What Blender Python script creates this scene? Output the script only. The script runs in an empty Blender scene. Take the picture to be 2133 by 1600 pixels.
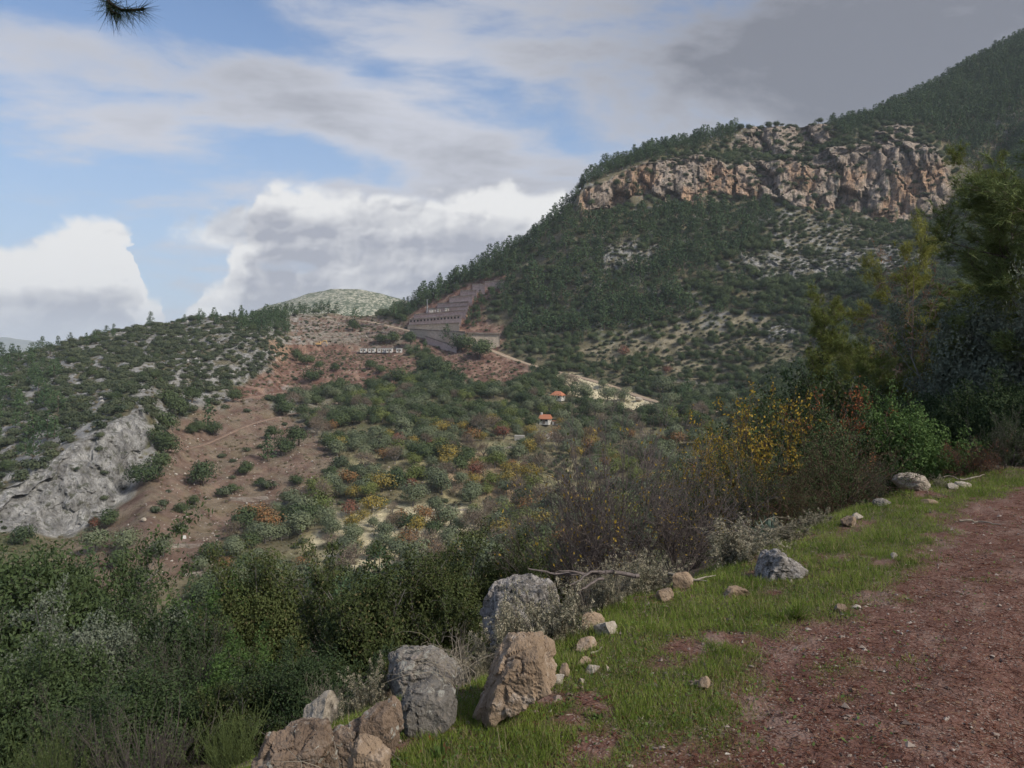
import bpy, math, random
import numpy as np
from mathutils import Vector, Matrix
from mathutils.bvhtree import BVHTree

random.seed(11)
rng = np.random.default_rng(11)
scene = bpy.context.scene
col = scene.collection

# ------------------------------------------------------------------ camera
F, CX, HY, EYE = 1640.0, 1066.5, 745.0, 1.6      # focal length, centre and horizon in photo pixels; eye height in metres
cam_d = bpy.data.cameras.new('camera')
cam_d.sensor_width = 36.0
cam_d.lens = 36.0 * F / 2133.0
cam_d.shift_y = (HY - 800.0) / 2133.0
cam_d.clip_start = 0.05
cam_d.clip_end = 60000.0
cam = bpy.data.objects.new('camera', cam_d)
cam.location = (0, 0, EYE)
cam.rotation_euler = (math.radians(90), 0, 0)
col.objects.link(cam)
scene.camera = cam

# ------------------------------------------------------------------ light
SUN_EL, SUN_AZ = math.radians(40), math.radians(124)      # azimuth clockwise from the viewing direction (+Y)
sun_d = bpy.data.lights.new('sun', 'SUN')
sun_d.energy = 3.1
sun_d.angle = math.radians(8)
sun_d.color = (1.0, 0.93, 0.82)
sun = bpy.data.objects.new('sun', sun_d)
sdir = Vector((math.sin(SUN_AZ) * math.cos(SUN_EL), math.cos(SUN_AZ) * math.cos(SUN_EL), math.sin(SUN_EL)))
sun.rotation_euler = sdir.to_track_quat('Z', 'Y').to_euler()
sun.location = sdir * 50
col.objects.link(sun)

scene.view_settings.view_transform = 'Standard'
scene.view_settings.look = 'None'
scene.view_settings.gamma = 1.0
scene.view_settings.exposure = 0.5
scene.view_settings.use_curve_mapping = False
scene.cycles.use_denoising = True
try:
    scene.cycles.denoiser = 'OPENIMAGEDENOISE'
    scene.cycles.denoising_input_passes = 'RGB_ALBEDO_NORMAL'
    scene.cycles.denoising_prefilter = 'ACCURATE'
except Exception:
    pass
scene.cycles.use_adaptive_sampling = True
scene.cycles.adaptive_threshold = 0.02
scene.cycles.adaptive_min_samples = 16
scene.cycles.max_bounces = 5
scene.cycles.diffuse_bounces = 3
scene.cycles.glossy_bounces = 1
scene.cycles.transmission_bounces = 3
scene.cycles.volume_bounces = 1
scene.cycles.transparent_max_bounces = 4
scene.cycles.sample_clamp_indirect = 4.0


class NT:
    """short-hand for building node trees"""
    def __init__(self, tree):
        self.t = tree
        self.dim = '3D'
        tree.nodes.clear()

    def new(self, kind, **kw):
        n = self.t.nodes.new(kind)
        for k, v in kw.items():
            setattr(n, k, v)
        return n

    def put(self, sock, v):
        if v is None:
            return
        if isinstance(v, bpy.types.NodeSocket):
            self.t.links.new(v, sock)
        elif isinstance(v, (tuple, list)) and len(v) == 3 and sock.type == 'RGBA':
            sock.default_value = (*v, 1.0)
        else:
            sock.default_value = v

    def math(self, op, a, b=None, c=None, clamp=False):
        n = self.new('ShaderNodeMath', operation=op, use_clamp=clamp)
        self.put(n.inputs[0], a); self.put(n.inputs[1], b); self.put(n.inputs[2], c)
        return n.outputs[0]

    def add(self, a, b): return self.math('ADD', a, b)
    def sub(self, a, b): return self.math('SUBTRACT', a, b)
    def mul(self, a, b): return self.math('MULTIPLY', a, b)

    def sstep(self, x, lo, hi, a=0.0, b=1.0):
        n = self.new('ShaderNodeMapRange', interpolation_type='SMOOTHSTEP')
        self.put(n.inputs[0], x); n.inputs[1].default_value = lo; n.inputs[2].default_value = hi
        n.inputs[3].default_value = a; n.inputs[4].default_value = b
        return n.outputs[0]

    def lin(self, x, lo, hi, a=0.0, b=1.0):
        n = self.new('ShaderNodeMapRange', interpolation_type='LINEAR')
        self.put(n.inputs[0], x); n.inputs[1].default_value = lo; n.inputs[2].default_value = hi
        n.inputs[3].default_value = a; n.inputs[4].default_value = b
        return n.outputs[0]

    def mix(self, fac, a, b, mode='MIX'):
        n = self.new('ShaderNodeMix', data_type='RGBA', blend_type=mode)
        self.put(n.inputs[0], fac); self.put(n.inputs[6], a); self.put(n.inputs[7], b)
        return n.outputs[2]

    def noise(self, vec, scale, detail=4, rough=0.55, dist=0.0, lac=2.0):
        n = self.new('ShaderNodeTexNoise')
        n.noise_dimensions = self.dim
        self.put(n.inputs['Vector'], vec)
        n.inputs['Scale'].default_value = scale; n.inputs['Detail'].default_value = detail
        n.inputs['Roughness'].default_value = rough; n.inputs['Distortion'].default_value = dist
        n.inputs['Lacunarity'].default_value = lac
        return n.outputs[0]

    def voro(self, vec, scale, feature='F1', out=0, rand=1.0, detail=0.0):
        n = self.new('ShaderNodeTexVoronoi', feature=feature)
        n.voronoi_dimensions = self.dim
        self.put(n.inputs['Vector'], vec)
        n.inputs['Scale'].default_value = scale
        n.inputs['Randomness'].default_value = rand
        if 'Detail' in n.inputs:
            n.inputs['Detail'].default_value = detail
        return n.outputs[out]

    def xyz(self, x, y, z=0.0):
        n = self.new('ShaderNodeCombineXYZ')
        self.put(n.inputs[0], x); self.put(n.inputs[1], y); self.put(n.inputs[2], z)
        return n.outputs[0]

    def sep(self, v):
        n = self.new('ShaderNodeSeparateXYZ'); self.put(n.inputs[0], v)
        return n.outputs

    def vscale(self, v, s):
        n = self.new('ShaderNodeVectorMath', operation='MULTIPLY')
        self.put(n.inputs[0], v); n.inputs[1].default_value = s
        return n.outputs[0]

    def vadd(self, v, s):
        n = self.new('ShaderNodeVectorMath', operation='ADD')
        self.put(n.inputs[0], v); self.put(n.inputs[1], s)
        return n.outputs[0]

    def attr(self, name, out='Fac'):
        n = self.new('ShaderNodeAttribute', attribute_name=name)
        return n.outputs[out]


# ------------------------------------------------------------------ sky
def az(px): return math.atan2(px - CX, F)
def el(px, py): return math.atan2(HY - py, math.hypot(F, px - CX))

world = bpy.data.worlds.new('World')
scene.world = world
world.use_nodes = True
w = NT(world.node_tree)
w.dim = '2D'
gen = w.new('ShaderNodeTexCoord').outputs['Generated']
nrm = w.new('ShaderNodeVectorMath', operation='NORMALIZE')
w.put(nrm.inputs[0], gen)
D = nrm.outputs[0]
dx, dy, dz = w.sep(D)
U = w.math('ARCTAN2', dx, dy)
V = w.math('ARCSINE', dz)
sky = w.new('ShaderNodeTexSky', sky_type='NISHITA')
sky.sun_disc = False
sky.sun_elevation = SUN_EL
sky.sun_rotation = SUN_AZ
sky.altitude = 200
sky.air_density = 1.25
sky.dust_density = 0.6
sky.ozone_density = 2.2
WS = 0.1
SKYK = 1.0 / WS
blue = w.mix(1.0, sky.outputs[0], (0.60, 0.72, 0.89), 'MULTIPLY')

# broken cloud sheet, seen as a flat layer overhead
zc = w.add(w.math('MAXIMUM', dz, 0.0), 0.22)
qx = w.math('DIVIDE', dx, zc); qy = w.math('DIVIDE', dy, zc)
Q = w.xyz(qx, qy, 0.0)
rotq = w.new('ShaderNodeVectorRotate', rotation_type='Z_AXIS')
w.put(rotq.inputs['Vector'], Q); rotq.inputs['Angle'].default_value = math.radians(-14)
Qr = w.vscale(rotq.outputs[0], (0.8, 1.15, 1.0))
Qr = w.vadd(Qr, (5.1, 2.3, 0.0))
n1 = w.noise(Qr, 2.1, 8, 0.60, 0.15)
n2 = w.noise(w.vadd(Qr, (9.3, 4.1, 0.0)), 1.1, 4, 0.5, 0.2)

def blob(px, py, rx, ry, tilt=0.0):
    a = w.sub(U, az(px)); b = w.sub(V, el(px, py))
    if tilt:
        c, s_ = math.cos(tilt), math.sin(tilt)
        a, b = w.add(w.mul(a, c), w.mul(b, s_)), w.sub(w.mul(b, c), w.mul(a, s_))
    a = w.math('DIVIDE', a, rx / F); b = w.math('DIVIDE', b, ry / F)
    r2 = w.add(w.mul(a, a), w.mul(b, b))
    return w.math('EXPONENT', w.mul(r2, -1.0))

bias = w.sstep(U, az(-100), az(1250), 0.0, 0.17)
bias = w.add(bias, w.sstep(U, az(1500), az(1850), 0.0, 0.16))
bias = w.sub(bias, w.mul(blob(600, 95, 330, 42, -0.2), 0.22))
bias = w.sub(bias, w.mul(blob(660, 330, 250, 36, -0.1), 0.16))
bias = w.sub(bias, w.mul(blob(60, 390, 200, 60), 0.14))
bias = w.sub(bias, w.mul(blob(-20, 230, 120, 60), 0.10))
bias = w.add(bias, w.mul(blob(500, 190, 480, 58, -0.16), 0.19))
bias = w.add(bias, w.mul(blob(400, 305, 260, 34, -0.15), 0.17))
bias = w.add(bias, w.mul(blob(880, 190, 220, 110), 0.12))
bias = w.add(bias, w.mul(blob(60, 120, 160, 60), 0.08))
dens = w.add(n1, bias)
a1 = w.mul(w.sstep(dens, 0.45, 0.74), 0.94)
thick = w.add(w.sstep(dens, 0.62, 0.95), w.mul(w.sub(n2, 0.5), 1.3))
dk = w.add(w.sstep(U, az(950), az(1900), 0.04, 0.36), w.mul(blob(1650, 20, 640, 190), 0.50))
dk = w.sub(dk, w.mul(blob(880, 180, 150, 90), 0.35))
dk = w.sub(dk, w.mul(blob(1250, 330, 420, 90), 0.10))
dark = w.math('ADD', w.mul(thick, 0.50), dk, clamp=True)
c1 = w.mix(dark, (0.44, 0.45, 0.495), (0.160, 0.166, 0.190))

# cumulus banks above the hills
def curve(x, pts, lo, hi):
    n = w.new('ShaderNodeFloatCurve')
    c = n.mapping.curves[0]
    pts = [((a - lo) / (hi - lo), b) for a, b in pts]
    c.points[0].location = pts[0]; c.points[1].location = pts[-1]
    for p in pts[1:-1]:
        c.points.new(*p)
    for p in c.points:
        p.handle_type = 'VECTOR'
    n.mapping.update()
    w.put(n.inputs['Value'], w.lin(x, lo, hi))
    return n.outputs[0]

top = [(-700, 560), (-520, 480), (-300, 520), (-150, 500), (-60, 510), (20, 505), (70, 480), (110, 455), (165, 440), (225, 445), (268, 470), (288, 520), (296, 600),
       (335, 625), (352, 720), (385, 720), (398, 650), (420, 600), (455, 570), (480, 530), (505, 470), (522, 420), (540, 388), (560, 376), (640, 382), (700, 384), (770, 405), (850, 400),
       (905, 396), (960, 398), (1020, 378), (1060, 370), (1120, 386), (1200, 400), (1350, 380), (1600, 400), (2000, 430), (2700, 400)]
LO, HI = az(-700), az(2700)
SKYP = w.xyz(U, w.mul(V, 1.2), 0.0)
warpn = w.new('ShaderNodeTexNoise'); warpn.noise_dimensions = '2D'
w.put(warpn.inputs['Vector'], SKYP); warpn.inputs['Scale'].default_value = 24.0; warpn.inputs['Detail'].default_value = 5.0
warpn.inputs['Roughness'].default_value = 0.55
wr, wg, _ = w.sep(warpn.outputs['Color'])
U2 = w.add(U, w.mul(w.sub(wr, 0.5), 0.05))
T = w.mul(curve(U2, [(az(p), el(p, q) * 3.0) for p, q in top], LO, HI), 1 / 3.0)
W2 = w.xyz(w.add(U, w.mul(w.sub(wr, 0.5), 0.03)), w.add(w.mul(V, 1.2), w.mul(w.sub(wg, 0.5), 0.03)), 0.0)
def billow(vec):
    a = w.voro(vec, 26.0); b = w.voro(vec, 60.0)
    return w.add(w.mul(w.sub(0.5, a), 0.75), w.mul(w.sub(0.5, b), 0.30))
b0 = billow(W2)
b1 = billow(w.vadd(W2, (-0.004, 0.006, 0.0)))
depth = w.add(w.sub(T, V), w.mul(b0, 0.022))
depth = w.add(depth, w.mul(w.sub(wg, 0.5), 0.02))
a2 = w.sstep(depth, 0.0, 0.018)
a2 = w.math('MULTIPLY', a2, w.sstep(V, -0.03, 0.02), clamp=True)
# a grey tongue of cloud trailing to the left of the big bank, and a pale gap under it
tong = w.add(blob(560, 470, 170, 50, 0.12), w.mul(w.sub(wg, 0.5), 0.9))
a2 = w.math('MAXIMUM', a2, w.mul(w.sstep(tong, 0.3, 0.75), 0.9))
gap = w.add(blob(610, 556, 90, 20), w.mul(w.sub(wr, 0.5), 1.0))
a2 = w.sub(a2, w.mul(a2, w.mul(w.sstep(gap, 0.55, 1.0), 0.45)))
relief = w.mul(w.sub(b0, b1), 1.1)
lowgrey = w.noise(w.xyz(w.mul(U, 0.5), w.mul(V, 1.6), 0.0), 12.0, 4, 0.5, 0.5)
sh = w.add(w.sstep(depth, 0.02, 0.12), w.mul(w.sub(lowgrey, 0.5), 2.0))
sh = w.add(sh, w.mul(blob(700, 500, 230, 50, -0.1), 0.60))
sh = w.add(sh, w.mul(blob(540, 470, 130, 60), 0.45))
sh = w.add(sh, w.mul(blob(80, 622, 260, 24), 0.40))
sh = w.sub(sh, w.mul(blob(120, 535, 240, 80), 0.75))
sh = w.sub(sh, w.mul(blob(720, 585, 50, 40), 0.55))
sh = w.sub(sh, w.mul(blob(1080, 400, 110, 40), 0.4))
sh = w.sub(sh, w.mul(blob(620, 410, 110, 40), 0.4))
sh = w.sub(sh, relief)
sh = w.math('ADD', w.mul(sh, 0.9), 0.05, clamp=True)
c2 = w.mix(sh, (0.61, 0.61, 0.61), (0.275, 0.29, 0.34))
# pale haze towards the horizon
hz = w.sstep(V, 0.0, 0.45, 0.80, 0.12)
scaled = lambda c: w.mix(1.0, c, (SKYK, SKYK, SKYK), 'MULTIPLY')
skyc = w.mix(hz, blue, scaled(w.mix(0.0, (0.34, 0.42, 0.55), (0, 0, 0))))
out = w.mix(a1, skyc, scaled(c1))
out = w.mix(a2, out, scaled(c2))
hz2 = w.sstep(V, 0.0, 0.075, 0.75, 0.0)
out = w.mix(hz2, out, scaled(w.mix(0.0, (0.42, 0.455, 0.53), (0, 0, 0))))
bg = w.new('ShaderNodeBackground')
w.put(bg.inputs[0], out); bg.inputs[1].default_value = WS
wo = w.new('ShaderNodeOutputWorld')
world.node_tree.links.new(bg.outputs[0], wo.inputs[0])
world.cycles.sampling_method = 'MANUAL'
world.cycles.sample_map_resolution = 1024

# ------------------------------------------------------------------ helpers
def P(px, py, d):
    """the point at distance d (metres ahead) that the photograph shows at pixel px, py"""
    return np.array([(px - CX) / F * d, d, EYE + (HY - py) / F * d])

def proj(p):
    p = np.asarray(p)
    d = np.maximum(p[..., 1], 1e-3)
    return CX + p[..., 0] / d * F, HY - (p[..., 2] - EYE) / d * F

_perm = rng.permutation(256).astype(np.int32)
_perm = np.concatenate([_perm, _perm, _perm])
_g3 = rng.normal(size=(256, 3)); _g3 /= np.linalg.norm(_g3, axis=1, keepdims=True)
_g2 = np.stack([np.cos(np.arange(256) / 256 * 2 * np.pi), np.sin(np.arange(256) / 256 * 2 * np.pi)], 1)
_fade = lambda t: t * t * t * (t * (t * 6 - 15) + 10)

def pn2(x, y):
    xi = np.floor(x).astype(np.int64); yi = np.floor(y).astype(np.int64)
    xf = x - xi; yf = y - yi
    u, v = _fade(xf), _fade(yf)
    r = 0
    for i in (0, 1):
        for j in (0, 1):
            h = _perm[_perm[(xi + i) & 255] + ((yi + j) & 255)]
            g = _g2[h]
            r = r + (g[..., 0] * (xf - i) + g[..., 1] * (yf - j)) * (u if i else 1 - u) * (v if j else 1 - v)
    return r * 1.4

def pn3(x, y, z):
    xi = np.floor(x).astype(np.int64); yi = np.floor(y).astype(np.int64); zi = np.floor(z).astype(np.int64)
    xf = x - xi; yf = y - yi; zf = z - zi
    u, v, t = _fade(xf), _fade(yf), _fade(zf)
    r = 0
    for i in (0, 1):
        for j in (0, 1):
            for k in (0, 1):
                h = _perm[_perm[_perm[(xi + i) & 255] + ((yi + j) & 255)] + ((zi + k) & 255)]
                g = _g3[h]
                r = r + (g[..., 0] * (xf - i) + g[..., 1] * (yf - j) + g[..., 2] * (zf - k)) * \
                    (u if i else 1 - u) * (v if j else 1 - v) * (t if k else 1 - t)
    return r * 1.5

def fbm2(x, y, o=4, rough=0.5):
    r, a, s, n = 0, 1.0, 1.0, 0.0
    for k in range(o):
        r = r + a * pn2(x * s + 17.3 * k, y * s + 5.1 * k); n += a; a *= rough; s *= 2.03
    return r / n * 1.4

def fbm3(x, y, z, o=4, rough=0.5):
    r, a, s, n = 0, 1.0, 1.0, 0.0
    for k in range(o):
        r = r + a * pn3(x * s + 17.3 * k, y * s + 5.1 * k, z * s + 9.7 * k); n += a; a *= rough; s *= 2.03
    return r / n * 1.4

def ridged3(x, y, z, o=4, rough=0.55):
    r, a, s, n = 0, 1.0, 1.0, 0.0
    for k in range(o):
        r = r + a * (1 - 2 * np.abs(pn3(x * s + 7.3 * k, y * s + 3.1 * k, z * s + 1.7 * k))); n += a; a *= rough; s *= 2.1
    return r / n

def cells(x, y, z):
    """cellular noise: a random value per cell and the distance to the cell's border"""
    xi, yi, zi = np.floor(x).astype(np.int64), np.floor(y).astype(np.int64), np.floor(z).astype(np.int64)
    f1 = np.full(x.shape, 9.0); f2 = np.full(x.shape, 9.0); idv = np.zeros(x.shape)
    for i in (-1, 0, 1):
        for j in (-1, 0, 1):
            for k in (-1, 0, 1):
                h = _perm[_perm[_perm[(xi + i) & 255] + ((yi + j) & 255)] + ((zi + k) & 255)]
                g = _g3[h]
                dd = (xi + i + 0.5 + 0.45 * g[..., 0] - x) ** 2 + (yi + j + 0.5 + 0.45 * g[..., 1] - y) ** 2 + (zi + k + 0.5 + 0.45 * g[..., 2] - z) ** 2
                nearer = dd < f1
                f2 = np.where(nearer, f1, np.minimum(f2, dd)); idv = np.where(nearer, h / 255.0, idv); f1 = np.where(nearer, dd, f1)
    return idv, np.sqrt(f2) - np.sqrt(f1)

def facets(x, y, z):
    """broken-stone relief: every cell is a plane of its own tilt; also the distance to the cell's border"""
    xi, yi, zi = np.floor(x).astype(np.int64), np.floor(y).astype(np.int64), np.floor(z).astype(np.int64)
    f1 = np.full(x.shape, 9.0); f2 = np.full(x.shape, 9.0); val = np.zeros(x.shape)
    for i in (-1, 0, 1):
        for j in (-1, 0, 1):
            for k in (-1, 0, 1):
                h = _perm[_perm[_perm[(xi + i) & 255] + ((yi + j) & 255)] + ((zi + k) & 255)]
                g = _g3[h]; t = _g3[(h + 71) & 255]
                ax, ay, az_ = x - (xi + i + 0.5 + 0.45 * g[..., 0]), y - (yi + j + 0.5 + 0.45 * g[..., 1]), z - (zi + k + 0.5 + 0.45 * g[..., 2])
                dd = ax * ax + ay * ay + az_ * az_
                nearer = dd < f1
                f2 = np.where(nearer, f1, np.minimum(f2, dd))
                val = np.where(nearer, ax * t[..., 0] + ay * t[..., 1] + az_ * t[..., 2] + 0.5 * (h / 255.0 - 0.5), val); f1 = np.where(nearer, dd, f1)
    return val, np.sqrt(f2) - np.sqrt(f1)

def smooth(a, lo, hi):
    t = np.clip((a - lo) / (hi - lo), 0, 1)
    return t * t * (3 - 2 * t)

def inpoly(px, py, poly):
    px = np.asarray(px); py = np.asarray(py)
    r = np.zeros(px.shape, bool)
    n = len(poly)
    for i in range(n):
        x0, y0 = poly[i]; x1, y1 = poly[(i + 1) % n]
        if y0 == y1:
            continue
        c = ((y0 > py) != (y1 > py)) & (px < (x1 - x0) * (py - y0) / (y1 - y0) + x0)
        r ^= c
    return r

def mesh_np(name, V, Fc, mats, smooth_shade=False, fattr=None, vattr=None, vcol=None, midx=None):
    """mesh from numpy arrays; Fc is (n,3) or (n,4) or a list of such arrays"""
    V = np.asarray(V, np.float32)
    Fs = Fc if isinstance(Fc, list) else [Fc]
    Fs = [np.asarray(f, np.int32) for f in Fs if len(f)]
    me = bpy.data.meshes.new(name)
    me.vertices.add(len(V)); me.vertices.foreach_set('co', V.ravel())
    loops = np.concatenate([f.ravel() for f in Fs])
    tot = np.concatenate([np.full(len(f), f.shape[1], np.int32) for f in Fs])
    start = np.concatenate([[0], np.cumsum(tot)[:-1]]).astype(np.int32)
    me.loops.add(len(loops)); me.loops.foreach_set('vertex_index', loops)
    me.polygons.add(len(tot)); me.polygons.foreach_set('loop_start', start); me.polygons.foreach_set('loop_total', tot)
    if midx is not None:
        me.polygons.foreach_set('material_index', np.asarray(midx, np.int32))
    me.update(calc_edges=True)
    me.polygons.foreach_set('use_smooth', np.full(len(tot), bool(smooth_shade)))
    for k, a in (fattr or {}).items():
        at = me.attributes.new(k, 'FLOAT', 'FACE'); at.data.foreach_set('value', np.asarray(a, np.float32))
    for k, a in (vattr or {}).items():
        at = me.attributes.new(k, 'FLOAT', 'POINT'); at.data.foreach_set('value', np.asarray(a, np.float32))
    for k, a in (vcol or {}).items():
        at = me.attributes.new(k, 'FLOAT_COLOR', 'POINT')
        a = np.asarray(a, np.float32)
        at.data.foreach_set('color', np.concatenate([a, np.ones((len(a), 1), np.float32)], 1).ravel())
    for m in (mats if isinstance(mats, (list, tuple)) else [mats]):
        me.materials.append(m)
    return me

def link(name, me, parent=None, loc=None, rot=None, scl=None):
    o = bpy.data.objects.new(name, me)
    col.objects.link(o)
    if parent is not None:
        o.parent = parent
    if loc is not None:
        o.location = [float(v) for v in loc]
    if rot is not None:
        o.rotation_euler = rot
    if scl is not None:
        o.scale = scl if isinstance(scl, (tuple, list)) else (scl, scl, scl)
    return o

def tag(o, label=None, cat=None, group=None, kind=None):
    if label: o['label'] = label
    if cat: o['category'] = cat
    if group: o['group'] = group
    if kind: o['kind'] = kind
    return o

def empty(name, loc, rz=0.0):
    o = bpy.data.objects.new(name, None)
    col.objects.link(o)
    o.location = [float(v) for v in loc]; o.rotation_euler = (0, 0, rz)
    return o

def copy_tree(o, parent=None):
    c = o.copy(); col.objects.link(c); c.parent = parent
    for ch in [x for x in bpy.data.objects if x.parent == o]:
        copy_tree(ch, c)
    return c

def grid_faces(nr, nc):
    i = np.arange(nr - 1)[:, None] * nc + np.arange(nc - 1)[None, :]
    i = i.ravel()
    return np.stack([i, i + 1, i + nc + 1, i + nc], 1)

# ------------------------------------------------------------------ materials
def material(name):
    m = bpy.data.materials.new(name); m.use_nodes = True
    return m, NT(m.node_tree)

def finish(m, n, color, rough=0.85, spec=0.2, bump=None, bstr=0.3, bdist=0.02, trans=0.0, metal=0.0):
    b = n.new('ShaderNodeBsdfPrincipled')
    n.put(b.inputs['Base Color'], color)
    n.put(b.inputs['Roughness'], rough)
    b.inputs['Specular IOR Level'].default_value = spec
    b.inputs['Metallic'].default_value = metal
    if bump is not None:
        bp = n.new('ShaderNodeBump'); bp.inputs['Strength'].default_value = bstr; bp.inputs['Distance'].default_value = bdist
        n.put(bp.inputs['Height'], bump); n.put(b.inputs['Normal'], bp.outputs[0])
    sh = b.outputs[0]
    if trans > 0:
        t = n.new('ShaderNodeBsdfTranslucent'); n.put(t.inputs[0], color)
        mx = n.new('ShaderNodeMixShader'); mx.inputs[0].default_value = trans
        n.put(mx.inputs[1], sh); n.put(mx.inputs[2], t.outputs[0]); sh = mx.outputs[0]
    o = n.new('ShaderNodeOutputMaterial'); n.put(o.inputs[0], sh)
    m.cycles.use_bump_map_correction = False if hasattr(m.cycles, 'use_bump_map_correction') else None
    return m

def leaf_mat(name, c0, c1, c2=None, p2=0.0, trans=0.25, rough=0.6, tree_amt=0.5):
    """leaf colours spread between c0 and c1 from leaf to leaf and plant to plant; a share p2 of leaves has colour c2"""
    m, n = material(name)
    r = n.attr('rnd')
    oi = n.new('ShaderNodeObjectInfo').outputs['Random']
    tr = n.math('FRACT', n.add(n.attr('tr'), oi))
    f = n.add(n.mul(r, 1 - tree_amt), n.mul(tr, tree_amt))
    c = n.mix(f, c0, c1)
    if c2 is not None:
        k = n.math('FRACT', n.mul(r, 37.7))
        c = n.mix(n.math('LESS_THAN', k, p2), c, c2)
    return finish(m, n, c, rough, 0.12, trans=trans)

def bark_mat(name, c0, c1):
    m, n = material(name)
    tc = n.new('ShaderNodeTexCoord').outputs['Object']
    a = n.noise(n.vscale(tc, (1, 1, 0.25)), 18, 5, 0.6)
    return finish(m, n, n.mix(n.sstep(a, 0.35, 0.65), c0, c1), 0.95, 0.1, bump=a, bstr=0.5, bdist=0.01)

MAT = {}
# ------------------------------------------------------------------ near ground shape
LIP = np.array([(-9, -9), (-4.0, -1.5), (-2.2, 1.2), (-0.98, 2.95), (-0.42, 3.5), (0.29, 4.13), (1.08, 5.25), (2.58, 6.85), (4.25, 8.9), (6.1, 10.3), (9, 11.3), (16, 12.0), (60, 14)], float)

def lip_s(x, y):
    """signed distance from the lip of the verge: positive downhill of it"""
    x = np.asarray(x, float); y = np.asarray(y, float)
    best = np.full(x.shape, 1e9); sgn = np.ones(x.shape)
    for (x0, y0), (x1, y1) in zip(LIP[:-1], LIP[1:]):
        ex, ey = x1 - x0, y1 - y0
        t = np.clip(((x - x0) * ex + (y - y0) * ey) / (ex * ex + ey * ey), 0, 1)
        ddx = x - (x0 + t * ex); ddy = y - (y0 + t * ey)
        dd = np.hypot(ddx, ddy)
        s = np.sign(ex * ddy - ey * ddx)
        m = dd < best
        best = np.where(m, dd, best); sgn = np.where(m, s, sgn)
    return best * sgn

def near_h(x, y, fine=True):
    x = np.asarray(x, float); y = np.asarray(y, float)
    s = lip_s(x, y)
    a = x / np.maximum(y, 0.5)
    fac = 1 - smooth(a, 0.46, 0.60) * np.where(y > 4, 1, 0)
    soft = np.where(s > 0, np.sqrt(s * s + 0.16) - 0.4, 0)
    h = (-0.60 * np.minimum(soft, 2.2) - 0.36 * np.clip(soft - 2.2, 0, None)) * fac + (1 - fac) * np.clip(s - 2.5, 0, 60) * 0.22
    h = h - 0.05 * smooth(s, -0.9, 0.2)                                    # verge dips towards the lip
    up = np.clip(-s - 4.6, 0, None)
    h = h + 0.75 * (np.sqrt(up * up + 0.3) - 0.548)                         # bank above the road
    if fine:
        h = h + 0.10 * fbm2(x * 0.7, y * 0.7, 3) * smooth(s, -1.2, 1.0) + 0.025 * fbm2(x * 2.1 + 9, y * 2.1, 4)
        h = h - 0.055 * np.exp(-((s + 2.05) / 0.22) ** 2) - 0.05 * np.exp(-((s + 3.5) / 0.24) ** 2)      # wheel ruts
    return h

# ------------------------------------------------------------------ valley, left hill and mountain: one lofted sheet
def ln(*pts): return np.array(pts, float)
L_B = ln((-900, 2300, 60), (0, 1700, 60), (600, 1500, 66), (1066, 1342, 75), (1500, 1165, 80), (1900, 930, 80), (2133, 760, 80), (2900, 300, 80))
L_C = ln((-900, 1330, 105), (0, 1300, 118), (150, 1290, 122), (300, 1280, 126), (450, 1265, 130), (600, 1240, 136), (750, 1200, 145), (900, 1155, 158), (1050, 1110, 172),
         (1200, 1060, 188), (1350, 1010, 205), (1500, 960, 220), (1700, 880, 232), (1900, 790, 240), (2133, 690, 245), (2900, 300, 250))
L_D = ln((-900, 1180, 150), (0, 1122, 160), (100, 1125, 168), (150, 1118, 172), (220, 1072, 182), (275, 1015, 195), (310, 965, 205), (360, 1000, 200), (450, 1060, 188), (600, 1060, 190),
         (750, 1010, 205), (900, 960, 225), (1050, 930, 250), (1200, 885, 285), (1350, 850, 310), (1500, 835, 310), (1700, 780, 310), (1900, 690, 310), (2133, 580, 310), (2900, 200, 320))
L_E = ln((-900, 1090, 170), (0, 1030, 172), (60, 1000, 178), (150, 930, 190), (220, 890, 200), (300, 852, 214), (330, 885, 220), (360, 930, 222), (450, 960, 225), (600, 930, 240),
         (750, 890, 265), (900, 860, 290), (1050, 845, 310), (1200, 825, 335), (1350, 822, 340), (1500, 800, 340), (1700, 735, 340), (1900, 620, 340), (2133, 480, 345), (2900, 100, 350))
L_F = ln((-900, 1000, 240), (0, 900, 240), (150, 840, 255), (300, 790, 290), (450, 800, 310), (560, 800, 330), (600, 815, 335), (750, 800, 350), (900, 790, 365), (1050, 775, 380),
         (1200, 770, 385), (1350, 755, 385), (1500, 710, 385), (1700, 640, 390), (1900, 550, 390), (2133, 420, 400), (2900, 0, 410))
L_G = ln((-900, 960, 300), (0, 800, 320), (150, 765, 335), (300, 725, 360), (450, 715, 370), (555, 708, 385), (592, 745, 395), (650, 722, 440), (750, 726, 445), (850, 715, 445), (950, 705, 440), (1050, 690, 440),
         (1200, 650, 430), (1350, 600, 430), (1500, 570, 430), (1700, 550, 430), (1900, 510, 430), (2133, 340, 440), (2900, -60, 450))
L_H = ln((-900, 940, 330), (0, 765, 370), (150, 722, 390), (300, 692, 410), (450, 677, 420), (560, 680, 440), (620, 690, 465), (750, 685, 480), (850, 672, 480), (900, 655, 480), (1000, 600, 480), (1100, 535, 480),
         (1190, 468, 480), (1215, 455, 482), (1350, 428, 490), (1500, 418, 495), (1600, 420, 490), (1700, 442, 482), (1850, 464, 475), (1970, 464, 475), (2050, 400, 480), (2133, 270, 500), (2900, -160, 520))
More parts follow.
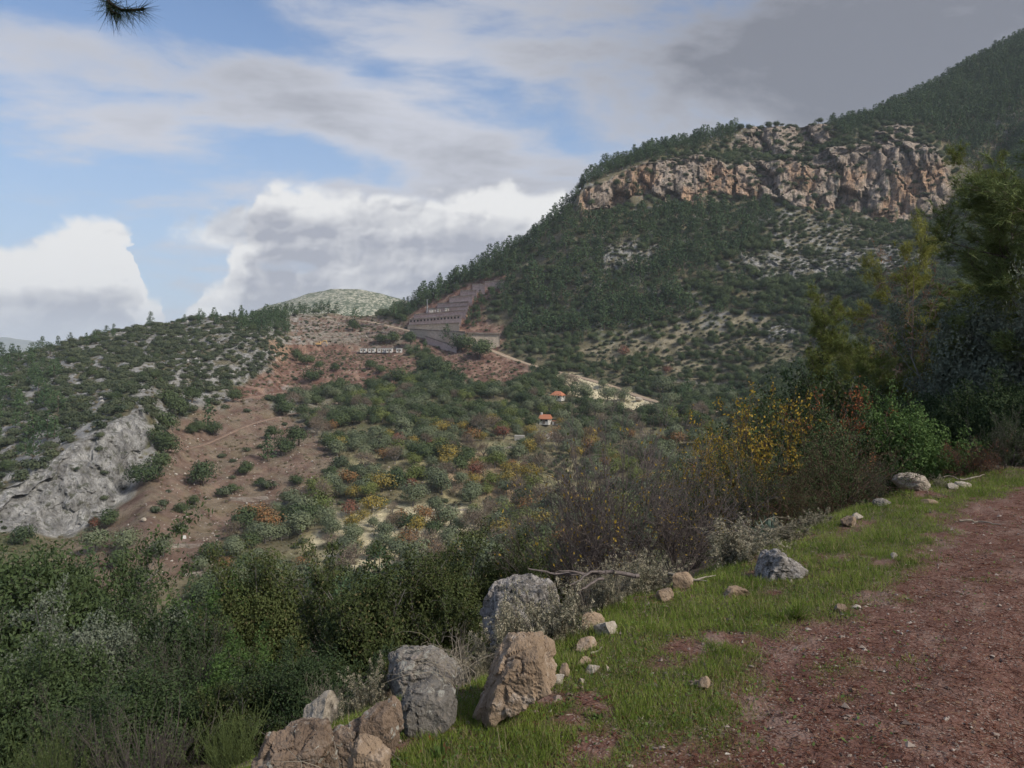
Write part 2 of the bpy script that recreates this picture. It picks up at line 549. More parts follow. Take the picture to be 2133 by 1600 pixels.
L_I = ln((-900, 935, 340), (0, 757, 385), (300, 687, 418), (450, 669, 428), (600, 672, 485), (750, 672, 505), (830, 664, 495), (900, 635, 490), (1000, 580, 488), (1100, 515, 487), (1190, 445, 486),
         (1212, 385, 486), (1270, 365, 491), (1350, 342, 497), (1450, 325, 502), (1550, 345, 504), (1700, 335, 494), (1830, 300, 487), (1930, 310, 486), (1990, 350, 487), (2050, 300, 495), (2133, 200, 520), (2900, -220, 540))
L_J = ln((-900, 933, 350), (0, 755, 392), (300, 685, 422), (450, 666, 432), (600, 664, 495), (750, 664, 520), (830, 652, 505), (900, 624, 493), (1000, 572, 492), (1100, 508, 491), (1190, 438, 490),
         (1214, 383, 492), (1350, 326, 508), (1500, 322, 524), (1600, 330, 528), (1700, 318, 524), (1760, 290, 528), (1850, 268, 528), (1950, 250, 530), (2050, 220, 540), (2133, 150, 560), (2900, -260, 580))
L_K = ln((-900, 930, 360), (-300, 835, 380), (0, 752, 400), (60, 741, 402), (120, 729, 404), (200, 703, 410), (300, 682, 428), (380, 672, 434), (450, 662, 440), (520, 664, 460), (600, 656, 505), (700, 652, 528), (760, 660, 535), (820, 658, 522),
         (850, 636, 505), (900, 613, 500), (1000, 561, 500), (1100, 500, 500), (1193, 430, 500), (1214, 381, 500), (1270, 343, 514), (1400, 302, 534), (1500, 278, 545), (1560, 258, 546), (1620, 252, 546), (1690, 250, 546), (1750, 256, 562), (1830, 238, 585),
         (1900, 203, 605), (2000, 143, 625), (2133, 72, 645), (2900, -330, 690))
LINES = [L_B, L_C, L_D, L_E, L_F, L_G, L_H, L_I, L_J, L_K]
PXC = np.concatenate([np.linspace(-900, -80, 56)[:-1], np.linspace(-80, 2200, 600)[:-1], np.linspace(2200, 2900, 46)])
def gsmooth(a, k, axis=0):
    ker = np.exp(-0.5 * (np.arange(-2 * k, 2 * k + 1) / max(k, 1e-3)) ** 2); ker /= ker.sum()
    a = np.moveaxis(a, axis, 0)
    pad = np.concatenate([np.repeat(a[:1], 2 * k, 0), a, np.repeat(a[-1:], 2 * k, 0)], 0)
    r = sum(ker[i] * pad[i:i + len(a)] for i in range(4 * k + 1))
    return np.moveaxis(r, 0, axis)
pys = [gsmooth(np.interp(PXC, L[:, 0], L[:, 1]), 3 if k < 7 else 2) for k, L in enumerate(LINES)]
dds = [gsmooth(np.interp(PXC, L[:, 0], L[:, 2]), 5) for L in LINES]
# first line under the near ground, last ones behind the ridge
xA = (PXC - CX) / F * 26.0
zA = near_h(xA, np.full_like(xA, 26.0), False) - 1.2
dA = np.full_like(PXC, 26.0)
Zs = [zA] + [EYE + (HY - p) / F * d for p, d in zip(pys, dds)]
Ds = [dA] + dds
Zs += [Zs[-1] - 12, Zs[-1] - 90]; Ds += [Ds[-1] + 40, Ds[-1] + 260]
rows_per = [14, 40, 60, 52, 66, 66, 56, 46, 26, 40, 8, 6]
zz, ddv = [], []
for k in range(len(Zs) - 1):
    t = np.arange(rows_per[k])[:, None] / rows_per[k]
    zz.append(Zs[k] * (1 - t) + Zs[k + 1] * t); ddv.append(Ds[k] * (1 - t) + Ds[k + 1] * t)
zz.append(Zs[-1][None]); ddv.append(Ds[-1][None])
TZ = np.concatenate(zz); TD = np.concatenate(ddv)
NR, NC = TZ.shape
TZ[:-12] = gsmooth(TZ, 3, 0)[:-12]; TD[:-12] = gsmooth(TD, 3, 0)[:-12]
TX = (PXC[None] - CX) / F * TD
TY = TD.copy()
PX0, PY0 = proj(np.stack([TX, TY, TZ], -1))

# zones are described where they lie on the hillsides, with ragged borders
jx = PX0 + 16 * fbm2(TX / 9, TY / 9 + TZ / 5, 3); jy = PY0 + 12 * fbm2(TX / 9 + 40, TY / 9 + TZ / 5, 3)
def zone(*polys, s=1.0):
    r = np.zeros(PX0.shape, bool)
    for p in polys:
        r |= inpoly(PX0 + (jx - PX0) * s, PY0 + (jy - PY0) * s, p)
    return gsmooth(gsmooth(r.astype(float), 1, 0), 1, 1)
left_cliff = [(-60, 1060), (0, 1028), (60, 1000), (150, 930), (220, 890), (300, 850), (308, 900), (280, 1010), (250, 1052), (200, 1092), (150, 1122), (60, 1118), (-60, 1120)]
left_crag = [(345, 790), (400, 745), (440, 705), (520, 690), (575, 700), (598, 730), (585, 765), (540, 790), (460, 800), (370, 802)]
crag_orange = [(562, 705), (600, 715), (600, 748), (575, 770), (560, 740)]
cliff_low = [(1203, 400), (1270, 372), (1350, 338), (1450, 318), (1520, 345), (1600, 335), (1720, 318), (1830, 285), (1930, 292), (1980, 360), (1980, 462), (1850, 466), (1800, 440), (1700, 446), (1620, 416), (1500, 402), (1470, 430), (1380, 432), (1320, 402), (1290, 442), (1213, 456)]
cliff_up = [(1515, 305), (1560, 268), (1600, 255), (1720, 247), (1745, 290), (1720, 318), (1640, 330), (1560, 318)]
cliff_top2 = [(1810, 262), (1900, 262), (1930, 300), (1830, 320)]
patchA = [(1250, 522), (1300, 508), (1368, 520), (1372, 545), (1300, 562), (1290, 578), (1252, 556)]
patchB = [(1540, 535), (1600, 525), (1700, 540), (1800, 520), (1990, 530), (2010, 575), (1830, 572), (1700, 588), (1600, 582), (1548, 565)]
scree = [(1640, 430), (1760, 455), (1980, 470), (2020, 540), (1740, 540), (1620, 520), (1560, 460)]
patchC = [(1590, 690), (1640, 682), (1668, 700), (1640, 714), (1600, 712)]
field_red = [(340, 890), (420, 850), (560, 845), (650, 890), (700, 960), (670, 1010), (570, 1050), (500, 1100), (430, 1170), (250, 1230), (120, 1250), (130, 1150), (230, 1090), (285, 1015), (330, 960)]
excav = [(596, 716), (720, 716), (840, 738), (880, 765), (850, 800), (700, 800), (590, 830), (480, 850), (470, 820), (560, 775)]
around_walls = [(835, 690), (850, 655), (885, 636), (960, 598), (1010, 580), (1062, 574), (1058, 598), (1015, 625), (1000, 650), (1050, 685), (1050, 725), (960, 728)]
roadcut = [(840, 680), (960, 702), (1050, 735), (1110, 762), (1095, 800), (1000, 812), (950, 780), (900, 745), (850, 715)]
terr = [(600, 662), (760, 655), (850, 672), (865, 735), (740, 728), (600, 718)]
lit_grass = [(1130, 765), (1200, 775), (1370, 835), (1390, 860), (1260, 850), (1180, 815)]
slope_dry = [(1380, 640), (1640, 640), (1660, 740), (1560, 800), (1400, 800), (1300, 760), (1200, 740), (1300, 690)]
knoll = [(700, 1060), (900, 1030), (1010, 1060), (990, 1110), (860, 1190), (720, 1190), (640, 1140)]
scarp = [(900, 965), (1010, 945), (1080, 985), (1060, 1040), (960, 1010), (890, 1000)]
M_cliffL, M_crag, M_cragO = zone(left_cliff, s=0.6), zone(left_crag), zone(crag_orange)
M_low, M_up = zone(cliff_low, s=0.8), zone(cliff_up, cliff_top2, s=0.8)
M_patch, M_scree = zone(patchA, patchB, patchC), zone(scree)
M_red, M_exc, M_cut, M_terr = zone(field_red), zone(excav), zone(roadcut, around_walls), zone(terr)
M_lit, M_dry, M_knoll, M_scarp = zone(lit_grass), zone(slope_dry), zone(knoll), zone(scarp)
M_cliff = np.clip(M_low + M_up, 0, 1)
M_rock = np.clip(M_cliff + M_cliffL + M_crag + M_cragO + M_patch + 0.5 * M_scarp, 0, 1)

# relief: terraces, then gullies and knobs, then broken rock faces
seen = smooth(TD, 60, 130)
back = 1 - smooth(np.arange(NR)[:, None] / NR, 0.975, 0.99)
st = 2.6
terrz = np.floor(TZ / st + 0.35 * fbm2(TX / 40, TY / 40, 2)) * st
frac = TZ - terrz
tstep = terrz + st * smooth(frac, st * 0.55, st * 0.95)
valley = smooth(PY0, 760, 800) * (1 - M_red * 0.25) * smooth(PX0, 330, 420) * (1 - M_rock)
TZ = TZ + (tstep - TZ) * np.clip(0.55 * valley + 0.9 * M_terr, 0, 0.9) * seen
TZ = TZ + seen * (2.2 * fbm2(TX / 45, TY / 45, 3) + 0.9 * fbm2(TX / 12, TY / 12, 3)) * back * (1 - 0.5 * smooth(PY0 * 0 + np.arange(NR)[:, None] / NR, 0.9, 0.97))
left_scrub = smooth(760 - PX0, 0, 260) * smooth(1090 - PY0, 0, 60) * (1 - M_red) * (1 - M_exc)
ribs = ridged3(TX / 11, TY / 11, TZ / 4, 4)
TZ = TZ + seen * left_scrub * 1.0 * ribs
rel = ridged3(TX / 14, TY / 14, TZ / 26, 5, 0.58)
blk = fbm3(TX / 5, TY / 5, TZ / 6, 4, 0.55)
colm = fbm3(TX / 26, TY / 26, TZ / 120, 3)
cm = (M_cliff + M_crag + M_cragO + M_patch + M_cliffL) > 0.02
ca, cb, ce, cf = (np.zeros(TX.shape) for _ in range(4))
wx = TX[cm] + 2.0 * fbm3(TX[cm] / 7, TY[cm] / 7, TZ[cm] / 7, 2); wz = TZ[cm] + 2.0 * fbm3(TX[cm] / 7 + 9, TY[cm] / 7, TZ[cm] / 7, 2)
ca[cm], cb[cm] = cells(wx / 15.0, TY[cm] / 40.0, wz / 30.0)
ce[cm], cf[cm] = cells(wx / 4.6, TY[cm] / 18.0, wz / 8.0)
crk = np.clip((1 - np.abs(pn3(TX / 11, TY / 11, TZ / 60)) * 2.6), 0, 1) ** 2
push = M_cliff * (9.0 * (ca - 0.5) + 2.6 * (ce - 0.5) - 2.0 * (1 - smooth(cb, 0.0, 0.10)) - 0.8 * (1 - smooth(cf, 0.0, 0.12)) - 3.0 * crk + 1.4 * blk + 9.0 * colm) + np.clip(M_crag + M_cragO + M_patch, 0, 1) * (2.4 * (ce - 0.5) + 2.0 * (ca - 0.5)) + M_cliffL * (0.9 * fbm3(TX / 2.2, TY / 2.2, TZ / 7, 3) + 1.6 * (ce - 0.5) + 2.0 * (ca - 0.5) - 1.6 * crk) + np.clip(M_patch + M_crag + M_cragO, 0, 1) * (1.2 * rel + 1.0 * blk) + M_cliffL * (1.2 * ridged3(TX / 5, TY / 5, TZ / 22, 4) + 1.0 * blk)
TD2 = TY - push
TX = TX * TD2 / TY
TY = TD2
TZ = TZ + np.clip(M_patch + M_crag + M_scree * 0.6, 0, 1) * 1.2 * ridged3(TX / 6, TY / 6, TZ / 6, 4)
ROADPX = [(700, 664, 0), (760, 668, 0), (820, 681, 0), (880, 695, 0), (950, 712, 0), (1010, 723, 0), (1060, 745, 0), (1120, 766, 0), (1200, 783, 0), (1280, 806, 0), (1360, 838, 0), (1430, 850, 0), (1530, 862, 0), (1680, 876, 0)]

def surf(px, py):
    """first terrain point seen at photo pixel px, py (looking past all plants)"""
    c = int(np.argmin(np.abs(PXC - px)))
    qx, qy = proj(np.stack([TX[:, c], TY[:, c], TZ[:, c]], -1))
    k = np.nonzero((qy[1:] <= py) & (TY[1:, c] > 60))[0]
    i = k[0] + 1 if len(k) else int(np.argmin(np.abs(qy - py)))
    y0, y1 = qy[i - 1], qy[i]
    t = 0.5 if abs(y0 - y1) < 1e-6 else float(np.clip((y0 - py) / (y0 - y1), 0, 1))
    a = np.array([TX[i - 1, c], TY[i - 1, c], TZ[i - 1, c]]); b = np.array([TX[i, c], TY[i, c], TZ[i, c]])
    p = a * (1 - t) + b * t
    p[0] = (px - CX) / F * p[1]
    return p

def polyline(pts, step):
    pts = np.asarray(pts, float)
    seg = np.linalg.norm(np.diff(pts, axis=0), axis=1)
    s = np.concatenate([[0], np.cumsum(seg)])
    n = max(2, int(s[-1] / step))
    q = np.linspace(0, s[-1], n)
    return np.stack([np.interp(q, s, pts[:, k]) for k in range(pts.shape[1])], 1)

def flatten(pts, half, blend, drop):
    """bench the terrain under a track"""
    global TZ
    near = np.full(TX.shape, 1e9); zt = np.zeros(TX.shape)
    lo, hi = pts.min(0) - half - blend, pts.max(0) + half + blend
    m = (TX > lo[0]) & (TX < hi[0]) & (TY > lo[1]) & (TY < hi[1])
    x, y = TX[m], TY[m]
    bd = np.full(x.shape, 1e9); bz = np.zeros(x.shape)
    for p in pts:
        d = np.hypot(x - p[0], y - p[1]); k = d < bd
        bd = np.where(k, d, bd); bz = np.where(k, p[2], bz)
    f = 1 - smooth(bd, half, half + blend)
    z = TZ[m]; TZ[m] = z * (1 - f) + (bz - drop) * f

def strip(name, pts, half, mat, lift=0.0, crown=0.12, edge=0.5):
    pts = np.asarray(pts)
    t = np.gradient(pts[:, :2], axis=0); t /= np.linalg.norm(t, axis=1, keepdims=True) + 1e-9
    nrm_ = np.stack([-t[:, 1], t[:, 0]], 1)
    offs = np.array([-1.0, -0.96, -0.6, -0.2, 0.2, 0.6, 0.96, 1.0])
    zz_ = np.array([-edge, 0, crown * 0.6, crown, crown, crown * 0.6, 0, -edge])
    wob = 1 + 0.12 * fbm2(np.arange(len(pts)) / 6.0, np.zeros(len(pts)) + half, 2)
    V = []
    for o, dz_ in zip(offs, zz_):
        V.append(np.concatenate([pts[:, :2] + nrm_ * (o * half * wob)[:, None], (pts[:, 2] + lift + dz_)[:, None]], 1))
    V = np.stack(V, 1).reshape(-1, 3)
    return link(name, mesh_np(name, V, grid_faces(len(pts), len(offs)), mat, True))

road_pts = polyline([surf(a, b) for a, b, _ in ROADPX], 2.0)
road_pts[:, 2] = gsmooth(road_pts[:, 2], 6); road_pts[:, 1] = gsmooth(road_pts[:, 1], 5); road_pts[:, 0] = gsmooth(road_pts[:, 0], 3)
flatten(road_pts, 3.2, 4.5, 0.25)
# working platform in the excavation and the bench of the white cabins
plat = polyline([surf(606, 724), surf(660, 721), surf(725, 724)], 2.0); plat[:, 2] = plat[:, 2].mean() + 1.0
flatten(plat, 5.0, 3.0, 0.0)
cab = polyline([surf(745, 733), surf(800, 733), surf(845, 731)], 2.0); cab[:, 2] = cab[:, 2].mean()
flatten(cab, 4.0, 3.0, 0.0)
track_pts = polyline([surf(a, b) for a, b in ((350, 940), (415, 930), (450, 918), (480, 900), (530, 878), (590, 868), (650, 852), (700, 838))], 2.0)
track_pts[:, 2] = gsmooth(track_pts[:, 2], 4)
flatten(track_pts, 1.6, 2.0, 0.2)
track2_pts = polyline([surf(a, b) for a, b in ((470, 838), (530, 826), (600, 815), (640, 806))], 2.0)
flatten(track2_pts, 1.4, 2.0, 0.2)

# colours of soil and stone, with sunlight painted on knoll and roadside grass
def C3(r, g, b): return np.array([r, g, b], float)
n_a = fbm2(TX / 18, TY / 18, 4); n_b = fbm2(TX / 5 + 50, TY / 5, 4); n_c = fbm3(TX / 3, TY / 3, TZ / 3, 3)
def lerp(a, b, f): return a + (b - a) * np.clip(f, 0, 1)[..., None]
colr = lerp(C3(.105, .098, .060), C3(.175, .150, .100), 0.5 + 0.9 * n_b) * np.ones(TX.shape + (1,))
colr = lerp(colr, C3(.085, .105, .048), smooth(n_a, -0.05, 0.4) * 0.6)
stone = lerp(C3(.185, .183, .18), C3(.355, .35, .34), 0.35 + 0.3 * ca + 0.8 * n_c)
stone = lerp(stone, C3(.15, .145, .14), smooth(fbm3(TX / 2.5, TY / 2.5, TZ / 16, 4), 0.15, 0.5) * 0.75)
orange = lerp(C3(.30, .20, .14), C3(.42, .275, .18), 0.5 + n_b)
oz = smooth(fbm3(TX / 22, TY / 22, TZ / 30, 3), -0.35, 0.10) * M_low * smooth(PY0, 325, 365)
cliffc = lerp(lerp(C3(.185, .15, .127), C3(.34, .28, .235), 0.15 + 0.5 * ca + 0.4 * ce + 0.4 * n_c), orange, oz * 0.9)
cliffc = lerp(cliffc, C3(.14, .125, .115), smooth(fbm3(TX / 3, TY / 3, TZ / 24, 4), 0.12, 0.45) * 0.7)
redc = lerp(C3(.120, .078, .062), C3(.205, .148, .116), 0.45 + 0.9 * n_b)
redc = lerp(redc, C3(.165, .135, .085), smooth(n_a, 0.1, 0.45) * 0.7)
vopen = smooth(PY0, 880, 940) * smooth(PX0, 560, 680) * (1 - M_red)
colr = lerp(colr, C3(.30, .265, .155), vopen * smooth(n_b + 0.4 * n_a, -0.15, 0.3) * 0.8)
colr = lerp(colr, C3(.27, .235, .165), M_dry * smooth(n_b, -0.25, 0.25) * 0.85)
redc = lerp(redc, C3(.185, .150, .110), smooth(fbm2(TX / 7 + 70, TY / 7, 4), -0.1, 0.3) * 0.8)
colr = lerp(colr, redc, M_red)
colr = lerp(colr, lerp(C3(.135, .078, .062), C3(.255, .172, .132), smooth(n_b, -0.1, 0.4)), np.clip(M_exc + M_cut, 0, 1))
colr = lerp(colr, lerp(C3(.145, .095, .075), C3(.225, .19, .155), smooth(n_c, -0.1, 0.3)), M_terr)
colr = lerp(colr, C3(.54, .48, .33), M_lit * smooth(n_b, -0.55, 0.0))  # pale roadside grass, with a patch of sun painted into its colour
colr = lerp(colr, C3(.52, .46, .31), M_knoll * smooth(n_b, -0.40, 0.05) * 0.95)  # pale knoll ground, brightened to paint sunlight falling through a cloud gap
colr = lerp(colr, C3(.40, .29, .19), M_scarp * 0.8)
gz = np.gradient(TZ, axis=0) / (np.abs(np.gradient(TY, axis=0)) + 0.05)
steep = smooth(gz, 0.55, 1.1)
colr = lerp(colr, stone, steep * valley * 0.75)                       # dry-stone risers of the terraces
colr = lerp(colr, stone, left_scrub * smooth(ribs + 0.5 * n_b, 0.38, 0.64))
mount = smooth(PX0, 1050, 1250) * smooth(760 - PY0, 0, 120)
colr = lerp(colr, stone * 0.85, mount * smooth(ridged3(TX / 9, TY / 9, TZ / 5, 4) + 0.3 * n_a, 0.60, 0.85))
colr = lerp(colr, stone, M_scree * smooth(n_c + 0.5 * n_b, 0.0, 0.35) * 0.85)
colr = lerp(colr, stone, np.clip(M_cliffL + 0.6 * M_crag * smooth(n_a, -0.3, 0.2) + 0.8 * M_patch, 0, 1) * smooth(n_b + 0.6 * n_c, -0.30, 0.1))
colr = lerp(colr, stone, M_cliffL * smooth(n_b + 0.6 * n_c, -0.9, -0.55))
colr = lerp(colr, orange, M_cragO * 0.8)
colr = lerp(colr, cliffc, M_cliff * smooth(n_b + 0.6 * n_c, -0.62, -0.3))

m, n = material('hillside')
geo = n.new('ShaderNodeNewGeometry').outputs['Position']
fn = n.noise(geo, 0.9, 6, 0.65); fn2 = n.noise(geo, 0.18, 4, 0.6)
rkm = n.attr('rock'); stk = n.noise(n.vscale(geo, (0.75, 0.75, 0.15)), 1.0, 6, 0.72, 0.3); pit = n.noise(geo, 0.55, 5, 0.7)
base = n.attr('base', 'Color')
k = n.math('MULTIPLY_ADD', n.sub(fn, 0.5), 1.3, 1.0)
k = n.mul(k, n.math('MULTIPLY_ADD', n.sub(fn2, 0.5), 0.5, 1.0))
k = n.mul(k, n.add(1.0, n.mul(rkm, n.math('MULTIPLY_ADD', n.sub(stk, 0.5), 3.0, -0.05))))
c = n.mix(1.0, base, n.xyz(k, k, k), 'MULTIPLY')
c = n.mix(n.mul(rkm, n.mul(n.sstep(pit, 0.56, 0.61), 0.75)), c, (.075, .08, .055))
MAT['hill'] = finish(m, n, c, 0.95, 0.1, bump=n.add(n.noise(geo, 0.55, 7, 0.7), n.mul(rkm, stk)), bstr=0.9, bdist=0.9)
Vt = np.stack([TX, TY, TZ], -1).reshape(-1, 3)
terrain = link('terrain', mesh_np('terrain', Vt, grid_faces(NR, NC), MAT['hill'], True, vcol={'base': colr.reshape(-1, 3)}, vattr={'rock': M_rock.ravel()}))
rk = (M_rock > 0.25)
terrain.data.polygons.foreach_set('use_smooth', ~(rk[:-1, :-1] | rk[1:, 1:]).ravel())
tag(terrain, kind='structure')
terrain['label'] = 'valley floor, terraced hillsides and limestone mountain across from the road'
_f = grid_faces(NR, NC)
BVH = BVHTree.FromPolygons(Vt.tolist(), _f.tolist())

def gz_at(x, y):
    h = BVH.ray_cast(Vector((x, y, 900)), Vector((0, 0, -1)))
    return h[0].z if h[0] is not None else None

m, n = material('earth_road')
geo = n.new('ShaderNodeNewGeometry').outputs['Position']
fn = n.noise(geo, 0.7, 6, 0.65)
MAT['road'] = finish(m, n, n.mix(n.sstep(fn, 0.3, 0.7), (.25, .185, .14), (.37, .30, .225)), 0.95, 0.1, bump=fn, bstr=0.5, bdist=0.3)
r_ = strip('dirt_road', road_pts, 2.3, MAT['road'], 0.05)
tag(r_, 'pale dirt road climbing across the hillside to the retaining walls', kind='structure')
m, n = material('red_track')
geo = n.new('ShaderNodeNewGeometry').outputs['Position']
fn = n.noise(geo, 0.8, 6, 0.65)
MAT['track'] = finish(m, n, n.mix(n.sstep(fn, 0.3, 0.7), (.165, .110, .085), (.25, .185, .145)), 0.95, 0.1, bump=fn, bstr=0.5, bdist=0.3)
r_ = strip('track', track_pts, 0.9, MAT['track'], -0.05)
tag(r_, 'pale earth track winding through the red field', kind='structure')
r_ = strip('footpath', track2_pts, 0.8, MAT['track'], -0.05)
tag(r_, 'narrow pale path below the excavated bank', kind='structure')

# ------------------------------------------------------------------ far hills
def far_hill(name, prof, d, depth, foot, c0, c1, sc, label, rows=40):
    pr = np.array(prof, float)
    px = np.linspace(pr[0, 0], pr[-1, 0], 260)
    py = gsmooth(np.interp(px, pr[:, 0], pr[:, 1]), 4)
    ztop = EYE + (HY - py) / F * d
    V = []
    for r in range(rows + 12):
        t = r / rows
        if t <= 1:
            dd = d - depth * (1 - t); z = foot + (ztop - foot) * (t ** 0.8)
        else:
            dd = d + depth * (t - 1); z = ztop - (ztop - foot) * (t - 1) * 1.2
        x = (px - CX) / F * d
        z = z + (d / 90.0) * fbm2(x / (d / 9), np.full_like(x, dd / (d / 9)), 4) * (1 - t if t < 1 else 0) + (d / 900.0) * fbm2(x / (d / 60), np.full_like(x, dd / (d / 60)), 4)
        V.append(np.stack([x, np.full_like(x, dd), z], 1))
    m, n = material(name)
    geo = n.new('ShaderNodeNewGeometry').outputs['Position']
    a = n.noise(geo, sc, 5, 0.7); b = n.noise(geo, sc * 0.12, 3, 0.5)
    f = n.math('ADD', n.sstep(a, 0.40, 0.54), n.mul(n.sub(b, 0.5), 1.6), clamp=True)
    mm = finish(m, n, n.mix(f, c0, c1), 1.0, 0.0, bump=a, bstr=0.8, bdist=1.0 / sc * 0.15)
    o = link(name, mesh_np(name, np.concatenate(V), grid_faces(rows + 12, len(px)), mm, True))
    tag(o, label, kind='structure')
    return o

far_hill('hill', [(430, 700), (500, 668), (545, 640), (600, 626), (640, 612), (690, 602), (740, 602), (785, 609), (830, 622), (900, 642), (1000, 690)], 1700, 420, -30,
         (.42, .40, .32), (.065, .088, .048), 0.14, 'rounded far hill speckled with scrub behind the saddle', 60)
far_hill('mountain', [(-2400, 720), (-1500, 690), (-700, 705), (-300, 690), (-60, 698), (0, 700), (50, 707), (100, 715), (170, 724), (260, 735), (500, 738), (900, 735)], 7000, 1800, -160,
         (.10, .12, .10), (.16, .17, .14), 0.01, 'low blue mountain on the horizon beyond the left hill')
m, n = material('plain')
geo = n.new('ShaderNodeNewGeometry').outputs['Position']
MAT['plain'] = finish(m, n, n.mix(n.noise(geo, 0.004, 5, 0.6), (.10, .11, .06), (.20, .19, .13)), 1.0, 0.0)
sx = 14000
gr = link('ground', mesh_np('ground', [(-sx, -2000, -165), (sx, -2000, -165), (sx, sx, -165), (-sx, sx, -165)], np.array([[0, 1, 2, 3]]), MAT['plain']))
tag(gr, 'low plain reaching to the horizon below the hills', kind='structure')

# ------------------------------------------------------------------ plants: shared builders
def unit(v): return v / (np.linalg.norm(v, axis=-1, keepdims=True) + 1e-9)

def leaves(Pt, L, W, out=None, out_bias=0.6, R=rng, fold=0.0):
    """one diamond leaf (quad) at each point; L, W arrays or numbers; returns V, F"""
    n = len(Pt)
    nrm_ = unit(R.normal(size=(n, 3)))
    if out is not None:
        nrm_ = unit(nrm_ * (1 - out_bias) + out * out_bias)
    a = unit(np.cross(nrm_, unit(R.normal(size=(n, 3)))))
    b = np.cross(nrm_, a)
    L = np.broadcast_to(L, n)[:, None]; W = np.broadcast_to(W, n)[:, None]
    V = np.stack([Pt - a * L / 2, Pt + b * W / 2 + nrm_ * fold * W, Pt + a * L / 2, Pt - b * W / 2 + nrm_ * fold * W], 1).reshape(-1, 3)
    Fq = np.arange(n * 4).reshape(n, 4)
    return V, Fq

def blades(Pt, dirv, L, W, R=rng):
    """thin triangles from each point along dirv: needles, grass"""
    n = len(Pt)
    L = np.broadcast_to(L, n)[:, None]; W = np.broadcast_to(W, n)[:, None]
    side = unit(np.cross(dirv, unit(R.normal(size=(n, 3)))))
    V = np.stack([Pt - side * W / 2, Pt + side * W / 2, Pt + dirv * L], 1).reshape(-1, 3)
    return V, np.arange(n * 3).reshape(n, 3)

def tubes(segs, k=4):
    """segs: list of (p0, r0, p1, r1) -> tapered prisms"""
    if not len(segs):
        return np.zeros((0, 3)), np.zeros((0, 4), int)
    p0 = np.array([s[0] for s in segs]); p1 = np.array([s[2] for s in segs])
    r0 = np.array([s[1] for s in segs])[:, None]; r1 = np.array([s[3] for s in segs])[:, None]
    d = unit(p1 - p0)
    ref = np.where(np.abs(d[:, 2:3]) > 0.9, np.array([[1.0, 0, 0]]), np.array([[0, 0, 1.0]]))
    a = unit(np.cross(d, ref)); b = np.cross(d, a)
    V = []
    for j in range(k):
        t = 2 * math.pi * j / k
        o = a * math.cos(t) + b * math.sin(t)
        V.append(p0 + o * r0); V.append(p1 + o * r1)
    V = np.stack(V, 1)
    base = np.arange(len(segs))[:, None] * (2 * k)
    Fq = np.concatenate([base + np.array([[2 * j, 2 * ((j + 1) % k), 2 * ((j + 1) % k) + 1, 2 * j + 1]]) for j in range(k)])
    return V.reshape(-1, 3), Fq

def join(parts):
    """parts: list of (V, F quads or tris, material index) -> V, [F...], midx in matching order"""
    Vs, q, t, mq, mt, off = [], [], [], [], [], 0
    for V, Fc, mi in parts:
        if not len(V):
            continue
        Vs.append(V)
        if Fc.shape[1] == 4:
            q.append(Fc + off); mq.append(np.full(len(Fc), mi))
        else:
            t.append(Fc + off); mt.append(np.full(len(Fc), mi))
        off += len(V)
    Fs, mi = [], []
    if q: Fs.append(np.concatenate(q)); mi.append(np.concatenate(mq))
    if t: Fs.append(np.concatenate(t)); mi.append(np.concatenate(mt))
    return np.concatenate(Vs), Fs, np.concatenate(mi)

def lobes_crown(R, n_lobe, rad, squash, nleaf, base, lob=(0.35, 0.6), inner=0.3, low=-0.35):
    """points through a crown made of many uneven lobes; returns points and outward directions"""
    ang = R.uniform(0, 2 * np.pi, n_lobe); el_ = R.uniform(low, 1.0, n_lobe)
    rr = rad * R.uniform(0.35, 0.75, n_lobe)
    cen = np.stack([np.cos(ang) * np.sqrt(np.clip(1 - el_ ** 2, 0.05, 1)) * rr, np.sin(ang) * np.sqrt(np.clip(1 - el_ ** 2, 0.05, 1)) * rr, el_ * rr * squash], 1)
    lr = rad * R.uniform(lob[0], lob[1], n_lobe)
    k = R.choice(n_lobe, nleaf, p=lr ** 2 / (lr ** 2).sum())
    dirs = unit(R.normal(size=(nleaf, 3)))
    rad_f = np.where(R.random(nleaf) < inner, R.uniform(0.3, 0.9, nleaf), R.uniform(0.85, 1.08, nleaf))
    Pt = cen[k] + dirs * (lr[k] * rad_f)[:, None] * np.array([1, 1, squash])
    Pt[:, 2] += base
    out = unit(Pt - np.array([0, 0, base - rad * 0.4]))
    return Pt, unit(out * 0.5 + dirs * 0.5)

def far_round(R, h, nleaf, ls):
    rad = h * 0.5
    Pt, out = lobes_crown(R, 16, rad * 1.15, 0.78, nleaf, h * 0.46)
    keep = Pt[:, 2] > h * 0.02
    Pt, out = Pt[keep], out[keep]
    V, Fq = leaves(Pt, ls * R.uniform(0.7, 1.5, len(Pt)), ls * R.uniform(0.6, 1.0, len(Pt)), out, 0.72, R)
    segs = [((0, 0, -0.6), h * 0.045, (0.02 * h, 0, h * 0.3), h * 0.035)]
    for a in R.uniform(0, 6.28, 4):
        segs.append(((0.02 * h, 0, h * 0.28), h * 0.025, (math.cos(a) * h * 0.22, math.sin(a) * h * 0.22, h * 0.55), h * 0.012))
    return (V, Fq, 0), (*tubes(segs, 4), 1)

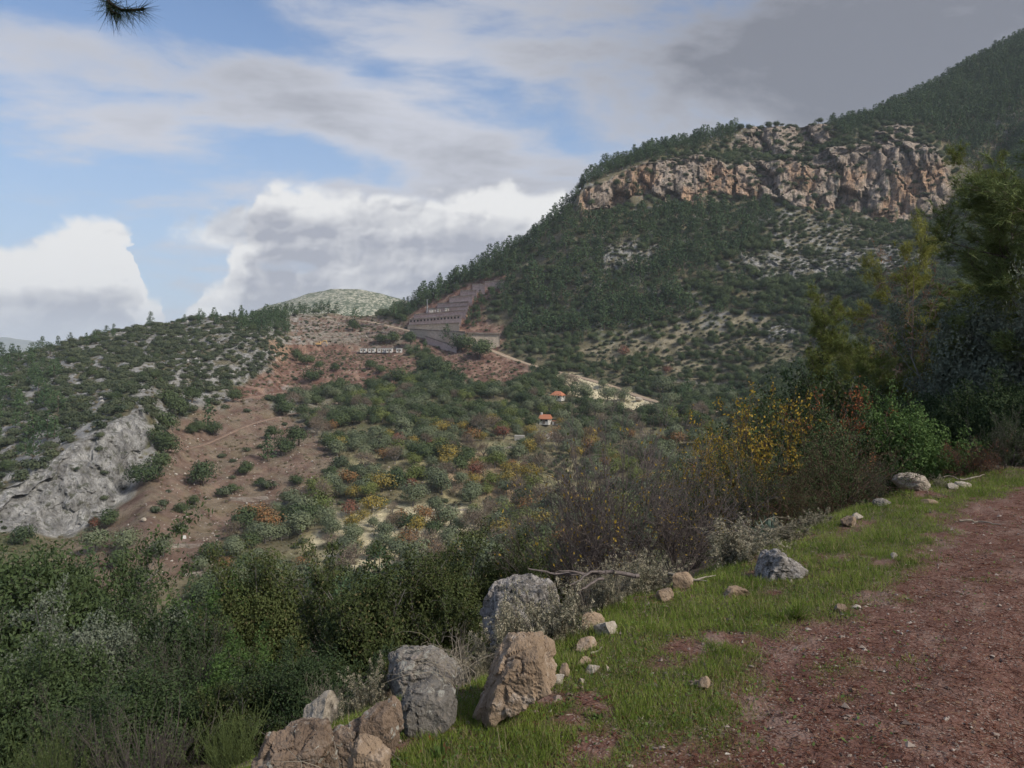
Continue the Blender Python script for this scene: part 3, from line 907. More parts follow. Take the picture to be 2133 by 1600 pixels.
def far_pine(R, h, per, ls, wide=0.34):
    Pt, out = [], []
    z = h * R.uniform(0.12, 0.22)
    pw = R.uniform(0.42, 0.7)
    lean = R.normal(size=2) * 0.03 * h
    segs = [((0, 0, -0.6), h * 0.022, (lean[0], lean[1], h * 0.96), h * 0.004)]
    while z < h * 0.97:
        f = z / h
        r = h * wide * (1 - f) ** pw * R.uniform(0.75, 1.15) + 0.1
        nb = R.integers(5, 8)
        a0 = R.uniform(0, 6.28)
        for b in range(nb):
            a = a0 + 6.28 * b / nb + R.normal() * 0.3
            rr = r * R.uniform(0.55, 1.15)
            m_ = max(2, int(per * (0.4 + rr / (h * wide))))
            t = R.uniform(0.25, 1.05, m_) ** 0.7
            p = np.stack([np.cos(a) * rr * t, np.sin(a) * rr * t, z + 0.16 * rr * t ** 2 * h * 0.25 - 0.02 * h * t], 1)
            p += R.normal(size=p.shape) * np.array([1, 1, 0.6]) * 0.035 * h * (1.1 - f)
            p[:, :2] += lean * f
            Pt.append(p); out.append(np.stack([np.cos(a) * np.ones(m_), np.sin(a) * np.ones(m_), np.full(m_, 0.9)], 1))
        z += h * R.uniform(0.045, 0.085)
    Pt = np.concatenate(Pt); out = unit(np.concatenate(out))
    V, Fq = leaves(Pt, ls * R.uniform(0.8, 1.7, len(Pt)), ls * R.uniform(0.35, 0.7, len(Pt)), out, 0.5, R)
    return (V, Fq, 0), (*tubes(segs, 4), 1)

def far_shrub(R, h, nleaf, ls):
    Pt, out = lobes_crown(R, 10, h * 0.75, 0.62, nleaf, h * 0.38, low=-0.1)
    keep = Pt[:, 2] > -0.15 * h
    V, Fq = leaves(Pt[keep], ls * R.uniform(0.7, 1.5, keep.sum()), ls * R.uniform(0.6, 1.0, keep.sum()), out[keep], 0.70, R)
    return ((V, Fq, 0),)

def far_bare(R, h, n_):
    """leafless shrubby tree: a haze of twigs"""
    segs = [((0, 0, -0.4), h * 0.03, (0, 0, h * 0.25), h * 0.022)]
    for _ in range(7):
        a = R.uniform(0, 6.28); r = h * R.uniform(0.15, 0.3)
        b = (math.cos(a) * r, math.sin(a) * r, h * R.uniform(0.45, 0.65))
        segs.append(((0, 0, h * 0.2), h * 0.016, b, h * 0.008))
    Pt, out = lobes_crown(R, 12, h * 0.48, 0.85, n_, h * 0.58, inner=0.6)
    V, Fq = blades(Pt, unit(out + R.normal(size=out.shape) * 0.5), h * 0.13 * R.uniform(0.6, 1.4, n_), h * 0.014, R)
    return (V, Fq, 0), (*tubes(segs, 4), 1)

def proto(name, parts, mats, tr=None):
    V, Fs, mi = join(parts)
    nf = sum(len(f) for f in Fs)
    return mesh_np(name, V, Fs, mats, False, fattr={'rnd': rng.random(nf).astype(np.float32), 'tr': np.zeros(nf) if tr is None else tr}, midx=mi)

MAT['bark'] = bark_mat('bark', (.075, .058, .045), (.15, .125, .10))
MAT['bark_grey'] = bark_mat('grey_bark', (.10, .092, .085), (.20, .19, .175))
MAT['pine'] = leaf_mat('pine_needles', (.026, .055, .030), (.095, .145, .064), trans=0.1)
MAT['pine_lit'] = leaf_mat('fresh_pine_needles', (.05, .085, .03), (.11, .15, .05), trans=0.15)
MAT['oak'] = leaf_mat('evergreen_leaves', (.030, .052, .026), (.098, .128, .056), trans=0.1)
MAT['olive'] = leaf_mat('olive_leaves', (.075, .098, .058), (.195, .222, .132), trans=0.15)
MAT['lime'] = leaf_mat('light_green_leaves', (.085, .115, .035), (.20, .225, .075), trans=0.2)
MAT['yellow'] = leaf_mat('yellow_leaves', (.21, .165, .045), (.42, .31, .07), (.17, .16, .07), 0.4, trans=0.2)
MAT['orange'] = leaf_mat('orange_leaves', (.20, .105, .05), (.34, .185, .08), (.16, .13, .07), 0.4, trans=0.2)
MAT['rust'] = leaf_mat('rust_leaves', (.15, .060, .045), (.26, .115, .08), (.12, .10, .07), 0.3, trans=0.15)
MAT['brown'] = leaf_mat('bare_twigs', (.12, .095, .075), (.22, .175, .135), trans=0.0)
MAT['shrub'] = leaf_mat('scrub_leaves', (.036, .055, .034), (.110, .125, .070), trans=0.1)
MAT['dry'] = leaf_mat('dry_scrub', (.115, .100, .062), (.215, .190, .120), trans=0.1)

RP = np.random.default_rng(5)
PRO = {}
PRO['pine'] = [proto('pine', far_pine(RP, 8.0, 5, 0.62, wd_), [MAT['pine'], MAT['bark']]) for wd_ in (.30, .34, .38, .42, .46, .52, .36, .40)]
PRO['pine_lit'] = [proto('pine_lit', far_pine(RP, 8.0, 6, 0.55, 0.3), [MAT['pine_lit'], MAT['bark']]) for _ in range(2)]
PRO['oak'] = [proto('oak', far_round(RP, 6.0, 1500, 0.40), [MAT['oak'], MAT['bark']]) for _ in range(5)]
PRO['olive'] = [proto('olive', far_round(RP, 6.0, 1500, 0.36), [MAT['olive'], MAT['bark_grey']]) for _ in range(5)]
PRO['lime'] = [proto('lime', far_round(RP, 6.0, 1300, 0.38), [MAT['lime'], MAT['bark_grey']]) for _ in range(2)]
for kk in ('yellow', 'orange', 'rust'):
    PRO[kk] = [proto(kk, far_round(RP, 5.0, 900, 0.34), [MAT[kk], MAT['bark_grey']]) for _ in range(3)]
PRO['brown'] = [proto('brown', far_bare(RP, 5.0, 900), [MAT['brown'], MAT['bark_grey']]) for _ in range(3)]
PRO['shrub'] = [proto('shrub', far_shrub(RP, 2.0, 420, 0.30), [MAT['shrub']]) for _ in range(6)]
PRO['dry'] = [proto('dry', far_shrub(RP, 1.2, 200, 0.22), [MAT['dry']]) for _ in range(4)]
PH = {'pine': 8.0, 'pine_lit': 8.0, 'oak': 6.0, 'olive': 6.0, 'lime': 6.0, 'yellow': 5.0, 'orange': 5.0, 'rust': 5.0, 'brown': 5.0, 'shrub': 2.0, 'dry': 1.2}
# horizon of the terrain itself, to drop plants that no ray from the road can reach
PYT = proj(np.stack([TX, TY, TZ], -1))[1]
HOR = np.minimum.accumulate(np.where(TY > 60, PYT, 5000), axis=0)
Rs = np.random.default_rng(21)
OCC = {}
def free(x, y, r, cell=4.0):
    i, j = int(x // cell), int(y // cell)
    for a in range(i - 2, i + 3):
        for b in range(j - 2, j + 3):
            for (u, v, q) in OCC.get((a, b), ()):
                if (u - x) ** 2 + (v - y) ** 2 < (0.5 * (r + q)) ** 2:
                    return False
    return True
def take(x, y, r, cell=4.0):
    OCC.setdefault((int(x // cell), int(y // cell)), []).append((x, y, r))

PLANTS = []          # species, position, height, rz, region
def plant(sp, p, h, region):
    PLANTS.append([sp, np.array(p, float), float(h), Rs.uniform(0, 6.28), region])

# keep the tracks, platform, walls and the line of sight to the houses clear
for a_, b_, r_ in ((1162, 832, 9), (1162, 838, 8), (1158, 845, 7), (1168, 850, 6), (1136, 880, 8), (1138, 886, 7), (1150, 888, 6), (1140, 894, 8), (1134, 890, 8), (1138, 900, 8), (1142, 906, 7), (1130, 898, 7), (1148, 897, 7), (1165, 858, 6), (1082, 916, 6), (1084, 924, 6), (1150, 915, 6), (1130, 918, 6), (1172, 906, 5), (1150, 922, 5), (800, 736, 6), (770, 737, 6), (830, 738, 6)):
    q_ = surf(a_, b_); take(q_[0], q_[1], r_)
for pts_, r in ((road_pts, 5.0), (track_pts, 3.5), (track2_pts, 3.0), (plat, 9.0), (cab, 8.0)):
    for q in pts_:
        take(q[0], q[1], r)

# plants that can be told apart one by one: species, pixel of the foot, width or height in photo pixels
NOTED = [('oak', 423, 1012, 62), ('pine', 433, 893, 66), ('oak', 415, 900, 34), ('oak', 442, 906, 36), ('oak', 400, 905, 26), ('pine', 558, 962, 66), ('oak', 590, 950, 50), ('oak', 572, 915, 36),
         ('oak', 622, 928, 50), ('oak', 511, 990, 36), ('oak', 486, 838, 36), ('oak', 596, 866, 44), ('oak', 648, 797, 38), ('oak', 833, 808, 50), ('oak', 690, 996, 32), ('oak', 540, 1015, 26), ('shrub', 560, 1020, 44), ('oak', 615, 1010, 30),
         ('oak', 300, 1010, 62), ('oak', 335, 985, 55), ('oak', 350, 950, 55), ('oak', 345, 905, 60), ('oak', 370, 870, 50), ('oak', 400, 838, 40), ('oak', 325, 930, 50), ('oak', 350, 850, 50),
         ('oak', 225, 1098, 46), ('rust', 196, 1103, 30), ('olive', 200, 1150, 62), ('olive', 262, 1150, 60), ('oak', 250, 1180, 46), ('olive', 340, 1160, 52), ('oak', 440, 1170, 52), ('olive', 375, 1112, 30), ('olive', 292, 1215, 44),
         ('pine', 188, 1205, 66), ('oak', 165, 1235, 70), ('olive', 420, 1190, 40), ('oak', 380, 1070, 30), ('oak', 405, 1052, 26), ('shrub', 470, 1035, 46), ('oak', 488, 1030, 30),
         ('yellow', 740, 1150, 30), ('orange', 634, 1195, 46), ('orange', 470, 1190, 40), ('rust', 727, 1075, 40), ('yellow', 775, 1068, 50), ('orange', 830, 1092, 38), ('yellow', 735, 1102, 42), ('yellow', 868, 1112, 44), ('orange', 880, 1085, 40),
         ('olive', 938, 1098, 56), ('olive', 980, 1050, 50), ('olive', 860, 1055, 60), ('lime', 990, 1075, 30), ('olive', 735, 1130, 48), ('olive', 800, 1150, 50), ('olive', 690, 1120, 50), ('lime', 735, 1125, 40), ('rust', 862, 930, 24), ('rust', 898, 938, 28),
         ('yellow', 918, 905, 40), ('yellow', 1104, 907, 30), ('yellow', 1025, 890, 34), ('orange', 800, 960, 34), ('brown', 760, 985, 50), ('brown', 930, 1000, 44), ('brown', 1130, 945, 46), ('brown', 1000, 905, 50), ('olive', 1195, 905, 40), ('olive', 1080, 960, 44),
         ('oak', 960, 735, 52), ('oak', 1000, 748, 50), ('oak', 925, 788, 40), ('oak', 905, 780, 44), ('oak', 700, 775, 24), ('oak', 640, 760, 28), ('oak', 618, 752, 30), ('oak', 665, 770, 22), ('oak', 770, 770, 26), ('oak', 790, 778, 26), ('pine', 740, 668, 30),
         ('oak', 735, 690, 30), ('oak', 855, 718, 34), ('oak', 815, 718, 34), ('oak', 795, 716, 26), ('olive', 1215, 838, 46), ('olive', 1265, 838, 40), ('olive', 1380, 822, 46), ('olive', 1395, 850, 40), ('olive', 1300, 838, 34), ('rust', 1388, 780, 22), ('rust', 1298, 742, 26),
         ('pine', 932, 713, 42), ('pine', 1003, 739, 34), ('pine', 957, 729, 26), ('olive', 1145, 855, 40), ('oak', 1100, 850, 44), ('olive', 1240, 868, 40), ('olive', 1170, 880, 34), ('yellow', 1165, 888, 22), ('brown', 1190, 815, 40), ('oak', 1130, 790, 34), ('oak', 1170, 775, 24)]
for sp, px, py, wpx in NOTED:
    p = surf(px, py)
    mpp = p[1] / F
    if sp in ('pine', 'pine_lit'):
        h = wpx * mpp
    else:
        h = wpx * mpp * (0.98 if sp != 'shrub' else 0.6)
    p[2] -= 0.2
    plant(sp, p, h, 'noted'); take(p[0], p[1], max(2.5, h * 0.75))

# the rest grows by rule: dense pine wood, scrub, orchards, bare earth
area = np.abs(np.gradient(TX, axis=1) * np.gradient(TY, axis=0)) + np.abs(np.gradient(TX, axis=1) * np.gradient(TZ, axis=0)) * 0.7
ok_ = (PXC[None] > -160) & (PXC[None] < 2260) & (TY > 100)
ok_ = ok_ & (np.arange(NR)[:, None] < NR - 10)
pr_ = np.where(ok_, area, 0).ravel(); pr_ /= pr_.sum()
cand = Rs.choice(len(pr_), 170000, p=pr_)
cr, cc = cand // NC, cand % NC
cpx, cpy = proj(np.stack([TX[cr, cc], TY[cr, cc], TZ[cr, cc]], -1))
cn1 = fbm2(TX[cr, cc] / 28, TY[cr, cc] / 28 + TZ[cr, cc] / 14, 3); cn2 = fbm2(TX[cr, cc] / 9 + 31, TY[cr, cc] / 9, 3)
u1 = Rs.random(len(cand)); u2 = Rs.random(len(cand)); u3 = Rs.random(len(cand))
pineL = [(815, 668), (850, 625), (1000, 545), (1205, 400), (1212, 456), (1300, 445), (1480, 432), (1600, 425), (1620, 460), (1560, 520), (1450, 560), (1400, 600), (1440, 660), (1330, 690), (1200, 700), (1080, 700), (1040, 640), (1045, 590), (980, 600), (900, 640), (850, 660)]
ridgeP = [(1205, 395), (1270, 330), (1400, 285), (1500, 255), (1560, 245), (1520, 300), (1420, 318), (1330, 345), (1250, 375)]
topP = [(1690, 262), (1740, 230), (1900, 170), (2300, -60), (2300, 420), (2080, 420), (1990, 330), (1940, 270), (1830, 255), (1760, 285)]
oakS = [(1500, 430), (1640, 430), (1720, 470), (1900, 500), (2100, 460), (2100, 700), (1640, 660), (1480, 660), (1420, 600), (1470, 545), (1560, 520)]
walls_z = [(846, 696), (850, 662), (862, 652), (887, 641), (911, 630), (936, 617), (959, 603), (985, 590), (1010, 586), (1052, 581), (1050, 594), (1012, 608), (997, 622), (988, 636), (980, 648), (975, 672), (972, 688), (1044, 692), (1040, 722), (960, 725), (860, 702)]
orch = [(540, 850), (700, 800), (860, 800), (1000, 815), (1130, 800), (1200, 850), (1500, 860), (1500, 1000), (1200, 1200), (640, 1240), (420, 1280), (480, 1100), (600, 1050), (720, 990), (690, 940), (620, 880)]
z_pine = inpoly(cpx, cpy, pineL); z_ridge = inpoly(cpx, cpy, ridgeP); z_top = inpoly(cpx, cpy, topP); z_oak = inpoly(cpx, cpy, oakS); z_wall = inpoly(cpx, cpy, walls_z); z_or = inpoly(cpx, cpy, orch)
z_wp = inpoly(cpx, cpy, [(835, 660), (1060, 560), (1065, 610), (1010, 640), (1000, 680), (975, 690)])
mk = lambda M: M[cr, cc] > 0.4
k_rock, k_red, k_exc, k_terr, k_dry, k_lit, k_knoll, k_scree = mk(M_cliff), mk(M_red), mk(np.clip(M_exc + M_cut, 0, 1)), mk(M_terr), mk(M_dry), mk(M_lit), mk(M_knoll), mk(M_scree)
k_lcliff, k_crag = mk(M_cliffL), mk(np.clip(M_crag + M_patch + M_cragO, 0, 1))
for i in range(len(cand)):
    r, c = cr[i], cc[i]
    x, y, z = TX[r, c] + Rs.uniform(-.4, .4), TY[r, c] + Rs.uniform(-.4, .4), TZ[r, c]
    px, py = cpx[i], cpy[i]
    sp = None
    if z_wall[i]:
        continue
    elif k_rock[i]:
        if cn2[i] > 0.02 and u1[i] < 0.5: sp, h, sep_, reg = 'shrub', 1.6 + 2.2 * u2[i], 2.4, 'cliff'
        elif u1[i] > 0.93: sp, h, sep_, reg = 'oak', 3.5 + 2.5 * u2[i], 4.5, 'cliff'
    elif k_lcliff[i]:
        if u1[i] < 0.05: sp, h, sep_, reg = 'shrub', 0.8 + 1.2 * u2[i], 3.0, 'left'
    elif k_crag[i]:
        if cn2[i] > -0.15 and u1[i] < 0.5: sp, h, sep_, reg = 'shrub', 1.2 + 1.8 * u2[i], 2.0, 'left' if px < 900 else 'slope'
    elif z_ridge[i] or z_top[i]:
        sp, h, sep_, reg = ('pine', 6.5 + 5 * u2[i], 3.1, 'top') if u1[i] < 0.9 else ('oak', 5 + 2 * u2[i], 4.2, 'top')
    elif z_pine[i]:
        if cn1[i] > -0.42: sp, h, sep_, reg = ('pine', 6.2 + 6.5 * u2[i] * u2[i] + 2 * u3[i], 3.0, 'pine') if u1[i] < 0.66 else (('oak', 4 + 2.5 * u2[i], 2.9, 'pine') if u1[i] < 0.9 else ('shrub', 1.8 + 1.6 * u2[i], 2.0, 'slope'))
        else: sp, h, sep_, reg = ('shrub', 1.6 + 1.8 * u2[i], 2.0, 'slope') if u1[i] < 0.8 else (None, 0, 0, '')
    elif z_oak[i]:
        if k_scree[i]:
            if cn1[i] > -0.05 and u1[i] < 0.6: sp, h, sep_, reg = 'oak', 3.0 + 2.6 * u2[i], 3.0, 'oak'
            elif u1[i] > 0.6: sp, h, sep_, reg = 'shrub', 1.3 + 1.6 * u2[i], 2.2, 'slope'
        elif cn1[i] > -0.25: sp, h, sep_, reg = ('oak', 4.0 + 3.4 * u2[i], 2.9, 'oak') if u1[i] < 0.7 else ('pine', 5 + 4 * u2[i], 3.2, 'pine')
        elif u1[i] < 0.7: sp, h, sep_, reg = 'shrub', 1.5 + 1.7 * u2[i], 2.1, 'slope'
    elif z_wp[i]:
        sp, h, sep_, reg = ('pine', 5 + 4 * u2[i], 3.4, 'pine') if u1[i] < 0.5 else ('oak', 3.5 + 2 * u2[i], 3.2, 'pine') if u1[i] < 0.8 else ('shrub', 1.5, 2.4, 'slope')
    elif k_exc[i] or k_terr[i]:
        if u1[i] < (0.22 if k_terr[i] else 0.10): sp, h, sep_, reg = 'shrub', 0.8 + 1.2 * u2[i], 2.8, 'earth'
        elif u1[i] < 0.55: sp, h, sep_, reg = 'dry', 0.7 + 0.6 * u2[i], 1.8, 'earth'
    elif k_red[i]:
        if u1[i] < 0.05: sp, h, sep_, reg = 'shrub', 0.8 + 1.4 * u2[i], 5, 'earth'
        elif u1[i] < 0.45 and cn2[i] > -0.1: sp, h, sep_, reg = 'dry', 0.4 + 0.5 * u2[i], 1.4, 'earth'
    elif k_lit[i]:
        if u1[i] < 0.10: sp, h, sep_, reg = 'olive', 3 + 2 * u2[i], 5, 'orchard'
        elif u1[i] < 0.3: sp, h, sep_, reg = 'dry', 0.5 + 0.5 * u2[i], 2.2, 'earth'
    elif z_or[i]:
        if k_knoll[i]:
            if cn2[i] < 0.0: continue
            q = u2[i]
            sp = 'olive' if q < .40 else 'brown' if q < .60 else 'yellow' if q < .72 else 'orange' if q < .80 else 'dry' if q < .92 else 'oak'
            h, sep_, reg = (3.0 + 2.4 * u1[i], 4.4, 'orchard') if sp != 'dry' else (1.0, 2.0, 'earth')
        elif cn1[i] + 0.3 * cn2[i] > (-0.32 if py < 900 or px < 560 else -0.16):
            q = u2[i]
            far_ = py < 895
            if far_: sp = 'oak' if q < .62 else 'olive' if q < .84 else 'brown' if q < .94 else 'lime'
            elif px < 640: sp = 'oak' if q < .40 else 'olive' if q < .84 else 'brown' if q < .95 else 'orange'
            else: sp = 'oak' if q < .15 else 'olive' if q < .50 else 'brown' if q < .70 else 'lime' if q < .84 else 'yellow' if q < .93 else 'orange' if q < .975 else 'rust'
            h, sep_, reg = 3.4 + 3.4 * u1[i], 3.5, 'orchard'
            if cn2[i] < -0.3: sp, h, sep_, reg = 'dry', 0.9 + 0.6 * u1[i], 2.2, 'earth'
        else:
            if u1[i] < 0.5: sp, h, sep_, reg = ('dry', 0.7 + 0.5 * u2[i], 2.0, 'earth') if u2[i] < .6 else ('shrub', 1.2 + u3[i], 2.6, 'earth')
    elif px < 760 and py < 1100:                       # left hill
        skyl = py < np.interp(px, [0, 300, 450, 600, 740], [775, 700, 685, 690, 675])
        leftwood = px < 130 and py < 960
        if px > 500 and py < 700:
            if cn1[i] > -0.35: sp, h, sep_, reg = ('pine', 6 + 4 * u2[i], 4.0, 'saddle') if u1[i] < .8 else ('oak', 4 + 2 * u2[i], 4.0, 'saddle')
        elif skyl and u1[i] < 0.09: sp, h, sep_, reg = 'pine', 4.5 + 4 * u2[i], 6.0, 'leftpine'
        elif leftwood and u1[i] < 0.20: sp, h, sep_, reg = 'pine', 5 + 4 * u2[i], 4.4, 'leftpine'
        elif ribs[r, c] + 0.4 * cn2[i] < 0.60 and u1[i] < 0.85: sp, h, sep_, reg = ('shrub', 1.5 + 2.0 * u2[i], 2.0, 'left') if u3[i] < 0.93 else ('oak', 3 + 2 * u2[i], 4.5, 'left')
        elif u1[i] > 0.80: sp, h, sep_, reg = 'dry', 0.6 + 0.6 * u2[i], 1.8, 'left'
    elif k_dry[i]:
        if cn1[i] > 0.0 and u1[i] < 0.6: sp, h, sep_, reg = 'oak', 2.8 + 2.4 * u2[i], 3.0, 'oak'
        elif u1[i] < 0.5: sp, h, sep_, reg = 'shrub', 1.2 + 1.4 * u2[i], 2.2, 'slope'
        elif u1[i] < 0.70: sp, h, sep_, reg = 'dry', 0.7 + 0.6 * u2[i], 1.8, 'slope'
    elif py > 1090 and px < 640:                        # terraces on the near valley floor
        if u1[i] < 0.10: sp, h, sep_, reg = ('olive' if u2[i] < .6 else 'oak' if u2[i] < .85 else 'brown'), 3.2 + 2.0 * u3[i], 6.5, 'orchard'
        elif u1[i] < 0.45: sp, h, sep_, reg = 'dry', 0.6 + 0.7 * u2[i], 1.9, 'earth'
    else:
        if cn1[i] > -0.25: sp, h, sep_, reg = ('oak', 3 + 2.8 * u2[i], 3.0, 'oak') if u1[i] < .62 else ('olive', 3 + 2 * u2[i], 3.2, 'slope') if u1[i] < .8 else ('pine', 5 + 4 * u2[i], 4.2, 'pine')
        elif u1[i] < 0.5: sp, h, sep_, reg = 'shrub', 1.2 + 1.4 * u2[i], 2.5, 'slope'
    if sp is None:
        continue
    hp = h / y * F
    if py - hp > HOR[max(r - 4, 0), c] + 1:
        continue
    if not free(x, y, sep_):
        continue
    take(x, y, sep_)
    plant(sp, (x, y, z - 0.15 - 0.04 * h), h, reg)
print('plants', len(PLANTS), {s: sum(1 for p in PLANTS if p[0] == s) for s in PH})

# ------------------------------------------------------------------ turn the plant list into objects
NAMES = {'pine': ('pine_tree', 'pine tree'), 'pine_lit': ('pine_tree', 'pine tree'), 'oak': ('oak_tree', 'oak tree'), 'olive': ('olive_tree', 'olive tree'), 'lime': ('leafy_tree', 'tree'),
         'yellow': ('autumn_tree', 'tree'), 'orange': ('autumn_tree', 'tree'), 'rust': ('autumn_tree', 'tree'), 'brown': ('bare_tree', 'tree'), 'shrub': ('shrub', 'shrub'), 'dry': ('dry_bush', 'bush')}
LOOK = {'pine': 'dark green conical pine', 'oak': 'round dark green evergreen tree', 'olive': 'silvery grey-green olive tree', 'lime': 'small light green leafy tree', 'yellow': 'small tree with yellow autumn leaves',
        'orange': 'small tree with orange-brown autumn leaves', 'rust': 'small tree with rusty red leaves', 'brown': 'leafless brown-twigged tree', 'shrub': 'low dark green shrub', 'dry': 'pale dry bush'}
WHERE = {'noted': 'standing clear in the valley fields', 'cliff': 'clinging to the ledges of the cliff', 'left': 'among the limestone of the left hill', 'slope': 'on the stony slope below the cliff',
         'top': 'along the mountain ridge above the cliff', 'pine': 'in the pine wood on the mountainside', 'oak': 'on the scrubby slope under the cliff', 'earth': 'on the bare earth of the fields',
         'orchard': 'in the mixed orchards of the valley floor', 'saddle': 'on the wooded saddle behind the terraces', 'leftpine': 'along the crest of the left hill'}
def where(p):
    r = p[4]; a_, b_ = proj(p[1])
    if r == 'orchard':
        if a_ > 1050: return 'around the orange-roofed houses' if b_ < 925 else 'behind the bare purple-grey shrubs'
        if b_ < 850: return 'in the grove just below the excavation'
        if b_ < 930: return 'in the grove right of the red field'
        if a_ < 640: return 'on the low terraces left of the sunny knoll'
        if b_ > 1050: return 'on and around the sunny knoll'
        return 'on the stony terraces above the sunny knoll'
    if r == 'pine':
        if a_ < 1080: return 'on the mountain flank around the retaining walls'
        if b_ < 500: return 'in the pine belt right under the cliff'
        return 'low in the mountain pine wood above the dirt road' if b_ > 620 else 'halfway up the mountain pine wood'
    if r == 'left':
        if b_ > 850: return 'on the left hill beside the grey cliff'
        return 'on the left hill near the pale crag' if a_ > 330 else 'on the left hill above the grey cliff'
    if r == 'oak':
        return 'on the scree right under the cliff' if b_ < 560 else 'on the dry slope above the dirt road' if b_ < 740 else 'beside the lower dirt road'
    return WHERE[r]
def app(p): return p[2] / p[1][1]
by = {}
for p in PLANTS:
    fam = {'pine_lit': 'pine'}.get(p[0], p[0])
    by.setdefault(fam, []).append(p)
LIMIT = {'pine': 300, 'oak': 290, 'olive': 220, 'lime': 60, 'yellow': 60, 'orange': 50, 'rust': 30, 'brown': 120, 'shrub': 290, 'dry': 60}
rest = {}
ORD = ['first', 'second', 'third', 'fourth', 'fifth', 'sixth', 'seventh', 'eighth', 'ninth', 'tenth', 'eleventh', 'twelfth', 'thirteenth', 'fourteenth', 'fifteenth', 'sixteenth', 'seventeenth', 'eighteenth', 'nineteenth', 'twentieth']
def place(px, py):
    if px < 385 and py < 1015 and py > 830: return 'along the left hill foot'
    if px < 460 and py > 1040: return 'on terraces below the left cliff'
    if px < 720 and py > 815 and py < 1045: return 'on the red field'
    if px < 870 and py < 812: return 'around the excavated red bank'
    if py < 812 and px < 1060: return 'below the retaining walls'
    if px > 1085 and py < 920: return 'near the orange-roofed houses'
    if py > 1040: return 'around the sunny knoll'
    return 'on terraces above the knoll'
LOOKN = {'pine': 'conical pine', 'oak': 'round dark evergreen', 'olive': 'silvery olive tree', 'lime': 'light green tree', 'yellow': 'yellow autumn tree', 'orange': 'orange autumn tree', 'rust': 'rusty red tree', 'brown': 'bare brown tree', 'shrub': 'low green shrub'}
NOTE = {}
for p in PLANTS:
    if p[4] == 'noted':
        a_, b_ = proj(p[1]); NOTE.setdefault((p[0], place(a_, b_)), []).append((float(a_), p))
LABN = {}
for (sp_, pl_), l_ in NOTE.items():
    l_.sort(key=lambda t: t[0])
    for i_, (_, p) in enumerate(l_):
        LABN[id(p)] = LOOKN[sp_] + ' ' + pl_ + ('' if len(l_) == 1 else ', ' + ORD[i_] + ' from the left')
for sp, lst in by.items():
    lst.sort(key=lambda p: -(app(p) + (10 if p[4] == 'noted' else 0)))
    for k_, p in enumerate(lst):
        if k_ < LIMIT[sp]:
            me = PRO[p[0]][k_ % len(PRO[p[0]])]
            s = p[2] / PH[p[0]]
            o = link(NAMES[sp][0], me, None, p[1], (0, 0, p[3]), (s * Rs.uniform(.92, 1.08), s * Rs.uniform(.92, 1.08), s))
            wh = where(p)
            tag(o, LABN.get(id(p)) or LOOK[sp] + ' ' + wh, NAMES[sp][1], LOOK[sp] + 's ' + wh)
        else:
            rest.setdefault(sp, []).append(p)

def mass(name, lst, sp, label, cat):
    """the plants too far or too many to tell apart: one object, the same few plants set on its points"""
    pc = bpy.data.collections.new(name + '_kinds')           # kept out of the scene: only a source for the points
    for k_, me in enumerate(PRO[sp]):
        pc.objects.link(bpy.data.objects.new('%s_kind_%02d' % (name, k_), me))
    me = bpy.data.meshes.new(name)
    n_ = len(lst)
    me.vertices.add(n_); me.vertices.foreach_set('co', np.array([p[1] for p in lst], np.float32).ravel())
    for an, ty, va in (('scl', 'FLOAT', [p[2] / PH[sp] for p in lst]), ('rotz', 'FLOAT', [p[3] for p in lst]), ('pick', 'INT', [int(Rs.integers(0, 99)) for p in lst])):
        at = me.attributes.new(an, ty, 'POINT'); at.data.foreach_set('value', np.array(va, np.int32 if ty == 'INT' else np.float32))
    me.update()
    ng = bpy.data.node_groups.new(name, 'GeometryNodeTree')
    ng.interface.new_socket('Geometry', in_out='INPUT', socket_type='NodeSocketGeometry'); ng.interface.new_socket('Geometry', in_out='OUTPUT', socket_type='NodeSocketGeometry')
    gi, go = ng.nodes.new('NodeGroupInput'), ng.nodes.new('NodeGroupOutput')
    ci = ng.nodes.new('GeometryNodeCollectionInfo'); ci.inputs['Collection'].default_value = pc; ci.inputs['Separate Children'].default_value = True; ci.inputs['Reset Children'].default_value = True
    ip = ng.nodes.new('GeometryNodeInstanceOnPoints'); ip.inputs['Pick Instance'].default_value = True
    def named(nm, ty):
        q = ng.nodes.new('GeometryNodeInputNamedAttribute'); q.data_type = ty; q.inputs['Name'].default_value = nm
        return q.outputs['Attribute']
    cx_ = ng.nodes.new('ShaderNodeCombineXYZ'); ng.links.new(named('rotz', 'FLOAT'), cx_.inputs[2])
    L_ = ng.links.new
    L_(gi.outputs[0], ip.inputs['Points']); L_(ci.outputs[0], ip.inputs['Instance']); L_(named('pick', 'INT'), ip.inputs['Instance Index'])
    L_(cx_.outputs[0], ip.inputs['Rotation']); L_(named('scl', 'FLOAT'), ip.inputs['Scale']); L_(ip.outputs[0], go.inputs[0])
    o = link(name, me); md = o.modifiers.new('plants', 'NODES'); md.node_group = ng
    tag(o, label, cat, kind='stuff')
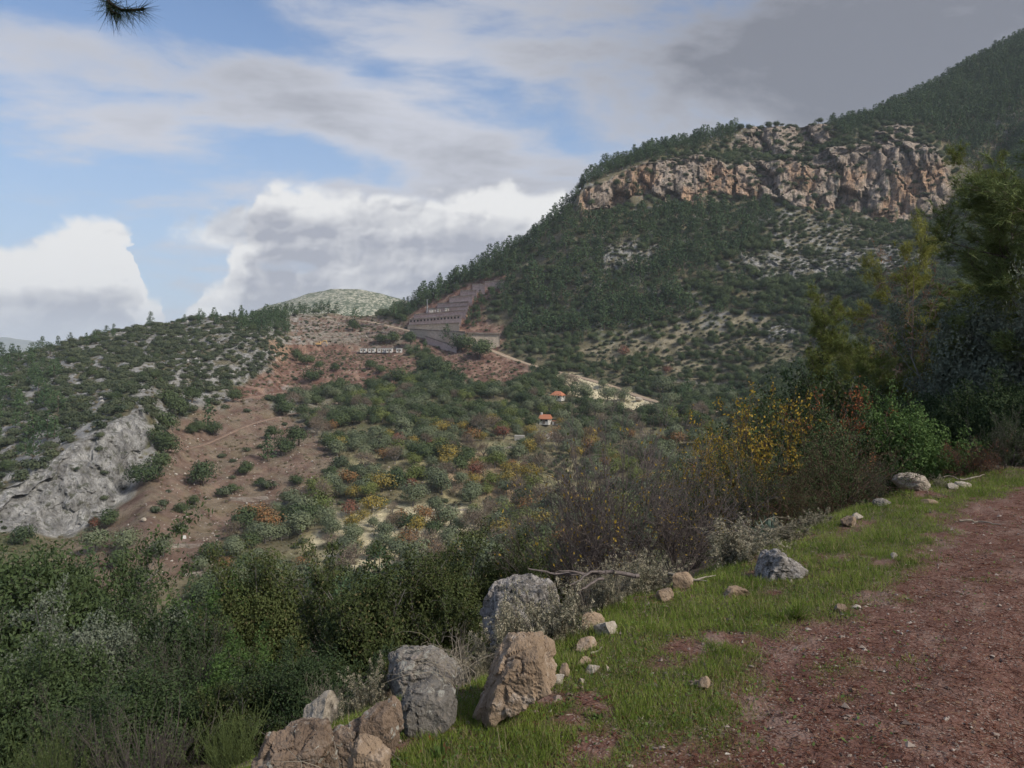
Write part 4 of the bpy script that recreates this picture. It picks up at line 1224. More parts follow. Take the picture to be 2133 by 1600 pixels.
for sp_, nm_, lb_, ct_ in (('pine', 'pine_forest', 'far pine forest covering the mountainside and ridges', 'forest'), ('oak', 'evergreen_wood', 'far round evergreen trees covering slopes and valley', 'wood'),
                           ('olive', 'olive_grove', 'far grey-green groves on the valley floor', 'grove'), ('lime', 'light_green_wood', 'far light green trees between the orchards', 'wood'), ('brown', 'bare_wood', 'far leafless trees between the orchards', 'wood'),
                           ('yellow', 'yellow_wood', 'far yellow trees between the orchards', 'wood'), ('orange', 'orange_wood', 'far orange-brown trees between the orchards', 'wood'), ('rust', 'rusty_wood', 'far rusty trees between the orchards', 'wood'),
                           ('shrub', 'scrub', 'low dark scrub scattered over hills and cliff ledges', 'scrub'), ('dry', 'dry_scrub', 'pale dry undergrowth scattered over the open ground', 'undergrowth')):
    if rest.get(sp_):
        mass(nm_, rest[sp_], sp_, lb_, ct_)

# ------------------------------------------------------------------ near ground: verge, road, slope
pxn = np.concatenate([np.linspace(-3200, -250, 70)[:-1], np.linspace(-250, 2400, 380)[:-1], np.linspace(2400, 4600, 50)])
dn = np.exp(np.linspace(math.log(0.7), math.log(33.0), 290))
GX = (pxn[None] - CX) / F * dn[:, None]; GY = np.repeat(dn[:, None], len(pxn), 1)
GS = lip_s(GX, GY)
GZ = near_h(GX, GY)
GZ = GZ + 0.012 * fbm2(GX * 9, GY * 9, 3) + 0.006 * fbm2(GX * 30, GY * 30, 2) * smooth(-GS, 0.2, 1.0)
GZ = GZ - 3.0 * smooth(GY, 27, 33)
na = fbm2(GX * 0.9 + 3, GY * 0.9, 4); nb_ = fbm2(GX * 3.1, GY * 3.1 + 7, 4); nc_ = fbm2(GX * 8, GY * 8, 3)
def GRASSF(x, y):
    """how grassy the verge is: 1 thick turf, 0 bare"""
    s = lip_s(x, y)
    wv = 0.84 + 0.22 * fbm2(x * 0.8 + 2, y * 0.8, 2) - 0.22 * smooth(y, 6.5, 9.5) + 0.12 * fbm2(x * 3, y * 3, 2)
    g = smooth(s, -wv - 0.22, -wv + 0.16) * (1 - smooth(s, 0.3, 1.1))
    g = g * smooth(fbm2(x * 1.7, y * 1.7, 3) + 0.35 * fbm2(x * 6, y * 6, 2), -0.62, -0.12)
    isl = smooth(fbm2(x * 1.6 + 20, y * 1.6, 3), 0.25, 0.5) * smooth(s, -1.7, -1.1) * 0.35
    return np.clip(np.maximum(g, isl * (y < 6.5)), 0, 1)
GG = GRASSF(GX, GY)
soil = lerp(C3(.098, .048, .037), C3(.155, .083, .065), 0.5 + 0.8 * nb_)
grav = lerp(C3(.145, .108, .093), C3(.27, .215, .187), 0.5 + 0.8 * nc_)
gv = smooth(-GS, 1.7, 2.7) * (0.45 + 0.55 * smooth(na, -0.3, 0.25)) + 0.35 * smooth(nb_, 0.1, 0.5)
gv = gv + 0.45 * np.exp(-((GS + 2.75) / 0.30) ** 2) - 0.5 * np.exp(-((GS + 2.05) / 0.22) ** 2) - 0.35 * np.exp(-((GS + 3.5) / 0.3) ** 2)
gcol = lerp(soil, grav, np.clip(gv, 0, 1))
gcol = lerp(gcol, C3(.062, .075, .028), GG * 0.75)
slopec = lerp(C3(.06, .045, .032), C3(.115, .085, .058), 0.5 + 0.8 * nb_)
gcol = lerp(gcol, slopec, smooth(GS, 0.1, 0.7))
gcol = lerp(gcol, C3(.11, .062, .045), smooth(-GS, 4.3, 5.2))
m, n = material('roadside_ground')
geo = n.new('ShaderNodeNewGeometry').outputs['Position']
f1 = n.noise(geo, 45, 5, 0.7); f2 = n.voro(geo, 60.0); f3 = n.noise(geo, 6, 4, 0.6)
k = n.math('MULTIPLY_ADD', n.sub(f1, 0.5), 1.5, 1.0)
k = n.mul(k, n.math('MULTIPLY_ADD', n.sub(f3, 0.5), 0.6, 1.0))
c = n.mix(1.0, n.attr('base', 'Color'), n.xyz(k, k, k), 'MULTIPLY')
c = n.mix(n.mul(n.math('LESS_THAN', f2, 0.30), n.sstep(f3, 0.40, 0.55)), c, (.215, .172, .150))
MAT['near'] = finish(m, n, c, 0.85, 0.25, bump=n.add(f1, n.mul(n.sub(0.5, f2), 0.8)), bstr=0.55, bdist=0.018)
ngm = mesh_np('road', np.stack([GX, GY, GZ], -1).reshape(-1, 3), grid_faces(len(dn), len(pxn)), MAT['near'], True, vcol={'base': gcol.reshape(-1, 3)})
o = link('roadside', ngm); tag(o, 'red earth gravel road with its verge and the slope below', kind='structure')

def nz(x, y):
    if math.hypot(x, y) < 30 and y < 27.5:
        return float(near_h(np.array([x]), np.array([y]))[0])
    g = gz_at(x, y)
    return g if g is not None else -10.0

def near_surf(px, py):
    d = np.linspace(0.9, 26, 2400)
    x = (px - CX) / F * d; z = EYE + (HY - py) / F * d
    h = near_h(x, d)
    k_ = np.nonzero(z <= h)[0]
    i = k_[0] if len(k_) else len(d) - 1
    return np.array([x[i], d[i], h[i]])

# ------------------------------------------------------------------ rocks
def rock_mat(name, c0, c1, c2, dark, scale=3.0, lichen=0.0, lich=(.29, .285, .255), cracks=0.6):
    m, n = material(name)
    tc = n.new('ShaderNodeTexCoord').outputs['Object']
    oi = n.new('ShaderNodeObjectInfo').outputs['Random']
    v = n.vadd(tc, n.xyz(n.mul(oi, 31.0), n.mul(oi, 17.0), 0.0))
    a = n.noise(v, scale, 6, 0.6, 0.4); b = n.noise(v, scale * 4.5, 6, 0.65); d_ = n.noise(n.vscale(v, (1, 1, 0.35)), scale * 2.0, 6, 0.7, 0.8)
    c = n.mix(n.sstep(a, 0.35, 0.65), c0, c1)
    c = n.mix(n.sstep(b, 0.52, 0.72), c, c2)
    c = n.mix(n.mul(n.sstep(d_, 0.55, 0.70), cracks), c, dark)
    if lichen > 0:
        lz = n.noise(v, scale * 6.0, 5, 0.7, 0.6); lb = n.noise(n.vadd(v, (5, 3, 1)), scale * 4.0, 5, 0.7, 0.6)
        c = n.mix(n.mul(n.sstep(lz, 0.62 - 0.10 * lichen, 0.66 - 0.10 * lichen), 0.8), c, lich)
        c = n.mix(n.mul(n.sstep(lb, 0.64 - 0.10 * lichen, 0.70 - 0.10 * lichen), 0.85), c, (.035, .036, .034))
    return finish(m, n, c, 0.9, 0.2, bump=n.add(n.mul(b, 0.6), d_), bstr=0.9, bdist=0.04)
MAT['tan'] = rock_mat('tan_rock', (.20, .145, .10), (.30, .225, .16), (.36, .30, .25), (.075, .052, .038), 3.0)
MAT['pale'] = rock_mat('pale_rock', (.30, .26, .215), (.38, .335, .28), (.43, .39, .34), (.13, .105, .085), 4.0)
MAT['lichen'] = rock_mat('lichen_rock', (.16, .145, .13), (.23, .205, .18), (.27, .23, .20), (.055, .050, .046), 4.0, 0.8)
MAT['lichen2'] = rock_mat('speckled_rock', (.13, .12, .11), (.20, .18, .165), (.30, .28, .26), (.04, .038, .036), 4.0, 1.0, (.31, .29, .28))
MAT['slab'] = rock_mat('brown_slab', (.12, .085, .062), (.185, .135, .10), (.25, .21, .175), (.045, .033, .026), 3.0, 0.35)
MAT['grey_dark'] = rock_mat('dark_grey_rock', (.10, .092, .085), (.16, .147, .132), (.21, .18, .15), (.04, .037, .034), 4.0, 0.3)
MAT['pebble'] = rock_mat('pebbles', (.20, .165, .14), (.31, .265, .235), (.38, .34, .31), (.12, .085, .07), 9.0)

def rock(seed, dims, cuts=9, sub=5, rough=0.05, tilt=(0, 0, 0), depth=(0.42, 0.80), shear=(0, 0), chip=0.16):
    import bmesh
    R = np.random.default_rng(seed)
    bm = bmesh.new(); bmesh.ops.create_icosphere(bm, subdivisions=sub, radius=1.0)
    V = np.array([v.co[:] for v in bm.verts]); Fc = np.array([[v.index for v in f.verts] for f in bm.faces])
    bm.free()
    for _ in range(cuts):
        nn = unit(R.normal(size=3)); dd = R.uniform(*depth)
        q = V @ nn - dd
        V = V - np.where(q > 0, q, 0)[:, None] * nn
    c1_, e1_ = cells(V[:, 0] * 1.6 + seed, V[:, 1] * 1.6, V[:, 2] * 1.6); c2_, e2_ = cells(V[:, 0] * 4.2 + seed, V[:, 1] * 4.2, V[:, 2] * 4.2)
    V = V + unit(V) * (chip * (c1_ - 0.5) + 0.45 * chip * (c2_ - 0.5) - 0.3 * chip * (1 - smooth(e1_, 0, 0.1)))[:, None]
    r0 = ridged3(V[:, 0] * 1.3 + seed, V[:, 1] * 1.3, V[:, 2] * 1.3, 4)
    f0 = fbm3(V[:, 0] * 3.2 + seed, V[:, 1] * 3.2, V[:, 2] * 3.2, 4, 0.6)
    V = V + unit(V) * (rough * 1.2 * r0 + rough * 1.6 * f0)[:, None]
    V[:, 0] += shear[0] * V[:, 2]; V[:, 1] += shear[1] * V[:, 2]
    V = V / np.array([np.ptp(V[:, 0]), np.ptp(V[:, 1]), np.ptp(V[:, 2])]) * np.array(dims)
    M = np.array(Matrix.Rotation(tilt[2], 3, 'Z') @ Matrix.Rotation(tilt[1], 3, 'Y') @ Matrix.Rotation(tilt[0], 3, 'X'))
    V = V @ M.T
    V[:, 2] -= V[:, 2].min()
    V[:, :2] -= (V[:, :2].max(0) + V[:, :2].min(0)) / 2
    return V, Fc

def rock_hull(seed, sil, depth, mpp, sub=6, rough=0.045, chip=0.115):
    """angular rock from its outline (photo pixels): planes through the outline, then chips and grain"""
    import bmesh
    R = np.random.default_rng(seed)
    sil = np.array(sil, float); c = sil.mean(0)
    pts = []
    for (x, y) in sil:
        dx_, dz_ = (x - c[0]) * mpp, (c[1] - y) * mpp
        pts.append((dx_, R.uniform(-.12, .12) * depth, dz_))
        f = R.uniform(0.50, 0.85); pts.append((dx_ * f + R.normal() * 0.03 * depth, -depth * R.uniform(0.40, 0.55), dz_ * f - 0.06 * depth))
        f = R.uniform(0.45, 0.80); pts.append((dx_ * f, depth * R.uniform(0.38, 0.55), dz_ * f))
    bm = bmesh.new()
    for p in pts: bm.verts.new(p)
    bmesh.ops.convex_hull(bm, input=list(bm.verts))
    bm.normal_update()
    PL = [(np.array(f.normal[:]), float(f.normal.dot(f.verts[0].co))) for f in bm.faces if f.calc_area() > 1e-9]
    bm.free()
    bm = bmesh.new(); bmesh.ops.create_icosphere(bm, subdivisions=sub, radius=1.0)
    V = np.array([v.co[:] for v in bm.verts]); Fc = np.array([[v.index for v in f.verts] for f in bm.faces]); bm.free()
    V = unit(V * np.array([np.ptp(sil[:, 0]) * mpp, depth, np.ptp(sil[:, 1]) * mpp]))
    t = np.full(len(V), 1e9)
    for nn, dd in PL:
        q = V @ nn
        t = np.where((q > 1e-6) & (dd > 1e-9), np.minimum(t, dd / np.maximum(q, 1e-6)), t)
    V = V * t[:, None]
    S = float(np.ptp(sil[:, 0]) * mpp)
    u = V / S * 2
    u = u + 0.10 * np.stack([fbm3(u[:, 0] * 1.5 + seed, u[:, 1] * 1.5, u[:, 2] * 1.5, 2), fbm3(u[:, 0] * 1.5, u[:, 1] * 1.5 + seed, u[:, 2] * 1.5, 2), fbm3(u[:, 0] * 1.5, u[:, 1] * 1.5, u[:, 2] * 1.5 + seed, 2)], 1)
    c1_, e1_ = facets(u[:, 0] * 1.9 + seed, u[:, 1] * 1.9, u[:, 2] * 1.5); c2_, e2_ = facets(u[:, 0] * 6 + seed, u[:, 1] * 6, u[:, 2] * 4.5)
    amt = chip * (c1_ - 0.2) + 0.28 * chip * c2_ - 0.25 * chip * (1 - smooth(e1_, 0, 0.12)) - 0.12 * chip * (1 - smooth(e2_, 0, 0.15))
    amt = amt + rough * (0.6 * fbm3(u[:, 0] * 7 + seed, u[:, 1] * 7, u[:, 2] * 7, 5, 0.68) + 0.3 * ridged3(u[:, 0] * 2.5, u[:, 1] * 2.5 + seed, u[:, 2] * 2.5, 4))
    V = V + unit(V) * (amt * S * 0.5)[:, None]
    return V, Fc, c
SIL = {0: ([(985, 1486), (1010, 1440), (1022, 1395), (1040, 1345), (1058, 1322), (1084, 1316), (1112, 1324), (1132, 1322), (1150, 1345), (1164, 1388), (1160, 1412), (1112, 1440), (1050, 1480), (1000, 1502)], 150),
       1: ([(1006, 1300), (1010, 1252), (1030, 1216), (1070, 1196), (1110, 1190), (1150, 1212), (1178, 1272), (1172, 1350), (1100, 1372), (1020, 1345)], 150),
       2: ([(806, 1400), (808, 1366), (830, 1352), (900, 1352), (945, 1370), (962, 1392), (955, 1445), (880, 1462), (818, 1450)], 130),
       3: ([(826, 1478), (836, 1448), (852, 1424), (900, 1412), (952, 1432), (950, 1484), (900, 1510), (848, 1506)], 100),
       4: ([(640, 1590), (668, 1548), (704, 1514), (768, 1478), (818, 1452), (832, 1462), (838, 1520), (824, 1575), (760, 1610), (700, 1660), (655, 1640)], 60),
       5: ([(528, 1600), (556, 1524), (612, 1514), (690, 1497), (704, 1530), (668, 1600), (655, 1665), (538, 1665)], 120),
       6: ([(722, 1600), (730, 1548), (748, 1530), (768, 1542), (790, 1540), (812, 1560), (816, 1600), (802, 1665), (724, 1665)], 70),
       8: ([(1568, 1198), (1594, 1152), (1612, 1140), (1636, 1150), (1690, 1190), (1686, 1204), (1620, 1212), (1576, 1208)], 85)}
# name, label, foot px, py, width px, height px, depth/width, material, cuts, seed, tilt, sink share, shear, extra distance
ROCKS = [('boulder', 'large tan angular boulder with a pale ridge on the green verge', 1078, 1492, 188, 196, 0.8, 'tan', 14, 3, (0.1, -0.15, 0.3), .10, (0.32, 0.0), 0.0),
         ('boulder', 'dark lichen-covered boulder half hidden behind the grey shrub', 1080, 1372, 175, 165, 0.8, 'lichen2', 6, 15, (0, 0.1, 0.5), .10, (0.1, 0), 0.55),
         ('boulder', 'flat-topped grey lichen boulder left of the tan boulder', 884, 1462, 165, 118, 0.8, 'lichen', 10, 25, (0, -0.12, 0.2), .10, (0, 0), 0.35),
         ('boulder', 'low mossy grey rock in front of the flat-topped grey boulder', 892, 1512, 140, 108, 0.7, 'grey_dark', 8, 36, (0, -0.25, 0), .15, (0, 0), 0.0),
         ('rock_slab', 'tilted brown slab with a grey upper edge at the bottom of the verge', 742, 1640, 196, 196, 0.4, 'slab', 7, 47, (0.35, -0.42, 0.25), .02, (0, 0), 0.0),
         ('boulder', 'dark pitted block of rock left of the tilted brown slab', 628, 1650, 165, 152, 0.7, 'slab', 12, 58, (0, -0.1, 0.3), .03, (0, 0), 0.0),
         ('boulder', 'tan two-humped rock in front of the tilted brown slab', 772, 1662, 104, 144, 0.7, 'tan', 9, 69, (0, 0.1, 0.2), .02, (0, 0), -0.18),
         ('boulder', 'small knobbly pale rock behind the dark pitted block', 668, 1530, 76, 84, 0.9, 'pale', 8, 70, (0, 0, 0.4), .1, (0, 0), 0.25),
         ('boulder', 'triangular black and grey lichen rock on the grassy verge', 1628, 1206, 124, 70, 0.7, 'lichen2', 7, 81, (0, 0.12, 0.2), .08, (-0.25, 0), 0.0),
         ('boulder', 'broad pale rock under the bright green shrub by the road', 1898, 1022, 76, 38, 0.8, 'pale', 9, 92, (0, 0, 0.2), .15, (0, 0), 0.0),
         ('stone', 'flat grey stone at the far grass edge below the dark brambles', 1838, 1054, 42, 17, 0.7, 'lichen', 7, 93, (0, 0, 0.2), .15, (0, 0), 0.0),
         ('stone', 'thin flat stone lying in the far grass patch', 1934, 1049, 34, 9, 0.8, 'tan', 6, 94, (0, 0, 0.1), .15, (0, 0), 0.0),
         ('stone', 'pale flat stone at the road bend beside the brown brush', 2006, 1016, 38, 13, 0.7, 'pale', 6, 95, (0, 0.1, 0.1), .28, (0, 0), 0.0),
         ('stone', 'small round pale stone beside the flat stone at the road bend', 1985, 1018, 22, 12, 0.8, 'pale', 6, 96, (0, 0, 0), .28, (0, 0), 0.0),
         ('stone', 'tan broken stone beside reddish earth below the grey shrub', 1262, 1322, 52, 30, 0.8, 'pale', 9, 97, (0, 0.2, 0.3), .30, (0, 0), 0.0),
         ('stone', 'reddish stone behind the tan broken stone', 1236, 1318, 50, 34, 0.8, 'tan', 9, 98, (0, 0, 0.6), .12, (0, 0), 0.12),
         ('stone', 'long low stone in the turf under the second grey shrub', 1532, 1245, 62, 24, 0.5, 'tan', 8, 99, (0, 0, 0.1), .30, (0, 0), 0.0),
         ('stone', 'pointed tan stone leaning at the end of the dead branch', 1422, 1228, 46, 38, 0.5, 'tan', 6, 100, (0, -0.6, 0.1), .28, (0, 0), 0.0),
         ('stone', 'tan stone low in the grass left of the pointed stone', 1384, 1250, 40, 24, 0.7, 'tan', 8, 101, (0, 0, 0.4), .30, (0, 0), 0.0),
         ('stone', 'brown cube-like stone alone on the red roadside dirt', 1466, 1434, 29, 26, 0.9, 'tan', 8, 105, (0, 0, 0.5), .08, (0, 0), 0.0),
         ('stone', 'upright rounded stone right of the tan boulder', 1178, 1412, 26, 30, 0.8, 'tan', 8, 106, (0, 0.2, 0.5), .28, (0, 0), 0.0),
         ('stone', 'small wedge stone at the foot of the tan boulder', 1164, 1424, 24, 18, 0.8, 'pale', 7, 107, (0, 0, 0.2), .28, (0, 0), 0.0),
         ('stone', 'rounded stone half sunk at the tan boulder right corner', 1132, 1436, 24, 18, 0.8, 'lichen', 7, 108, (0, 0, 0.2), .30, (0, 0), 0.0),
         ('stone', 'flat stone above the upright rounded stone', 1216, 1385, 34, 16, 0.7, 'tan', 7, 109, (0, 0, 0.7), .28, (0, 0), 0.0),
         ('stone', 'grey stone in the turf near the flat tan stones', 1235, 1402, 30, 16, 0.7, 'pale', 7, 110, (0, 0, 0.2), .28, (0, 0), 0.0),
         ('stone', 'tan stone with dark underside beneath the middle grey shrub', 1222, 1352, 48, 26, 0.6, 'tan', 8, 111, (0, -0.2, 0.2), .28, (0, 0), 0.0),
         ('stone', 'dark stone pair member at grass edge by the road', 1750, 1276, 26, 18, 0.8, 'slab', 8, 113, (0, 0, 0.2), .28, (0, 0), 0.0),
         ('stone', 'pale chip of stone beside the dark grass-edge stone', 1782, 1270, 22, 10, 0.7, 'pale', 7, 114, (0, 0, 0.2), .28, (0, 0), 0.0),
         ('stone', 'pale stone standing on the dirt at the far road edge', 1862, 1164, 14, 13, 0.8, 'pale', 7, 115, (0, 0, 0.2), .05, (0, 0), 0.0),
         ('stone', 'tan rubble stone below the dark brambles', 1770, 1096, 34, 22, 0.8, 'tan', 8, 116, (0, 0, 0.2), .28, (0, 0), 0.0),
         ('stone', 'small tan stone above the rubble stone by the brambles', 1786, 1082, 26, 14, 0.8, 'pale', 8, 117, (0, 0, 0.8), .28, (0, 0), 0.0)]
for ri, (nm, lab, px, py, wpx, hpx, dr, mt, cuts, seed, tilt, sink, shear, dd) in enumerate(ROCKS):
    p = near_surf(px, min(py, 1660))
    if ri in SIL:
        dist = p[1] + max(dd, -0.18) + (0.12 if ri == 4 else 0.10 if ri == 5 else -0.06 if ri == 6 else 0)
        V, Fc, cc_ = rock_hull(seed, SIL[ri][0], SIL[ri][1] * dist / F, dist / F, 6 if ri in (0, 1, 2, 4, 5) else 5)
        ctr = P(cc_[0], cc_[1], dist)
        gap = ctr[2] + V[:, 2].min() - nz(ctr[0], ctr[1])
        if gap > -0.02:                                 # bed it into the slope
            low_ = V[:, 2] < 0
            V[low_, 2] *= 1 + (gap + 0.06) / max(1e-3, -V[:, 2].min())
        zb = V[:, 2].min()
        V[:, 2] -= zb
        tag(link(nm, mesh_np(nm, V, Fc, MAT[mt], False), None, ctr + np.array([0, 0, zb])), lab, nm if nm != 'rock_slab' else 'rock')
        continue
    if dd:
        p = np.array([(px - CX) / F * (p[1] + dd), p[1] + dd, 0]); p[2] = nz(p[0], p[1])
    mpp = p[1] / F
    hgt = hpx * mpp
    if dd > 0:                                      # keep the top where it is seen when standing further down the slope
        hgt = max(hgt, EYE + (HY - (py - hpx)) / F * p[1] - p[2])
    dims = (wpx * mpp, wpx * mpp * dr, hgt * (1 + sink))
    V, Fc = rock(seed, dims, cuts, 5 if wpx > 60 else 4, 0.045, tilt, shear=shear, chip=0.11 if wpx > 60 else 0.08)
    V = V * np.array([wpx * mpp / np.ptp(V[:, 0]), 1, hgt * (1 + sink) / np.ptp(V[:, 2])])
    V[:, 2] -= hgt * sink
    me = mesh_np(nm, V, Fc, MAT[mt], False)
    me.polygons.foreach_set('use_smooth', np.full(len(Fc), wpx > 60))
    o = link(nm, me, None, p)
    tag(o, lab, nm.replace('_', ' ') if nm != 'rock_slab' else 'rock')

# loose stones and gravel
def pebbles(name, Pt, size, mat, label, cat, flat=0.6, R=rng, kind='stuff'):
    o8 = np.array([[1, 0, 0], [-1, 0, 0], [0, 1, 0], [0, -1, 0], [0, 0, 1], [0, 0, -1]], float)
    f8 = np.array([[0, 2, 4], [2, 1, 4], [1, 3, 4], [3, 0, 4], [2, 0, 5], [1, 2, 5], [3, 1, 5], [0, 3, 5]])
    n_ = len(Pt)
    V = o8[None] * R.uniform(0.5, 1.2, (n_, 6, 1)) + R.normal(size=(n_, 6, 3)) * 0.22
    V = V * np.array([1, 0.8, flat]) * np.asarray(size)[:, None, None]
    a = R.uniform(0, 6.28, n_); c_, s_ = np.cos(a), np.sin(a)
    X = V[..., 0] * c_[:, None] - V[..., 1] * s_[:, None]; Y = V[..., 0] * s_[:, None] + V[..., 1] * c_[:, None]
    V = np.stack([X, Y, V[..., 2]], -1) + Pt[:, None]
    Fc = (f8[None] + np.arange(n_)[:, None, None] * 6).reshape(-1, 3)
    me = mesh_np(name, V.reshape(-1, 3), Fc, mat, False, fattr={'rnd': np.repeat(R.random(n_), 8)})
    o = link(name, me); tag(o, label, cat, kind=kind)
    return o
m, n = material('gravel_stone')
rr_ = n.attr('rnd')
c = n.mix(rr_, (.11, .075, .062), (.32, .27, .235))
c = n.mix(n.math('GREATER_THAN', rr_, 0.97), c, (.42, .38, .34))
MAT['gravel'] = finish(m, n, c, 0.85, 0.25)
RG = np.random.default_rng(77)
def near_points(n_, dlo=1.6, dhi=14.0, pxlo=500, pxhi=2300):
    d = dlo * (dhi / dlo) ** RG.random(n_)
    px = RG.uniform(pxlo, pxhi, n_)
    x = (px - CX) / F * d
    return x, d
x, y = near_points(90000)
s = lip_s(x, y)
keep = (s < -1.0) & (s > -5) & (RG.random(len(x)) < (0.16 + 0.84 * smooth(-s, 1.7, 2.8)) * np.where(fbm2(x * 0.9 + 3, y * 0.9, 3) > -0.1, 1, 0.5))
x, y = x[keep][:26000], y[keep][:26000]
sz = np.exp(RG.normal(math.log(0.0068), 0.42, len(x))) * (0.75 + 0.05 * y)
pebbles('gravel', np.stack([x, y, near_h(x, y) + sz * 0.15], 1), sz, MAT['gravel'], 'loose gravel strewn over the red earth road', 'gravel', 0.5, RG)
x, y = near_points(9000, 2.2, 12, 550, 2150)
s = lip_s(x, y)
keep = (s < 0.5) & (s > -1.9) & (RG.random(len(x)) < 0.35)
x, y = x[keep], y[keep]
sz = np.exp(RG.normal(math.log(0.010), 0.45, len(x)))
pebbles('pebbles', np.stack([x, y, near_h(x, y) + sz * 0.2], 1), sz, MAT['gravel'], 'small stones lying among the grass of the verge', 'pebbles', 0.6, RG)

# ------------------------------------------------------------------ turf, litter
def grass_mat(name, c0, c1, c2, p2):
    return leaf_mat(name, c0, c1, c2, p2, trans=0.3, tree_amt=0.0)
m, n = material('grass')
rr_ = n.attr('rnd'); tt_ = n.attr('tr')
c = n.mix(n.add(n.mul(rr_, 0.45), n.mul(tt_, 0.55)), (.085, .135, .022), (.245, .310, .066))
c = n.mix(n.math('LESS_THAN', n.math('FRACT', n.mul(rr_, 37.7)), 0.16), c, (.27, .23, .12))
MAT['grass'] = finish(m, n, c, 0.6, 0.12, trans=0.3)
MAT['drygrass'] = grass_mat('dry_grass', (.20, .17, .11), (.34, .29, .20), (.14, .12, .07), 0.2)
MAT['needles'] = grass_mat('needle_litter', (.085, .034, .024), (.155, .068, .045), (.26, .17, .11), 0.15)
MAT['weed'] = grass_mat('weed_leaves', (.055, .095, .025), (.12, .175, .05), (.15, .09, .04), 0.08)
x, y = near_points(520000, 2.0, 14.0, 450, 2200)
g = GRASSF(x, y)
keep = RG.random(len(x)) < g
x, y, g = x[keep], y[keep], g[keep]
x, y, g = x[:150000], y[:150000], g[:150000]
hh = (0.018 + 0.035 * g * RG.random(len(x))) * (0.75 + 0.5 * smooth(fbm2(x * 2.2, y * 2.2 + 5, 2), -0.2, 0.4)) * (0.8 + 0.05 * y)
dirv = unit(np.stack([RG.normal(size=len(x)) * 0.45, RG.normal(size=len(x)) * 0.45, np.ones(len(x))], 1))
V, Fc = blades(np.stack([x, y, near_h(x, y) - 0.003], 1), dirv, hh * 1.25, 0.0034 * (0.65 + 0.12 * y), RG)
tag(link('grass', mesh_np('grass', V, Fc, MAT['grass'], fattr={'rnd': RG.random(len(Fc)), 'tr': np.clip(0.5 + 0.9 * fbm2(x * 1.9 + 8, y * 1.9, 3) + 0.5 * fbm2(x * 7, y * 7, 2), 0, 1)})), 'short bright green grass along the road verge', 'grass', kind='stuff')
# dry stems standing in the turf
x, y = near_points(40000, 2.2, 12, 550, 2150)
keep = RG.random(len(x)) < 0.16 * np.maximum(GRASSF(x, y), 0.8 * smooth(lip_s(x, y), -0.3, 0.1) * (lip_s(x, y) < 1.2)) * (0.3 + smooth(fbm2(x * 2.5 + 4, y * 2.5, 2), -0.1, 0.4))
x, y = x[keep], y[keep]
dirv = unit(np.stack([RG.normal(size=len(x)) * 0.5, RG.normal(size=len(x)) * 0.5, np.ones(len(x))], 1))
V, Fc = blades(np.stack([x, y, near_h(x, y)], 1), dirv, RG.uniform(0.05, 0.15, len(x)), 0.0030 * (0.6 + 0.1 * y), RG)
tag(link('dry_grass', mesh_np('dry_grass', V, Fc, MAT['drygrass'], fattr={'rnd': RG.random(len(Fc)), 'tr': np.zeros(len(Fc))})), 'thin dry grass stems standing in the verge turf', 'dry grass', kind='stuff')
# broad weed leaves in the turf
x, y = near_points(70000, 2.0, 12, 550, 2150)
g = np.maximum(GRASSF(x, y), 0.25 * (np.abs(lip_s(x, y) + 0.9) < 0.7))
keep = RG.random(len(x)) < 0.30 * g
x, y = x[keep], y[keep]
V, Fc = leaves(np.stack([x, y, near_h(x, y) + RG.uniform(0.004, 0.03, len(x))], 1), RG.uniform(.012, .028, len(x)), RG.uniform(.008, .015, len(x)), np.array([[0, 0, 1.0]]), 0.6, RG)
tag(link('weeds', mesh_np('weeds', V, Fc, MAT['weed'], fattr={'rnd': RG.random(len(Fc)), 'tr': np.zeros(len(Fc))})), 'small broad-leaved weeds mixed into the verge turf', 'weeds', kind='stuff')
# fallen pine needles and dead leaves
x, y = near_points(60000, 1.7, 11, 550, 2250)
s = lip_s(x, y)
keep = (s < 0.6) & (s > -4.5) & (RG.random(len(x)) < np.where(s > -1, 0.25, 0.75 * smooth(s, -4, -1.6) + 0.12))
x, y = x[keep][:26000], y[keep][:26000]
a = RG.uniform(0, 6.28, len(x))
dirv = unit(np.stack([np.cos(a), np.sin(a), RG.normal(size=len(x)) * 0.08], 1))
V, Fc = blades(np.stack([x, y, near_h(x, y) + 0.006], 1), dirv, RG.uniform(0.05, 0.11, len(x)), 0.0028 * (0.7 + 0.1 * y), RG)
x2, y2 = near_points(16000, 1.7, 11, 550, 2250); s2 = lip_s(x2, y2)
k2 = (s2 < 0.8) & (s2 > -2.4) & (RG.random(len(x2)) < 0.45)
x2, y2 = x2[k2], y2[k2]
V2, F2 = leaves(np.stack([x2, y2, near_h(x2, y2) + 0.008], 1), RG.uniform(.015, .035, len(x2)), RG.uniform(.008, .018, len(x2)), np.array([[0, 0, 1.0]]), 0.75, RG)
Vj, Fj, mj = join([(V, Fc, 0), (V2, F2, 0)])
nf = sum(len(f) for f in Fj)
tag(link('litter', mesh_np('litter', Vj, Fj, MAT['needles'], fattr={'rnd': RG.random(nf), 'tr': np.zeros(nf)})), 'reddish pine needles and dead leaves littering the roadside', 'litter', kind='stuff')

